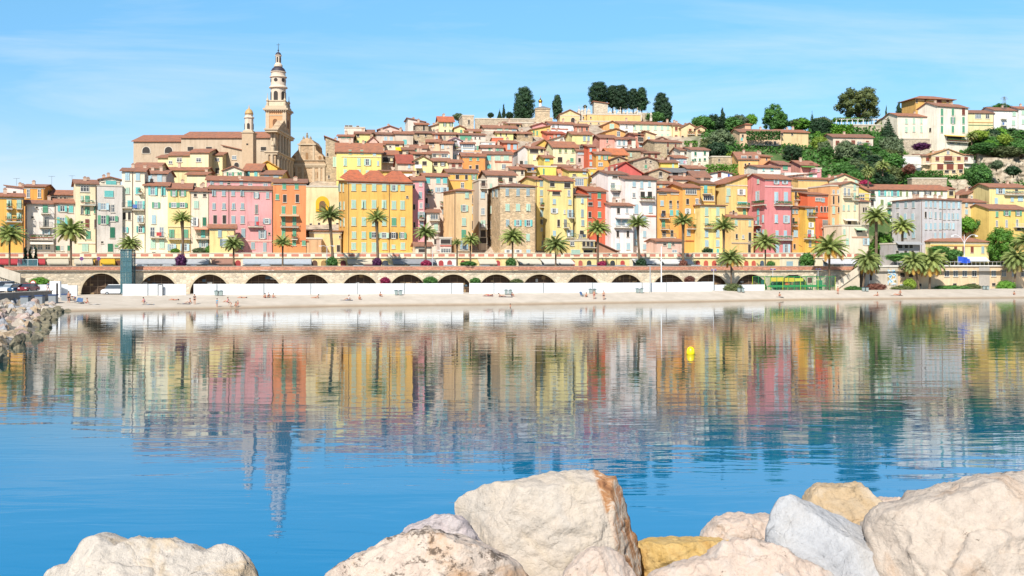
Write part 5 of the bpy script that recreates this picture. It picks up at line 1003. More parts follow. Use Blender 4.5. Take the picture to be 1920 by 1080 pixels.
for i, (a, c, hh, ww) in enumerate([(30, 340, 30, 26), (62, 345, 22, 30), (92, 330, 40, 22), (130, 342, 26, 34), (345, 365, 28, 40), (392, 352, 40, 24), (430, 368, 22, 36), (450, 345, 44, 14), (484, 366, 24, 30), (520, 362, 28, 22), (556, 368, 22, 40), (600, 366, 24, 26), (622, 350, 42, 16), (650, 372, 20, 34), (720, 384, 18, 30), (760, 380, 22, 22)]):
    px = U(a); Yt = QY(px)+20+124+(i % 3)*1.5; s = Yt/F; z1 = WZ(V(c), Yt)
    gzz = WZ(V(410), Yt)-2; w2 = ww/5.4*s/2; hh2 = z1-gzz
    o = thing('family_tomb', (WX(px, Yt), Yt, gzz), ('tall' if hh > 35 else 'low' if hh < 23 else 'medium sized')+' pale stone tomb, number %d from the left in the hilltop cemetery' % (i+1), 'tomb', 'tombs in the hilltop cemetery')
    k = MB(); k.box(-w2, w2, 0, 2.4, 0, hh2-.9); k.prism([(-w2-.1, hh2-.9), (w2+.1, hh2-.9), (0, hh2)], 'y', -.1, 2.5); k.build('chamber', plain('DCD0BE', .9, .76), o)
    k = MB(); k.box(-.06, .06, .1, .2, hh2, hh2+.7); k.box(-.25, .25, .1, .2, hh2+.35, hh2+.47); k.build('cross', plain('C8BCA8', .9, .76), o)
CUR[0] = 'Z5'
H('rough garden retaining wall left of the ochre orange house', 186, 462, 782, 316, 'C9B594', 't', 0, '810 k10x30 260; 830 k10x40 395', stone=True, name='retaining_wall', cat='wall', grp='none', yaw=6, chim=[], d=3)
CUR[0] = 'Z6'
H('pale stone terrace wall under the vine pergola', 176, 452, 418, 366, 'CDBEA6', 't', 0, '', stone=True, name='retaining_wall', cat='wall', grp='none', yaw=4, chim=[], d=3)
H('low stone terrace wall below the mint shuttered villa', 650, 900, 545, 354, 'CFC0A8', 't', 0, '', stone=True, name='retaining_wall', cat='wall', grp='none', yaw=4, chim=[], d=3)
H('white parasol terrace wall with railing left of the gabled villa', 600, 838, 700, 341, 'EDEAE4', 't', 0, '', name='terrace_wall', cat='wall', grp='none', yaw=4, chim=[], d=4)
H('ruined rubble wall above the long white house', 735, 1056, 910, 314, 'CDBBA2', 't', 0, '', stone=True, name='garden_wall', cat='wall', grp='none', yaw=4, chim=[], d=3)
H('dry stone wall along the hillside path at the right edge', 1350, 1860, 632, 336, 'C9BCA6', 't', 0, '', stone=True, name='garden_wall', cat='wall', grp='none', yaw=4, chim=[], d=2)
# pergola
o = thing('pergola', (WX(1567, 378), 378, WZ(235, 378)), 'long white columned pergola covered in green vines on the hilltop', 'pergola'); s = 378/F
L = 85*s; hp = 12*s; k = MB()
k.box(0, L, -.1, .1, hp-.25, hp); k.box(0, L, 2.4, 2.6, hp-.25, hp)
for i in range(22): x = L*i/21; k.box(x-.05, x+.05, -.6, 3.1, hp+.001, hp+.12)
k.build('beams', plain('E8E2D8', .8, .8), o)
for i in range(9):
    x = L*(i+.1)/8.4
    for y in (0, 2.5): kk = MB(); kk.tube([(x, y, -3), (x, y, hp-.25)], .16, 8); kk.build('column', plain('EDE8DE', .8, .82), o)
PERG = o; PERG_L = L; PERG_H = hp
# low building at the right end of the beach
def low_building():
    x0, x1 = 1684, 1990; Y0, Y1 = QY(x0)+1.5, QY(x1)+1.5
    A = Vector((WX(x0, Y0), Y0, 1.2)); B = Vector((WX(x1, Y1), Y1, 1.2)); d = B-A; L = d.length
    o = thing('beach_building', A, 'long low peach building with flat roof and small windows on the right beach', 'building', None, math.atan2(d.y, d.x))
    ym = (Y0+Y1)/2; u = lambda px: on_wall(px, 500, o, o.rotation_euler.z)[0]
    Ht = WZ(499.5, ym)-1.2; k = MB(); k.box(0, L, 0, 9, 0, Ht); k.build('wall', wall_mat('F4D2A6'), o)
    k = MB(); k.box(-.2, L+.2, -.35, 9.2, Ht, Ht+.3); k.build('roof_edge', plain('ECE6DC', .9, .82), o)
    k = MB(); k.box(u(1835), u(1855), -.12, -.002, 0, Ht-.1); k.build('grey_bay', plain('C4BAAE', .9, .75), o)
    for px in (1692, 1708): put_window(o, u(px), 0, WZ(515, ym)-1.2, 0, 1.3, 1.0, 'k', 'w', True)
    for px in (1775, 1791.5, 1808.5, 1826.5, 1863, 1882, 1901, 1918, 1935, 1952): put_window(o, u(px), 0, WZ(512.8, ym)-1.2, 0, 1.5, 1.5, 'w', 'w', True)
    for px in (1724, 1790, 1826, 1863, 1900): put_window(o, u(px), 0, WZ(533.5, ym)-1.2, 0, 1.1, .7, 'k', 'w', True)
    k = MB(); k.box(u(1693)-1, u(1693)+1, -.1, -.003, 0, 1.7); k.build('door', plain('C8CED0', .6, .8), o)
    k = MB(); k.box(0, L, .1, .15, Ht+1.15, Ht+1.2)
    for i in range(40): k.box(L*i/39-.02 if i else .0, L*i/39+.02, .1, .15, Ht+.3, Ht+1.15)
    k.build('railing', plain('E8E8E8', .5, .8), o)
    A = Vector((WX(1618, QY(1618)+1.0), QY(1618)+1.0, 1.2)); B = Vector((WX(1684, QY(1684)+1.0), QY(1684)+1.0, 1.2)); d = B-A
    o = thing('quay_end_wall', A, 'grey rendered wall end carrying the blue mural, behind leaning palms', 'wall', None, math.atan2(d.y, d.x)); L = d.length
    k = MB(); k.box(0, L-.02, 0, 8, 0, Ht-.1); k.build('wall', wall_mat('D4C6B2'), o); k = MB(); k.box(-.1, L-.03, -.2, 8, Ht-.098, Ht+.15); k.build('roof_edge', plain('ECE6DC', .9, .82), o)
    put_window(o, 2.2, 0, 3.4, 0, .8, 1.5, 'k', 'w', True)
    u = on_wall(1672, 500, o, o.rotation_euler.z)[0]
    m, t, b = mat_new('mural_paint'); b.inputs['Roughness'].default_value = .8
    t.links.new(ramp(t, noise_out(t, 1.1, 5, .6, dist=1.0), [(.3, lin('2F6FA8')), (.42, lin('5AA0C8')), (.5, lin('D8E4E6')), (.56, lin('C8A060')), (.64, lin('4A6A50')), (.72, lin('A8C8D8'))]), b.inputs['Base Color'])
    k = MB(); k.box(-1.25, 1.25, -.1, -.005, 1.6, 5.2, 0); mu = k.build('mural', m); mu.location = A+Vector((math.cos(o.rotation_euler.z)*u, math.sin(o.rotation_euler.z)*u-.05, 0)); mu.rotation_euler = (0, 0, o.rotation_euler.z)
    tag(mu, 'tall blue painted mural panel mounted on the wall end', 'mural')
low_building()
# rocky cliff on the right
m, t, b = mat_new('cliff_rock'); b.inputs['Roughness'].default_value = .95
c1 = ramp(t, noise_out(t, .35, 7, .7), [(.3, (.16, .12, .08, 1)), (.5, (.42, .34, .24, 1)), (.7, (.62, .54, .42, 1))]); t.links.new(c1, b.inputs['Base Color']); bump(t, b, noise_out(t, .7, 8, .7), 1.0, .8)
def cliff(px0, px1, top, bot, dy0):
    def fn(u, v):
        Y = QY(u)+20+dy0+v*9; z = WZ(bot+(top-bot)*v, Y); p = Vector((WX(u, Y)*.16, z*.22, dy0))
        n_ = mnoise.fractal(p, .7, 2.2, 6)*2.6+abs(mnoise.noise(p*.6))*2
        return (WX(u, Y)+n_*.3, Y-n_, z)
    o = grid('cliff', frange(px0, px1, 60), frange(-.15, 1.05, 40), fn, m); tag(o, kind='structure')
cliff(1838, 1965, 300, 375, 50); cliff(1782, 1828, 338, 372, 44)
# ================================================================== PLANTS
FM = {}
FC = {'dark': ('243E28', '365A34'), 'pine': ('2C4A30', '48663E'), 'mid': ('3E6E30', '5E9040'), 'bright': ('4E8A2A', '7AAA3A'), 'olive': ('5A7050', '7C8E66'), 'oak': ('4A5E30', '7A8450'), 'lime': ('7A9A30', 'A0B848'), 'purple': ('4A2250', '70306A'), 'magenta': ('9A1E50', 'C03468'), 'rust': ('6A4038', '8E5A48'), 'palm': ('728A46', 'B0BC70'), 'palmold': ('C08A38', 'D0A850'), 'palmdry': ('8A8048', 'B4A860')}
def fol(c):
    if c in FM: return FM[c]
    m, t, b = mat_new('foliage_'+c); b.inputs['Roughness'].default_value = .65
    a, d = FC[c]; oi = t.nodes.new('ShaderNodeObjectInfo')
    n1 = ramp(t, noise_out(t, 3.0 if 'palm' not in c else 1.2, 4, .7), [(.3, lin(a, .8)), (.7, lin(d, .95))])
    x = mulc(t, n1, ramp(t, oi.outputs['Random'], [(0, g(.75)), (1, (1.15, 1.1, 1.0, 1))]))
    t.links.new(x, b.inputs['Base Color'])
    tr = t.nodes.new('ShaderNodeBsdfTranslucent'); t.links.new(x, tr.inputs[0]); mx = t.nodes.new('ShaderNodeMixShader'); mx.inputs[0].default_value = .25
    t.links.new(b.outputs[0], mx.inputs[1]); t.links.new(tr.outputs[0], mx.inputs[2]); t.links.new(mx.outputs[0], t.nodes['Material Output'].inputs[0])
    FM[c] = m; return m
BARK = lambda: plain('7A6450', .95, .6, name='bark', var=.3)
def crown_mesh(kind, seed, n=3000, leaf=.05):
    r_ = random.Random(seed); blobs = []
    if kind == 'cypress':
        for i in range(16): z = i/15; rr = .5*(1-z)**.6*(.5+min(1, z*6)*.5); blobs.append((r_.uniform(-.06, .06), r_.uniform(-.06, .06), .05+z*.9, max(.1, rr*.8), .09))
    elif kind == 'spruce':
        for i in range(12): z = i/11; blobs.append((0, 0, .04+z*.93, max(.04, .5*(1-z)), .03))
    elif kind == 'pine':
        for i in range(44):
            z = .08+.84*(i+.5)/44; a = i*2.4; k = .34*(1-abs(2*z-.95)**3)*r_.uniform(.45, 1); rr = r_.uniform(.15, .22)*(1-.35*max(0, z-.7)/.3)
            blobs.append((k*math.cos(a), k*math.sin(a), z, rr, rr*.42))
    elif kind == 'ragged':
        for i in range(60):
            a = i*2.4; e = math.asin(-.8+1.8*(i+.5)/60); k = r_.uniform(.22, .45); rr = r_.uniform(.06, .13)
            blobs.append((k*math.cos(a)*math.cos(e), k*math.sin(a)*math.cos(e), .42+k*1.2*math.sin(e), rr, rr*.9))
    else:
        for i in range(30):
            a = i*2.4; e = math.asin(-.95+1.95*(i+.5)/30); k = r_.uniform(.24, .38); rr = r_.uniform(.1, .21)
            blobs.append((k*math.cos(a)*math.cos(e), k*math.sin(a)*math.cos(e), .48+k*1.05*math.sin(e), rr, rr*1.0))
    b = MB(); tot = sum(q_[3]**2 for q_ in blobs)
    for bx, by, bz_, br, bh in blobs:
        k = int(n*br*br/tot)
        for _ in range(k):
            d = Vector((r_.gauss(0, 1), r_.gauss(0, 1), r_.gauss(0, 1))).normalized(); q0 = r_.uniform(.72, 1.08)
            p = Vector((bx+d.x*br*q0, by+d.y*br*q0, bz_+d.z*bh*1.1*q0))
            nn = (d+Vector((r_.uniform(-.7, .7), r_.uniform(-.7, .7), r_.uniform(-.4, .9)))).normalized()
            u = nn.cross(Vector((r_.uniform(-1, 1), r_.uniform(-1, 1), .3))).normalized(); v = nn.cross(u)
            s1, s2 = leaf*r_.uniform(.6, 1.3), leaf*r_.uniform(.4, .9)
            if kind in ('cypress', 'spruce'): v = (v+Vector((0, 0, 1.2 if kind == 'cypress' else -.5))).normalized()
            b.add([p-u*s1*.5, p+v*s2, p+u*s1*.5, p-v*s2], [(0, 1, 2, 3)])
    # a closed inner mass so that crowns are not see-through everywhere
    for bx, by, bz_, br, bh in blobs:
        b.lathe([(br*.66*math.sin(a), bz_-bh*.66*math.cos(a)) for a in [.25, .8, 1.57, 2.3, 2.9]], 6, cx=bx, cy=by)
    return b.mesh('crown', [fol('mid')])
CROWNS = {k: [crown_mesh(k, 10+i+hash_) for i in range(3)] for hash_, k in enumerate(('cypress', 'spruce', 'pine', 'broad'))}
CROWNS['ragged'] = [crown_mesh('ragged', 91+i, 6500, .034) for i in range(3)]
CROWNS['big'] = [crown_mesh('broad', 77, 9000, .028), crown_mesh('pine', 78, 9000, .028)]
def tree(name, label, cat, X, Y, z, w, h, kind, colr, trunk=.12, group=None, var=None, tk=None):
    o = thing(name, (X, Y, z), label, cat, group)
    me = CROWNS[kind][rnd.randrange(len(CROWNS[kind])) if var is None else var]
    c = link('crown' if trunk else 'foliage', me, o, (0, 0, h*trunk)); wk = {'broad': 1.12, 'big': 1.12, 'pine': 1.12}.get(kind, 1); c.scale = (w*wk, w*wk, h*(1-trunk)*1.03); c.rotation_euler = (0, 0, rnd.uniform(0, 6.28))
    c.material_slots[0].link = 'OBJECT'; c.material_slots[0].material = fol(colr)
    if trunk:
        k = MB(); rr = tk or max(.12, w*.035); k.tube([(0, 0, -.6), (rr*.4, 0, h*trunk), (-rr*.3, 0, h*.55)], [rr*1.3, rr, rr*.5], 7)
        for a in (0, 2.1, 4.2): k.tube([(0, 0, h*trunk), (math.cos(a)*w*.22, math.sin(a)*w*.22, h*(trunk+.35))], [rr*.6, rr*.25], 6)
        k.build('trunk', BARK(), o)
    return o
def solve(px, py, lo=22, hi=230):                  # where the line of sight through this pixel meets the hill
    t_ = (px-HX)/F
    for i in range(420):
        dy = lo+(hi-lo)*i/419; Y = QY(px)+20+dy
        if WZ(py, Y) <= ground(t_*Y, Y): return Y
    return None
def ptree(name, label, cat, px, ptop, wpx, hpx, kind, colr, trunk=.12, group=None, Y=None, var=None):
    if Y is None: Y = solve(px, ptop+hpx) or (QY(px)+20+125)
    z = WZ(ptop+hpx, Y); s = Y/F
    return tree(name, label, cat, WX(px, Y), Y, z, wpx*s, hpx*s, kind, colr, trunk, group, var)
def zt(u0, v0, u1, v1, reg):
    CUR[0] = reg; a, c, d, e = U(u0), V(v0), U(u1), V(v1); return (a+d)/2, c, d-a, e-c
def T(name, label, cat, reg, u0, v0, u1, v1, kind, colr, dy=None, **kw):
    px, top, w, h = zt(u0, v0, u1, v1, reg); ptree(name, label, cat, px, top, w, h, kind, colr, Y=None if dy is None else QY(px)+20+dy, **kw)
for a_, c_, d_, e_, kk_, l_ in ((1318, 248, 46, 34, 'mid', 'bushy tree row end right of the peach villa'), (1338, 250, 40, 36, 'dark', 'dark rounded tree left of the conical cypress on the ridge'), (1372, 250, 46, 32, 'mid', 'green tree between conical cypress and turret villa'), (1462, 244, 40, 22, 'mid', 'low tree behind the villa roof on the ridge'), (1500, 246, 44, 26, 'bright', 'bright low tree under the flat topped tree'), (1540, 246, 42, 28, 'oak', 'brownish tree right of the thin spruce'), (1545, 262, 50, 34, 'mid', 'green tree below the thin dark spruce'), (1350, 285, 54, 44, 'olive', 'olive bush right of the yellow terrace block'), (1340, 300, 50, 34, 'dark', 'dark bush above the garden retaining wall'), (1845, 292, 60, 26, 'mid', 'green bushes along the dry stone wall top'), (1880, 298, 60, 26, 'oak', 'olive bushes spilling over the cliff edge'), (1915, 296, 60, 28, 'mid', 'green bushes at the cliff edge by the frame'), (1838, 350, 44, 46, 'mid', 'green creeper mass left of the cliff'), (1900, 330, 30, 20, 'dark', 'dark shrub growing on the cliff face'), (1868, 318, 26, 18, 'olive', 'grey shrub growing on the cliff face')):
    Yx = QY(a_)+20+({1845: 66, 1880: 62, 1915: 62, 1838: 40, 1900: 46, 1868: 48, 1350: 76, 1340: 60}.get(a_, 104)); ptree('garden_tree' if d_ > 30 else 'bush', l_, 'tree', a_, c_-e_, d_, e_, 'broad', kk_, .02, Y=Yx)
SKY_G = 'dark trees along the hilltop skyline'
T('pine_tree', 'widest and tallest dark pine left of the golden domed chapel', 'tree', 'Z3', 445, 120, 668, 475, 'big', 'dark', 134, trunk=.02, var=1)
T('pine_tree', 'lower left bulge of the dark pine clump by the domed chapel', 'tree', 'Z3', 440, 265, 560, 480, 'pine', 'dark', 132, trunk=.05)
T('cypress_tree', 'smallest round dark tree on the left rampart', 'tree', 'Z3', 183, 380, 248, 445, 'broad', 'dark', 136, trunk=.1)
T('cypress_tree', 'pointed little cypress on the left rampart', 'tree', 'Z3', 318, 305, 376, 450, 'cypress', 'dark', 136, trunk=.05)
T('cypress_tree', 'broken topped small cypress left of the pointed one', 'tree', 'Z3', 278, 345, 335, 450, 'spruce', 'dark', 136, trunk=.05)
T('cypress_tree', 'low dark bush tree right of the pointed little cypress', 'tree', 'Z3', 366, 372, 450, 460, 'broad', 'dark', 136, trunk=.05)
T('pine_tree', 'narrow dark pine right of the golden domed chapel', 'tree', 'Z3', 832, 200, 950, 480, 'pine', 'dark', 133, trunk=.08)
T('pine_tree', 'leftmost tall pine of the hilltop grove above the ruin', 'tree', 'Z4', 118, 68, 345, 360, 'big', 'dark', 138, trunk=.1, var=1)
T('pine_tree', 'second pine of the hilltop grove, thinner crown', 'tree', 'Z4', 295, 105, 445, 372, 'pine', 'dark', 139, trunk=.12)
T('pine_tree', 'third pine of the hilltop grove, wide and rounded', 'tree', 'Z4', 365, 100, 555, 378, 'big', 'dark', 137, trunk=.05, var=1)
T('pine_tree', 'fourth pine of the hilltop grove, slim with high crown', 'tree', 'Z4', 512, 135, 645, 378, 'pine', 'dark', 138, trunk=.1)
T('pine_tree', 'rightmost pine of the hilltop grove, dense and oval', 'tree', 'Z4', 592, 125, 738, 382, 'pine', 'dark', 138, trunk=.03)
T('pine_tree', 'isolated broad pine standing right of the cemetery grove', 'tree', 'Z4', 778, 178, 948, 470, 'big', 'dark', 136, trunk=.0, var=1)
T('pine_tree', 'shorter pine leaning on the isolated broad pine', 'tree', 'Z4', 850, 275, 990, 490, 'pine', 'dark', 132, trunk=.0)
T('leafy_tree', 'light green tree at the foot of the isolated broad pine', 'tree', 'Z4', 715, 365, 895, 490, 'broad', 'mid', 126, trunk=.0)
T('bush', 'small dark bush on the old ruin terrace', 'bush', 'Z4', 70, 303, 112, 345, 'broad', 'dark', 138, trunk=0)
T('leafy_tree', 'feathery blue green tree on the skyline behind the cream red roofed house', 'tree', 'Z2', 1490, 130, 1630, 225, 'broad', 'olive', 112, trunk=.1)
T('cypress_tree', 'conical dark cypress left of the vine covered villa', 'tree', 'Z5', 236, 292, 356, 510, 'cypress', 'dark', 104, trunk=.0)
T('leafy_tree', 'first dark bushy tree right of the twin gabled villa', 'tree', 'Z5', 10, 360, 160, 500, 'broad', 'mid', 106, trunk=.05)
T('leafy_tree', 'blue green olive tree behind the small turret', 'tree', 'Z5', 360, 345, 560, 510, 'broad', 'olive', 106, trunk=.05)
T('leafy_tree', 'bright leafy tree rising right behind the olive tree', 'tree', 'Z5', 520, 338, 645, 480, 'broad', 'bright', 108, trunk=.05)
T('leafy_tree', 'big round vivid green tree above the villa roofs', 'tree', 'Z5', 680, 252, 970, 505, 'ragged', 'mid', 106, trunk=.03)
T('leafy_tree', 'flat topped yellowish tree right of the vivid green tree', 'tree', 'Z5', 965, 398, 1112, 505, 'broad', 'oak', 104, trunk=.25)
T('spruce_tree', 'thin dark spruce with sharp tip on the skyline', 'tree', 'Z5', 1155, 315, 1250, 545, 'spruce', 'dark', 100, trunk=.0)
T('oak_tree', 'large spreading evergreen oak on the skyline above the pergola', 'tree', 'Z6', 40, 55, 455, 372, 'ragged', 'oak', 112, trunk=.06)
T('cypress_tree', 'dark conical cypress left of the ochre wide eaved house', 'tree', 'Z6', 568, 210, 662, 365, 'cypress', 'dark', 110, trunk=0)
T('cypress_tree', 'pointed cypress tip above the big dark conifer', 'tree', 'Z6', 478, 245, 520, 420, 'cypress', 'pine', 102, trunk=0)
T('conifer_tree', 'big dark conifer left of the mint shuttered villa', 'tree', 'Z6', 430, 330, 602, 560, 'spruce', 'dark', 90, trunk=0)
T('leafy_tree', 'grey green olive tree below the big dark conifer', 'tree', 'Z6', 430, 490, 648, 760, 'broad', 'olive', 70, trunk=.05)
T('leafy_tree', 'dark leafy tree between cream villa and olive tree', 'tree', 'Z6', 370, 500, 480, 700, 'broad', 'mid', 72, trunk=.05)
T('leafy_tree', 'pale olive tree covering the corner of the brown shuttered villa', 'tree', 'Z6', 20, 550, 240, 760, 'broad', 'olive', 64, trunk=.05)
T('leafy_tree', 'low tree on the skyline behind the garage house', 'tree', 'Z6', 1480, 212, 1640, 300, 'broad', 'mid', 112, trunk=.1)
T('leafy_tree', 'small grey tree on the skyline left of the white villas', 'tree', 'Z6', 1390, 240, 1480, 300, 'broad', 'olive', 112, trunk=.1)
T('leafy_tree', 'lime green garden tree below the garage house', 'tree', 'Z6', 1255, 450, 1430, 560, 'broad', 'lime', 84, trunk=.0)
T('leafy_tree', 'yellow green garden tree below the white villa', 'tree', 'Z6', 1500, 495, 1650, 600, 'broad', 'lime', 80, trunk=.0)
T('leafy_tree', 'green garden shrub tree beside the lime tree', 'tree', 'Z6', 1380, 550, 1520, 640, 'broad', 'bright', 76, trunk=.0)
T('flowering_bush', 'violet bougainvillea mass above the gabled villa', 'bush', 'Z6', 738, 572, 900, 650, 'broad', 'purple', 76, trunk=0)
T('flowering_bush', 'dark purple shrub right of the garden wall', 'bush', 'Z6', 1300, 580, 1350, 650, 'broad', 'purple', 74, trunk=0)
T('flowering_bush', 'crimson bougainvillea beside the taller cream gabled house', 'bush', 'R7', 808, 142, 908, 210, 'broad', 'magenta', 38, trunk=0)
T('flowering_bush', 'maroon shrub left of the gabled villa garages', 'bush', 'Z6', 640, 770, 770, 870, 'broad', 'rust', 52, trunk=0)
T('ivy_hedge', 'tall curtain of bright ivy hanging right of the garages', 'hedge', 'Z6', 1240, 760, 1450, 1000, 'broad', 'mid', 40, trunk=0)
T('leafy_tree', 'bright plane tree behind the palms at the grey building', 'tree', 'R7', 872, 510, 1080, 725, 'ragged', 'bright', -3, trunk=.04)
T('leafy_tree', 'large bright plane tree at the right end of the quay', 'tree', 'R8', 868, 480, 1118, 750, 'ragged', 'bright', -4, trunk=.05)
T('leafy_tree', 'small rounded tree behind the blue flags', 'tree', 'R8', 582, 635, 715, 765, 'broad', 'mid', -6, trunk=.25)
T('hedge', 'flat topped green hedge above the red hipped villa', 'hedge', 'R8', 665, 405, 800, 545, 'broad', 'bright', 8, trunk=.1)
T('hedge', 'second clipped tree crown right above the red hipped villa', 'hedge', 'R8', 780, 405, 905, 545, 'broad', 'mid', 8, trunk=.1)
for i, (u0, u1) in enumerate(((168, 200), (202, 236), (244, 276))):
    CUR[0] = 'R1'; Y = QY(50)+8; px = (U(u0)+U(u1))/2
    o = thing('clipped_cypress', (WX(px, Y), Y, 6.0), ['left one of three slim cypresses in front of the red awnings', 'middle one of three slim cypresses in front of the red awnings', 'right one of three slim cypresses, set slightly apart'][i], 'tree', 'slim cypresses by the shops')
    c = link('foliage', CROWNS['cypress'][i], o); c.scale = ((u1-u0)/3.857*Y/F*1.9, (u1-u0)/3.857*Y/F*1.9, WZ(463, Y)-6.0); c.material_slots[0].link = 'OBJECT'; c.material_slots[0].material = fol('dark')
# shrubs on the quay, on the terraces and hanging on the wall
SHR = [(339, 487, 11, 13, 'purple', 1.2, 'round purple flowering bush under the slender curved palm'), (622, 490, 11, 11, 'mid', 1.2, 'round green bush at the foot of the tall palm by the niche'),
       (707, 490, 10, 9, 'purple', 1.2, 'dull purple bush at the palm in front of the golden block'), (799, 493, 11, 8, 'magenta', 1.2, 'dark red bush at the ivy covered palm trunk'),
       (878, 493, 17, 6, 'mid', 1.2, 'low green hedge below two short palms'), (958, 492, 11, 11, 'mid', 1.2, 'round green bush left of the stone tower palm'),
       (1128, 494, 9, 7, 'magenta', 1.2, 'reddish bush by the palm of the brick red house'), (1202, 492, 11, 10, 'dark', 1.2, 'dark round bush under the tall white house palm'),
       (1281, 493, 8, 9, 'rust', 1.2, 'brownish bush under the palm of the orange house'), (1514, 487, 14, 15, 'mid', 2, 'square green hedge behind the playground'),
       (1445, 494, 8, 8, 'mid', 2, 'small green bush by the pink corner house palm'), (74, 527, 18, 10, 'bright', -5, 'wide green bush in front of the left quay wall'),
       (722, 524, 9, 7, 'magenta', -.8, 'pink flowers hanging between two arches'), (807, 524, 13, 8, 'mid', -.8, 'green creeper hanging between two middle arches'),
       (891, 525, 11, 7, 'mid', -.8, 'dark green creeper right of the timber gate arch'), (969, 526, 12, 6, 'oak', -.8, 'olive creeper beside the ninth arch'),
       (1293, 523, 11, 8, 'rust', -.8, 'purplish dry creeper near the tall white mast'), (1372, 538, 20, 10, 'oak', -7, 'mound of low shrubs around the lone beach palm'),
       (1642, 537, 20, 9, 'rust', -4, 'dry reddish shrubs at the foot of the mural wall'), (1690, 540, 22, 7, 'oak', -3.5, 'low olive shrubs below the mural'),
       (1706, 531, 12, 11, 'lime', -3, 'leafy lime bush by the small white door'), (1782, 539, 36, 7, 'mid', -3, 'long low hedge in front of the beach building'),
       (1820, 538, 22, 8, 'oak', -3, 'greyish shrubs in the middle of the beach building hedge'), (1885, 535, 18, 12, 'bright', -3, 'bright shrub at the right of the beach building'),
       (1600, 540, 16, 6, 'mid', -4, 'dark low bushes right of the cream stairs'), (1455, 530, 12, 8, 'dark', 0, 'dark shrubs behind the green playground'),
       (392, 467, 7, 9, 'mid', 19, 'round potted shrub on the terrace below the beige aqua door house'), (328, 468, 8, 5, 'bright', 19, 'low bright shrub on the terrace of the pale yellow house'),
       (412, 465, 6, 12, 'mid', 19, 'tall shrub on the terrace by the small yellow annex'), (373, 468, 12, 6, 'olive', 19, 'loose terrace plants below the balcony with ivy'),
       (1760, 466, 22, 7, 'mid', 12, 'hedge in front of the red hipped villa'), (1700, 480, 44, 8, 'mid', 4, 'long dark hedge under the grey building restaurant'), (1326, 468, 10, 6, 'dark', 19, 'climbing plants at the foot of the pale yellow house')]
for px, py, rx, ry, c, off, lab in SHR:
    Y = QY(px)+off; s = Y/F; z = WZ(py+ry, Y)
    o = thing('bush', (WX(px, Y), Y, z-.2), lab, 'bush'); f = link('foliage', CROWNS['broad'][rnd.randrange(3)], o, (0, 0, -.1)); f.scale = (rx*2.3*s, min(rx*2.3*s, 2.6 if off < 0 else 4), ry*2.2*s)
    f.material_slots[0].link = 'OBJECT'; f.material_slots[0].material = fol(c); f.rotation_euler = (0, 0, 0)
# the wooded slope
FORB = [(1278, 1420, 205, 262), (1385, 1442, 193, 275), (1468, 1500, 222, 240), (1385, 1518, 238, 272), (1560, 1640, 243, 268), (1680, 1745, 205, 250), (1745, 1816, 190, 266), (1815, 1920, 200, 240), (1700, 1830, 278, 335), (1560, 1650, 218, 240), (1384, 1462, 282, 330), (1420, 1565, 300, 350), (1688, 1735, 262, 275), (1740, 1780, 330, 345), (1835, 1920, 300, 345)]
k_ = 0; rt = random.Random(21)
while k_ < 290:
    px = rt.uniform(1322, 1935); py = rt.uniform(240, 352) if px > 1400 else rt.uniform(262, 312); wp = rt.uniform(22, 48); hp = wp*rt.uniform(.65, .95)
    if px > 1790 and py > 290 and rt.random() < .6: k_ += 1; continue
    if any(px+wp*.42 > a and px-wp*.42 < c and py-hp*.85 < e and py > d for a, c, d, e in FORB): k_ += 1 if rt.random() < .15 else 0; continue
    Y = solve(px, py)
    if Y is None: Y = QY(px)+20+104
    k_ += 1
    kd = rt.choice(['broad', 'ragged', 'broad', 'ragged', 'pine']); cc = rt.choice(['mid', 'mid', 'dark', 'pine', 'olive', 'bright', 'lime', 'mid', 'dark', 'oak'])
    LM = [(1300, 235, 'the twin gabled villa'), (1408, 255, 'the vine covered villa'), (1475, 248, 'the plain tiled villa wing'), (1598, 255, 'the cream villa with brown shutters'), (1712, 225, 'the mint shuttered villa'), (1780, 215, 'the tall green shuttered villa'), (1835, 230, 'the garage house'), (1890, 220, 'the white villas'), (1768, 305, 'the gabled garage villa'), (1418, 305, 'the ochre loggia house'), (1520, 320, 'the small rose house'), (1690, 350, 'the long white house'), (1880, 320, 'the cliff'), (1570, 340, 'the cream gabled house'), (1655, 290, 'the big dark conifer')]
    lx_, ly_, ln_ = min(LM, key=lambda q_: math.hypot(q_[0]-px, q_[1]-py)); ddx, ddy = px-lx_, py-ly_
    plc = ('left of ' if ddx < 0 else 'right of ') if abs(ddx) > abs(ddy) else ('above ' if ddy < 0 else 'below '); plc += ln_; sz_ = 'small' if wp < 28 else 'medium' if wp < 40 else 'large'
    word = {'mid': 'mid green', 'dark': 'very dark green', 'pine': 'deep green', 'olive': 'grey green', 'bright': 'bright green', 'lime': 'yellow green', 'oak': 'brownish green'}[cc]
    tree('garden_tree', sz_+' '+word+({'broad': ' leafy', 'ragged': ' ragged'}.get(kd, ' upright'))+' tree '+plc, 'tree', WX(px, Y), Y, WZ(py, Y)-.5, wp*Y/F, hp*Y/F, kd, cc, .06, 'trees in the wooded hillside gardens'+' '+word+kd)
for o in bpy.data.objects:
    if o.get('group', '').startswith('trees in the wooded'): o['group'] = 'trees in the wooded hillside gardens'
b = MB(); ru = random.Random(5)
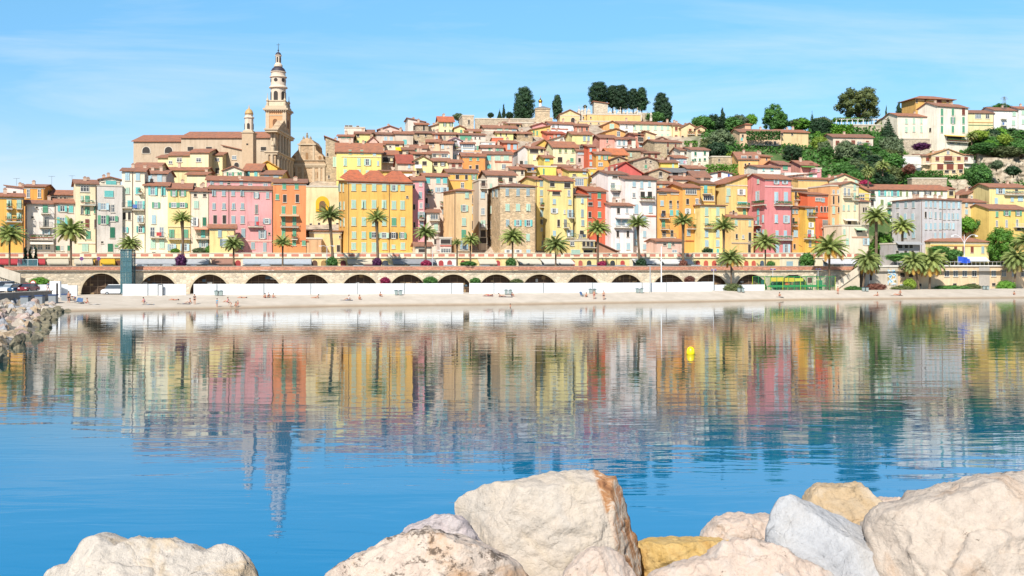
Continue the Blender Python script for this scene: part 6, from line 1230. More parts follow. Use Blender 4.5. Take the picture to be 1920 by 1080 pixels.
for i in range(40000):
    px = ru.uniform(1315, 1960); dy = ru.uniform(24, 118); Y = QY(px)+20+dy; X = WX(px, Y); z = ground(X, Y)
    if px < 1420 and dy < 45: continue
    if mnoise.noise(Vector((X*.08, Y*.08, 9))) > .25: continue
    s1 = ru.uniform(.3, .75); u = Vector((ru.uniform(-1, 1), ru.uniform(-1, 1), ru.uniform(-.6, .6))).normalized(); v = u.cross(Vector((ru.uniform(-1, 1), ru.uniform(-1, 1), ru.uniform(0, 1)))).normalized()
    p = Vector((X, Y, z+1.2*mnoise.noise(Vector((X*.05, Y*.05, 3)))+ru.uniform(0, 1.3)))
    b.add([p-u*s1, p+v*s1*.6, p+u*s1, p-v*s1*.6], [(0, 1, 2, 3)])
tag(b.build('undergrowth', fol('mid')), 'green undergrowth covering the hillside between the villas', 'undergrowth', kind='stuff')
# vines on the pergola and on the villa arcade
def vine(px0, py0, px1, py1, Y, label, c='bright', n=1800, th=1.2):
    b = MB(); s = Y/F
    for i in range(n):
        px = ru.uniform(px0, px1); py = ru.uniform(py0, py1); p = Vector((WX(px, Y), Y+ru.uniform(-th, th), WZ(py, Y))); s1 = ru.uniform(.15, .4)
        u = Vector((ru.uniform(-1, 1), ru.uniform(-1, 1), ru.uniform(-1, 1))).normalized(); v = u.cross(Vector((ru.uniform(-1, 1), ru.uniform(-1, 1), 1))).normalized()
        b.add([p-u*s1, p+v*s1*.6, p+u*s1, p-v*s1*.6], [(0, 1, 2, 3)])
    tag(b.build('vine', fol(c)), label, 'vine')
vine(1562, 221, 1632, 228, 379, 'bright green vine covering the hilltop pergola')
vine(1400, 246, 1463, 262, QY(1430)+20+78, 'green vine draped over the arcade of the tiled villa', 'mid', 1500, .6)
vine(1560, 233, 1598, 252, QY(1580)+20+88, 'thick green creeper on the slope under the pergola', 'bright', 1600)
vine(1695, 320, 1768, 335, QY(1730)+20+58, 'clipped green hedge line under the white railing terrace', 'mid', 1800)
vine(1322, 308, 1382, 335, QY(1350)+20+38, 'wild green growth below the garden retaining wall', 'bright', 1800, 2)
vine(1283, 264, 1308, 277, QY(1290)+20+80, 'small green creeper under the twin gabled villa', 'bright', 500)
# ------------------------------------------------------------------ palms
def palm_crown(seed, nf=46, leaf=26, droop=1.0, low=-.35):
    r_ = random.Random(seed); b = MB()
    for i in range(nf):
        az_ = i*2.39996+r_.uniform(-.2, .2); f = i/(nf-1)
        el = math.asin(max(-1, min(1, 1-(1-low)*f)))*.92; L = r_.uniform(.86, 1.08)*(1 if f < .7 else .9)
        P = []; p = Vector((0, 0, 0)); a = el+.25; seg = 9
        for j in range(seg+1):
            P.append(p.copy()); d = Vector((math.cos(az_)*math.cos(a), math.sin(az_)*math.cos(a), math.sin(a))); p += d*L/seg; a -= droop*(.08+.10*j/seg)+.035
            a = max(a, -1.45)
        side = Vector((-math.sin(az_), math.cos(az_), 0))
        b.tube([P[0], P[4], P[8]], [.014, .009, .004], 4, 0 if f < .88 else 1, cap=False)
        for j in range(1, leaf+1):
            x = j/leaf*seg; k = min(seg-1, int(x)); q0 = P[k].lerp(P[k+1], x-k); d = (P[k+1]-P[k]).normalized(); ll = .24*math.sin(math.pi*(.12+.8*j/leaf))*r_.uniform(.8, 1.1); upv = side.cross(d)
            for sg in (-1, 1):
                tip = q0+side*sg*ll*.8+d*ll*.55+upv*ll*.15-Vector((0, 0, ll*.35)); wv = d*.026
                b.add([q0-wv, q0+wv, tip], [(0, 1, 2)], 0 if f < .86 else 1)
    return b.mesh('crown', [fol('palm'), fol('palmdry')])
PCR = [palm_crown(1), palm_crown(2, 40, 24, .8, -.1), palm_crown(3, 60, 26, 1.25, -.75)]
def palm(label, px, base_py, cpy, rpx, off, kind=0, lean=0, curve=0, col=None, zb=None, tr=.28):
    Y = QY(px)+off; s = Y/F
    zb = zb if zb is not None else (6.0 if off > 0 else bz(px, Y)-.2)
    if off > 20: zb = WZ(base_py, Y)
    pxb = px-lean; X = WX(pxb, Y); top = WZ(cpy, Y)-zb; dxx = lean*s
    o = thing('palm_tree', (X, Y, zb), label, 'palm tree', 'date palms along the seafront')
    k = MB(); pts = [(dxx*(i/8)**1.3+curve*math.sin(math.pi*i/8)*s, 0, top*i/8) for i in range(9)]
    tk = max(.2, min(.42, top*.03))*(1.0 if kind != 2 else 1.2); k.tube(pts, [tk*1.25, tk, tk*.95, tk*.9, tk*.85, tk*.85, tk*.9, tk*1.0, tk*1.35], 9)
    k.build('trunk', plain('86705A', .95, .6, name='palm_bark', var=.35), o)
    c = link('crown', PCR[kind], o, (dxx, 0, top)); R_ = rpx*s*(1.22 if kind != 2 else 1.06); c.scale = (R_, R_, R_); c.rotation_euler = (0, 0, rnd.uniform(0, 6))
    if col:
        c.material_slots[1].link = 'OBJECT'; c.material_slots[1].material = fol(col)
    return o
palm('short thick palm before the red awnings at the far left', 18, 498, 443, 29, 4)
palm('large dark crowned palm between red and cream awnings', 133, 498, 436, 31, 4)
palm('bright palm right behind the top of the glass lift', 243, 498, 460, 22, 5)
palm('slender curved palm with small crown before the pale yellow house', 341, 498, 413, 19, 4, 1, 2, 3)
palm('short palm in front of the small yellow annex', 438, 498, 460, 20, 5)
palm('dry looking palm before the orange house and bluish awning', 530, 498, 458, 19, 4, 1, col='palmold')
palm('tall palm with leaning trunk in front of the arched niche', 618, 498, 408, 25, 4, 1, -7, 0)
palm('tall palm standing before the golden yellow block', 706, 498, 412, 21, 4, 1, -3, 0)
palm('palm with ivy covered trunk right of the golden yellow block', 798, 498, 438, 21, 4)
palm('small thin palm before the slim peach tower', 857, 498, 457, 10, 5, 1)
palm('medium palm right of the slim peach tower', 882, 498, 452, 17, 4)
palm('full palm before the left corner of the stone tower', 961, 498, 447, 24, 4)
palm('low full palm before the lemon yellow house', 1042, 498, 462, 25, 4)
palm('orange tinted palm before the brick red house', 1121, 498, 431, 23, 4, 0, col='palmold')
palm('tall palm with curved trunk before the large white house', 1196, 498, 422, 21, 4, 1, -6, -2)
palm('tall straight palm before the orange loggia house', 1281, 498, 418, 21, 4, 1)
palm('tall palm before the pale yellow house with white green shutters', 1357, 498, 428, 23, 4, 1)
palm('lone palm rooted in the sand mound in front of the arches', 1371, 540, 487, 25, -7, 0, col='palmold')
palm('bushy palm before the yellow corner annex and pink house', 1435, 498, 457, 26, 4)
palm('huge shaggy palm rising from the beach behind the playground', 1555, 545, 468, 34, -5, 0, col='palmold')
palm('leaning palm with orange hanging fronds right of the cream stairs', 1627, 540, 490, 32, -4, 2, 10, 0, 'palmold')
palm('tall dark palm in front of the grey corner building', 1643, 492, 408, 25, 14)
palm('medium dark palm before the grey building restaurant', 1692, 492, 427, 23, 12)
palm('left one of the two crossing palms before the beach building', 1713, 545, 493, 29, -3, 2, -10, 0, 'palmold')
palm('right one of the two crossing palms, broader with golden fronds', 1745, 545, 491, 36, -4, 2, 2, 0, 'palmold')
palm('yellowish palm at the right end of the beach', 1906, 545, 486, 32, -4, 2, 4, 0, 'palmdry')
palm('dark palm cut by the right edge behind the beach building', 1925, 492, 455, 26, 6)
palm('hillside palm among the dark trees above the crimson bush', 1628, 350, 322, 15, 48, 2)
palm('second hillside palm in the garden left of the gabled villa', 1655, 330, 312, 13, 66)
palm('little palm on the terrace before the white villas', 1822, 275, 256, 11, 96)
# ================================================================== FIGURES
def skin_mesh(name, joints, edges, mat, sub_=1):
    me = bpy.data.meshes.new(name+'_cage'); me.from_pydata([j[0] for j in joints], edges, []); o = bpy.data.objects.new(name, me); COL.objects.link(o)
    md = o.modifiers.new('skin', 'SKIN'); md.use_smooth_shade = True
    for i, j in enumerate(joints): me.skin_vertices[0].data[i].radius = (j[1], j[1] if len(j) < 3 else j[2])
    me.skin_vertices[0].data[0].use_root = True
    if sub_: s = o.modifiers.new('sub', 'SUBSURF'); s.levels = sub_; s.render_levels = sub_
    bpy.context.view_layer.update(); ev = o.evaluated_get(bpy.context.evaluated_depsgraph_get()); r_ = bpy.data.meshes.new_from_object(ev)
    bpy.data.objects.remove(o); r_.materials.clear(); r_.materials.append(mat); r_.name = name; return r_
def hand(j, e, wrist, d):
    """palm and five fingers at a wrist, pointing along d"""
    d = Vector(d).normalized(); s = d.cross(Vector((0, 0, 1)));  s = s.normalized() if s.length > .1 else Vector((1, 0, 0)); wi = wrist; w = Vector(j[wi][0])
    pi_ = len(j); j.append((tuple(w+d*.07), .036, .018)); e.append((wi, pi_))
    for k, (off, ln) in enumerate(((-.028, .07), (-.01, .085), (.01, .08), (.028, .065))):
        a = len(j); j.append((tuple(w+d*.10+s*off), .011)); j.append((tuple(w+d*(.10+ln)+s*off*1.15), .008)); e += [(pi_, a), (a, a+1)]
    a = len(j); j.append((tuple(w+d*.05+s*.05), .012)); j.append((tuple(w+d*.09+s*.075), .009)); e += [(pi_, a), (a, a+1)]
POSES = {   # pelvis, chest, neck, head, shoulders, elbows, wrists, hips, knees, ankles, toes (x right, y forward, z up)
 'stand': dict(pel=(0, 0, .95), che=(0, 0, 1.3), nek=(0, 0, 1.5), hed=(0, .02, 1.63), sh=(.19, 1.43), el=[(-.25, .0, 1.15), (.25, .0, 1.15)], wr=[(-.24, .08, .9), (.24, .08, .9)], kn=[(-.11, .03, .5), (.11, .0, .5)], an=[(-.12, 0, .08), (.12, -.04, .08)], toe=(0, .16, -.05)),
 'walk': dict(pel=(0, 0, .93), che=(0, .03, 1.28), nek=(0, .06, 1.48), hed=(0, .09, 1.61), sh=(.19, 1.41), el=[(-.24, .15, 1.16), (.24, -.12, 1.14)], wr=[(-.2, .32, 1.0), (.22, -.15, .9)], kn=[(-.1, .18, .52), (.1, -.02, .5)], an=[(-.1, .25, .09), (.1, -.3, .14)], toe=(0, .16, -.05)),
 'sit': dict(pel=(0, 0, .12), che=(0, -.06, .46), nek=(0, -.04, .66), hed=(0, 0, .79), sh=(.19, .59), el=[(-.28, -.16, .38), (.28, -.16, .38)], wr=[(-.3, -.26, .1), (.3, -.26, .1)], kn=[(-.14, .42, .34), (.14, .44, .3)], an=[(-.14, .78, .07), (.14, .82, .07)], toe=(0, .12, .05)),
 'hug': dict(pel=(0, 0, .12), che=(0, .05, .44), nek=(0, .1, .62), hed=(0, .14, .75), sh=(.18, .56), el=[(-.26, .2, .4), (.26, .2, .4)], wr=[(-.12, .42, .42), (.12, .42, .42)], kn=[(-.12, .36, .48), (.12, .36, .48)], an=[(-.12, .5, .07), (.12, .5, .07)], toe=(0, .14, -.03)),
 'lie': dict(pel=(0, 0, .12), che=(0, -.36, .14), nek=(0, -.56, .15), hed=(0, -.7, .17), sh=(.19, .14), el=[(-.36, -.4, .08), (.36, -.6, .08)], wr=[(-.4, -.15, .06), (.2, -.78, .06)], kn=[(-.12, .44, .14), (.12, .42, .3)], an=[(-.14, .84, .07), (.13, .74, .07)], toe=(0, .05, .12)),
 'prop': dict(pel=(0, 0, .12), che=(0, -.3, .3), nek=(0, -.44, .46), hed=(0, -.46, .6), sh=(.18, .41), el=[(-.26, -.5, .07), (.26, -.5, .07)], wr=[(-.24, -.28, .06), (.24, -.28, .06)], kn=[(-.1, .44, .14), (.12, .42, .2)], an=[(-.12, .86, .07), (.12, .82, .07)], toe=(0, .06, .1)),
 'bend': dict(pel=(0, -.12, .88), che=(0, .2, 1.02), nek=(0, .38, 1.02), hed=(0, .5, .98), sh=(.19, 1.0), el=[(-.22, .36, .75), (.22, .36, .75)], wr=[(-.16, .42, .5), (.16, .42, .5)], kn=[(-.13, .06, .48), (.13, .06, .48)], an=[(-.14, -.04, .08), (.14, -.04, .08)], toe=(0, .16, -.05)),
 'crouch': dict(pel=(0, -.1, .3), che=(0, .08, .6), nek=(0, .14, .78), hed=(0, .18, .91), sh=(.18, .71), el=[(-.24, .26, .52), (.24, .26, .52)], wr=[(-.14, .42, .36), (.14, .42, .36)], kn=[(-.18, .3, .46), (.18, .3, .46)], an=[(-.16, .06, .08), (.16, .06, .08)], toe=(0, .16, -.04)),
}
SKIN = plain('C98F70', .6, .8, name='skin', var=.05); PM_ = {}
def pose_parts(pose):
    if pose in PM_: return PM_[pose]
    P = POSES[pose]; V3 = Vector; che = V3(P['che']); nek = V3(P['nek']); pel = V3(P['pel']); ax = (nek-pel).normalized()
    sy = che.lerp(nek, .55)
    j = [(tuple(pel), .15, .11), (tuple(pel.lerp(che, .5)), .125, .09), (tuple(che), .155, .105), (tuple(nek-ax*.03), .06), (tuple(V3(P['hed'])-ax*.045), .075, .085), (tuple(V3(P['hed'])+ax*.05), .082, .095), (tuple(V3(P['hed'])+ax*.11), .05, .06)]
    e = [(0, 1), (1, 2), (2, 3), (3, 4), (4, 5), (5, 6)]
    for k, sg in enumerate((-1, 1)):
        s0 = sy+V3((sg*P['sh'][0], 0, 0)); a = len(j)
        wr, el = V3(P['wr'][k]), V3(P['el'][k])
        j += [(tuple(s0), .055), (tuple(el), .04), (tuple(wr), .028)]; e += [(2, a), (a, a+1), (a+1, a+2)]; hand(j, e, a+2, wr-el)
        a = len(j); kn, an = V3(P['kn'][k]), V3(P['an'][k]); hp = pel+V3((sg*.1, 0, 0))+(kn-pel).normalized()*.06
        j += [(tuple(hp), .095), (tuple(hp.lerp(kn, .5)), .08), (tuple(kn), .055), (tuple(kn.lerp(an, .35)), .055), (tuple(an), .036), (tuple(an+V3(P['toe'])), .035, .02)]
        e += [(0, a), (a, a+1), (a+1, a+2), (a+2, a+3), (a+3, a+4), (a+4, a+5)]
    body = skin_mesh('body', j, e, SKIN)
    hd = V3(P['hed'])
    fwd = V3((0, 1, 0)) if pose != 'lie' else V3((0, 0, 1)); 
    f = MB()                                       # nose, eyes, mouth and ears in one mesh of features
    c = hd+fwd*.092+ax*.02; f.tube([c+ax*.03, c+fwd*.02-ax*.01, c-ax*.015], [.006, .013, .008], 6)
    sd_ = ax.cross(fwd).normalized()
    for sg in (-1, 1): f.tube([c+sd_*sg*.03+ax*.03, c+sd_*sg*.03+ax*.03+fwd*.006], .009, 6, 1); f.tube([hd+sd_*sg*.083+ax*.03, hd+sd_*sg*.088-ax*.02], .012, 6)
    f.tube([c-ax*.045-sd_*.022, c-ax*.045+sd_*.022], .007, 5, 2)
    face = f.mesh('face', [SKIN, plain('2A201C', .5, .8), plain('9A4A40', .6, .8)])
    h = skin_mesh('hair', [(tuple(hd+ax*.07-fwd*.03), .1), (tuple(hd+ax*.12-fwd*.01), .07), (tuple(hd-ax*.05-fwd*.07), .07)], [(0, 1), (0, 2)], SKIN)
    j2 = [(tuple(pel-ax*.01), .165, .125)]; e2 = []
    for k, sg in enumerate((-1, 1)):
        kn = V3(P['kn'][k]); hp = pel+V3((sg*.1, 0, 0))+(kn-pel).normalized()*.06; a = len(j2); j2 += [(tuple(hp), .108), (tuple(hp.lerp(kn, .45)), .098)]; e2 += [(0, a), (a, a+1)]
    j2.append((tuple(pel.lerp(che, .3)), .14, .1)); e2.append((0, len(j2)-1)); shorts = skin_mesh('shorts', j2, e2, SKIN)
    j3 = [(tuple(pel.lerp(che, .25)), .145, .11), (tuple(che), .172, .12), (tuple(nek-ax*.06), .085, .075)]; e3 = [(0, 1), (1, 2)]
    for k, sg in enumerate((-1, 1)):
        s0 = sy+V3((sg*P['sh'][0], 0, 0)); el = V3(P['el'][k]); j3 += [(tuple(s0), .07), (tuple(s0.lerp(el, .55)), .058)]; a = len(j3); e3 += [(1, a-2), (a-2, a-1)]
    shirt = skin_mesh('shirt', j3, e3, SKIN)
    PM_[pose] = (body, face, h, shorts, shirt); return PM_[pose]
def setm(o, m): o.material_slots[0].link = 'OBJECT'; o.material_slots[0].material = m
def person(label, px, py, pose, shorts='2A3048', shirt=None, hair='3A2A20', rz=None, sc=1.0, at_=None, skin=None):
    X, Y, z = on_beach(px, py) if at_ is None else at_
    o = thing('person', (X, Y, z-.02), label, 'person', 'people on the beach', R(180)+R(rnd.uniform(-60, 60)) if rz is None else R(rz))
    o.scale = (sc, sc, sc); B_ = pose_parts(pose)
    b_ = link('body', B_[0], o); link('face', B_[1], o)
    h = link('hair', B_[2], o); setm(h, plain(hair, .6, .7))
    s_ = link('shorts', B_[3], o); setm(s_, plain(shorts, .8, .8))
    if shirt: t_ = link('shirt', B_[4], o); setm(t_, plain(shirt, .8, .8))
    return o
person('heavy set man in black shorts standing near the jetty rocks', 129, 568, 'stand', '22222A', None, '4A3A30', 200, 1.08)
person('woman sitting on the sand right of the folding chairs', 163, 569, 'sit', 'C04858', None, '5A4030', 120)
person('man bending over the folding chairs by the rocks', 140, 567, 'bend', '4A6A9A', None, '2A201C', 70)
person('woman in pink leaning forward on a towel in front of the hoarding', 271, 569, 'crouch', '3A3A6A', 'D88AA0', '2A1A16', 90)
person('sunbather lying flat left of the reading couple', 326, 563, 'lie', '8A3A3A', None, '2A201C', 95)
person('woman sitting upright beside a dark blue towel', 356, 569, 'sit', '2A3A6A', None, '3A2A20', 100)
person('standing woman in dark top next to the seated bather', 365, 571, 'stand', '1E2A30', '2A3438', '2A1A14', 170)
person('child in a bright turquoise shirt standing at the waterline', 407, 576, 'stand', '2AA0D0', '2FB4E4', '5A3A28', 150, .85)
person('person in pink sitting behind the three children', 427, 567, 'sit', 'D07088', 'E090A0', '6A4A38', 80)
person('child bending over in the shallow water', 433, 576, 'bend', 'B04A40', None, '3A2A20', 100, .8)
person('child facing the bending one in the shallow water', 441, 576, 'crouch', '3A4A5A', None, '2A201C', 250, .9)
person('small child standing right of the two bending children', 446, 575, 'stand', 'C86070', None, '4A3A2A', 200, .62)
person('sunbather lying far up the sand below the bins', 454, 559, 'lie', '3A3A3A', None, '3A2A20', 95)
person('first of three friends sitting in a circle on the sand', 498, 559, 'hug', '8A2A3A', None, '2A1A16', 60)
person('second of three friends, sitting with a dark top', 504, 558, 'sit', '2A2A3A', '3A2A3A', '2A201C', 180)
person('third of three friends, sitting beside a blue bag', 511, 559, 'hug', 'B05060', None, '4A2A20', 290)
person('bather propped on elbows alone in front of the long hoarding', 592, 559, 'prop', '3A2A2A', None, '3A2A20', 90)
person('woman in white top sitting on a blue towel', 654, 562, 'sit', 'E8E8EC', 'F0F0F0', '4A3A30', 110)
person('bather hugging the knees right of the blue towel', 674, 562, 'hug', 'B87850', None, '3A2A20', 200)
person('dark haired bather sitting alone below the golden block', 712, 556, 'hug', '2A3A5A', None, '1E1614', 240)
person('sunbather lying on a long pink towel', 916, 554, 'lie', 'C04A60', None, '3A2A20', 92)
person('sunbather lying on a dark blue towel', 940, 556, 'prop', '223060', None, '2A201C', 268)
person('person in navy top sitting at the end of the dark towel', 959, 556, 'hug', '223060', '26305A', '1E1614', 250)
person('bather sitting beside a folded dark chair near the tenth arch', 1100, 557, 'hug', '4A3A4A', None, '3A2A20', 150)
person('woman standing close to the folded dark chair', 1114, 561, 'stand', 'A84A50', None, '3A2A20', 190)
person('slim bather standing alone at the waterline in the middle', 1132, 562, 'stand', '3A3A4A', None, '1E1614', 180)
person('bather sitting at the waterline in front of the playground', 1461, 556, 'hug', 'C05A50', None, '4A2A20', 200)
person('person standing by the right corner of the playground', 1571, 552, 'stand', 'C87A60', None, '5A3A28', 160)
person('bather sitting on the right part of the beach before the palms', 1645, 555, 'sit', 'A03A40', None, '3A2A20', 90)
person('sunbather lying beside the kneeling bather on the right', 1682, 553, 'lie', 'C84A48', None, '3A2A20', 90)
person('bather leaning over the lying sunbather on the right', 1689, 551, 'crouch', 'B0403A', None, '3A2A20', 100)
person('bather sitting low near the right edge of the picture', 1901, 553, 'hug', '8A3A58', None, '1E1614', 180)
X, Y, z = WX(957, 193), 193, 0
person('swimmer with only the head and shoulders above the water', 957, 573, 'stand', '22222A', None, '1E1614', 180, 1.0, (X, Y, -1.38))
person('person in pale blue walking along the jetty past the cars', 90, 545, 'walk', 'E0E0E8', '8AA8D8', '3A2A20', -90, 1.0, (WX(90, 181), 181, WZ(547, 181)))
def flat_cloth(label, px, py, w, d, c, rz=0, name='towel', cat='towel'):
    X, Y, z = on_beach(px, py); k = MB(); n = 8
    vs = [(-w/2+w*i/n, -d/2+d*j/3, .04+.03*math.sin(i*1.3+j)) for j in range(4) for i in range(n+1)]; fs = [(j*(n+1)+i, j*(n+1)+i+1, (j+1)*(n+1)+i+1, (j+1)*(n+1)+i) for j in range(3) for i in range(n)]
    vs += [(a, b_, c_-.03) for a, b_, c_ in vs]; m_ = 4*(n+1); fs += [tuple(q_+m_ for q_ in f[::-1]) for f in fs]; k.add(vs, fs)
    o = k.build(name, plain(c, .9, .8), loc=(X, Y, z), rz=R(rz)); tag(o, label, cat)
flat_cloth('white towel on the sand beside the folding chairs', 178, 571, 1.9, .9, 'F0F0F0')
flat_cloth('dark blue towel beside the upright sitting woman', 345, 570, 2.2, .8, '2A3A6A')
flat_cloth('blue towel under the woman in white', 650, 563, 2.2, .8, '3A6AB0')
flat_cloth('long pink towel under the sunbather', 915, 555, 2.0, .9, 'E07088')
flat_cloth('dark navy towel under two bathers', 948, 557, 2.6, .9, '2A3460')
flat_cloth('white towel in front of the bather by the playground', 1461, 557, 1.9, .8, 'F0EEE8')
flat_cloth('pale towel under the leaning bather on the right', 1680, 554, 3.0, 1.0, 'E8C0B0')
flat_cloth('pale blue mat below the woman in pink', 278, 571, 2.0, .7, 'A8B8D0')
for i, (px, py, lab) in enumerate(((144, 569, 'blue striped folding beach chair nearest to the standing man'), (151, 570, 'blue striped folding beach chair right of the first one'), (1092, 556, 'folded dark beach chair near the tenth arch'))):
    X, Y, z = on_beach(px, py); o = thing('beach_chair', (X, Y, z), lab, 'beach chair', None, R(30*i-20)); k = MB()
    k.prism([(-.3, .35), (.25, .3), (.25, .34), (-.3, .39)], 'x', -.3, .3); k.build('seat', plain('6A88A8', .8, .8), o)
    k = MB(); k.prism([(.22, .3), (.55, .95), (.59, .93), (.26, .28)], 'x', -.3, .3); k.build('backrest', plain('4A6A94', .8, .8), o)
    k = MB()
    for x in (-.31, .31): k.tube([(x, -.32, .36), (x, .3, 0)], .02, 6); k.tube([(x, .22, .32), (x, -.28, 0)], .02, 6)
    k.build('frame', plain('B0B4B8', .4, .8), o)
# ================================================================== VEHICLES
def car_parts(van=False):
    L, W_, Hb = 4.2, 1.72, .78; b = MB()
    prof = [(-2.1, .28), (-2.12, .62), (-1.95, .78), (-1.15, .88), (1.7, .9), (2.05, .82), (2.1, .5), (2.05, .28)] if not van else [(-2.4, .28), (-2.42, .75), (-2.2, .98), (-1.7, 1.1), (2.3, 1.1), (2.35, .28)]
    b.prism(prof, 'y', -W_/2, W_/2)
    cab = [(-1.2, .86), (-.55, 1.36), (-.3, 1.43), (1.05, 1.42), (1.35, 1.34), (1.8, .88)] if not van else [(-1.75, 1.08), (-1.3, 1.75), (-1.0, 1.9), (2.1, 1.92), (2.3, 1.8), (2.34, 1.08)]
    body = b.mesh('body', [plain('888888')]); c = MB(); c.prism([(x, z) for x, z in cab], 'y', -W_/2+.12, W_/2-.12); cabin = c.mesh('windows', [glass_dark()])
    r_ = MB(); t_ = cab[2], cab[3]; r_.box(t_[0][0]-.12, t_[1][0]+.12, -W_/2+.1, W_/2-.1, t_[0][1]-.06, t_[0][1]+.03)
    for x in (cab[0][0]+.1, (cab[0][0]+cab[5][0])/2+.2): pass
    roof = r_.mesh('roof', [plain('888888')])
    w_ = MB(); w_.prism([(.31*math.cos(2*math.pi*i/14), .31*math.sin(2*math.pi*i/14)) for i in range(14)], 'y', -.1, .1, 0); w_.prism([(.18*math.cos(2*math.pi*i/10), .18*math.sin(2*math.pi*i/10)) for i in range(10)], 'y', -.115, .115, 1)
    wheel = w_.mesh('wheel', [plain('1C1C1E', .8, .8), plain('B8BCC0', .4, .8, metal=.6)])
    l_ = MB(); l_.box(-.03, .03, -.16, .16, -.07, .07); light = l_.mesh('headlight', [plain('E8ECEC', .2, .9)])
    return body, cabin, roof, wheel, light, L/2 if not van else 2.4, W_/2
CARS = [car_parts(False), car_parts(True)]
def car(label, X, Y, z, col, rz, van=False, group='cars parked along the quay', cat='car'):
    B_ = CARS[1 if van else 0]; o = thing('parked_van' if van else 'parked_car', (X, Y, z), label, cat, group, R(rz)); pm = plain(col, .25, .85, name='car_paint_'+col, var=.02)
    x = link('body', B_[0], o); setm(x, pm); link('windows', B_[1], o); x = link('roof', B_[2], o); setm(x, pm)
    for a in (-1.3, 1.3):
        for s_ in (-1, 1): link('wheel', B_[3], o, (a, s_*.78, .31))
    for s_ in (-1, 1): link('headlight', B_[4], o, (-B_[5]-.0, s_*.6, .66))
    return o
QC = [(262, 'B8BCC0', 'silver grey'), (286, '2C3038', 'black'), (310, 'E8E8E8', 'white'), (362, '3A4A6A', 'dark blue'), (404, '2C3038', 'charcoal'), (468, '4A5058', 'dark grey'), (494, 'E4E6E8', 'white'), (556, '8A9098', 'mid grey'), (668, '3A3E46', 'slate'), (688, 'A03030', 'red'), (725, '50606A', 'blue grey'), (775, '3A4A44', 'dark green'), (845, 'C0C4C8', 'silver'), (905, '4A4E58', 'anthracite'), (1008, '6A7480', 'steel grey'), (1062, '2C3038', 'black'), (1112, '8A98A8', 'light blue grey'), (1166, 'C0C4CA', 'pale silver'), (1222, '30343C', 'black'), (1252, '5A6068', 'grey'), (1268, '3A4048', 'dark'), (1308, 'F0F0F0', 'white'), (1588, '2A4070', 'navy blue')]
PL = {262: 'left of the purple bush', 286: 'under the pale grey awning', 310: 'near the slender palm', 362: 'right of the purple bush', 404: 'by the kiosk', 468: 'at the bluish awning start', 494: 'below the orange house', 556: 'near the dry palm', 668: 'under the cream awning', 688: 'left of the golden block palm', 725: 'right of the golden block palm', 775: 'under the slate awning', 845: 'by the white arcade', 905: 'left of the round bush', 1008: 'before the cream awnings', 1062: 'left of the brick red house palm', 1112: 'beside the reddish bush', 1166: 'before the red arches', 1222: 'right of the dark round bush', 1252: 'before the white awnings', 1268: 'left of the brownish bush', 1308: 'before the coral arches', 1588: 'above the cream stairs'}
for px, c, wd in QC:
    Y = QY(px)+6.5; car(wd+' car parked on the quay '+PL[px], WX(px, Y), Y, 6.02, c, rnd.choice([0, 180])+math.degrees(math.atan2(QY(px+20)-QY(px-20), WX(px+20, Y)-WX(px-20, Y))))
for px, py, c, lab, vn, rz in ((3, 548, 'C8D0D8', 'silver van cut by the left edge on the jetty', True, 75), (19, 548, 'F0F0F0', 'small white car behind the silver van on the jetty', False, 80), (36, 548, '3A5A7A', 'dark blue car in the jetty row', False, 70), (54, 547, '8A3038', 'dark red car last in the jetty row', False, 85)):
    Y = 184; car(lab, WX(px, Y), Y, WZ(py, Y), c, rz, vn, 'cars parked on the jetty', 'van' if vn else 'car')
Y = QY(215)-.6; o = car('white van parked in the mouth of the first arch', WX(216, Y), Y, 1.85, 'F2F4F6', 10, True, None, 'van')
# the first arch: door and posters
Y = QY(190)+2.9; o = thing('arch_kiosk', (WX(183, Y), Y, 1.9), 'timber door with a blue white poster inside the first arch', 'kiosk', None, R(10)); s = Y/F; k = MB()
k.box(6*s, 14*s, -.1, 0, 0, 2.3); k.build('door', plain('C0804A', .7, .75), o); k = MB(); k.box(-1*s, 4*s, -.12, -.02, .5, 2.2); k.build('poster', plain('8AB4D4', .6, .8), o); k = MB(); k.box(3*s, 16*s, -.15, -.02, 2.45, 2.75); k.build('sign_board', plain('D8E0F0', .6, .8), o)
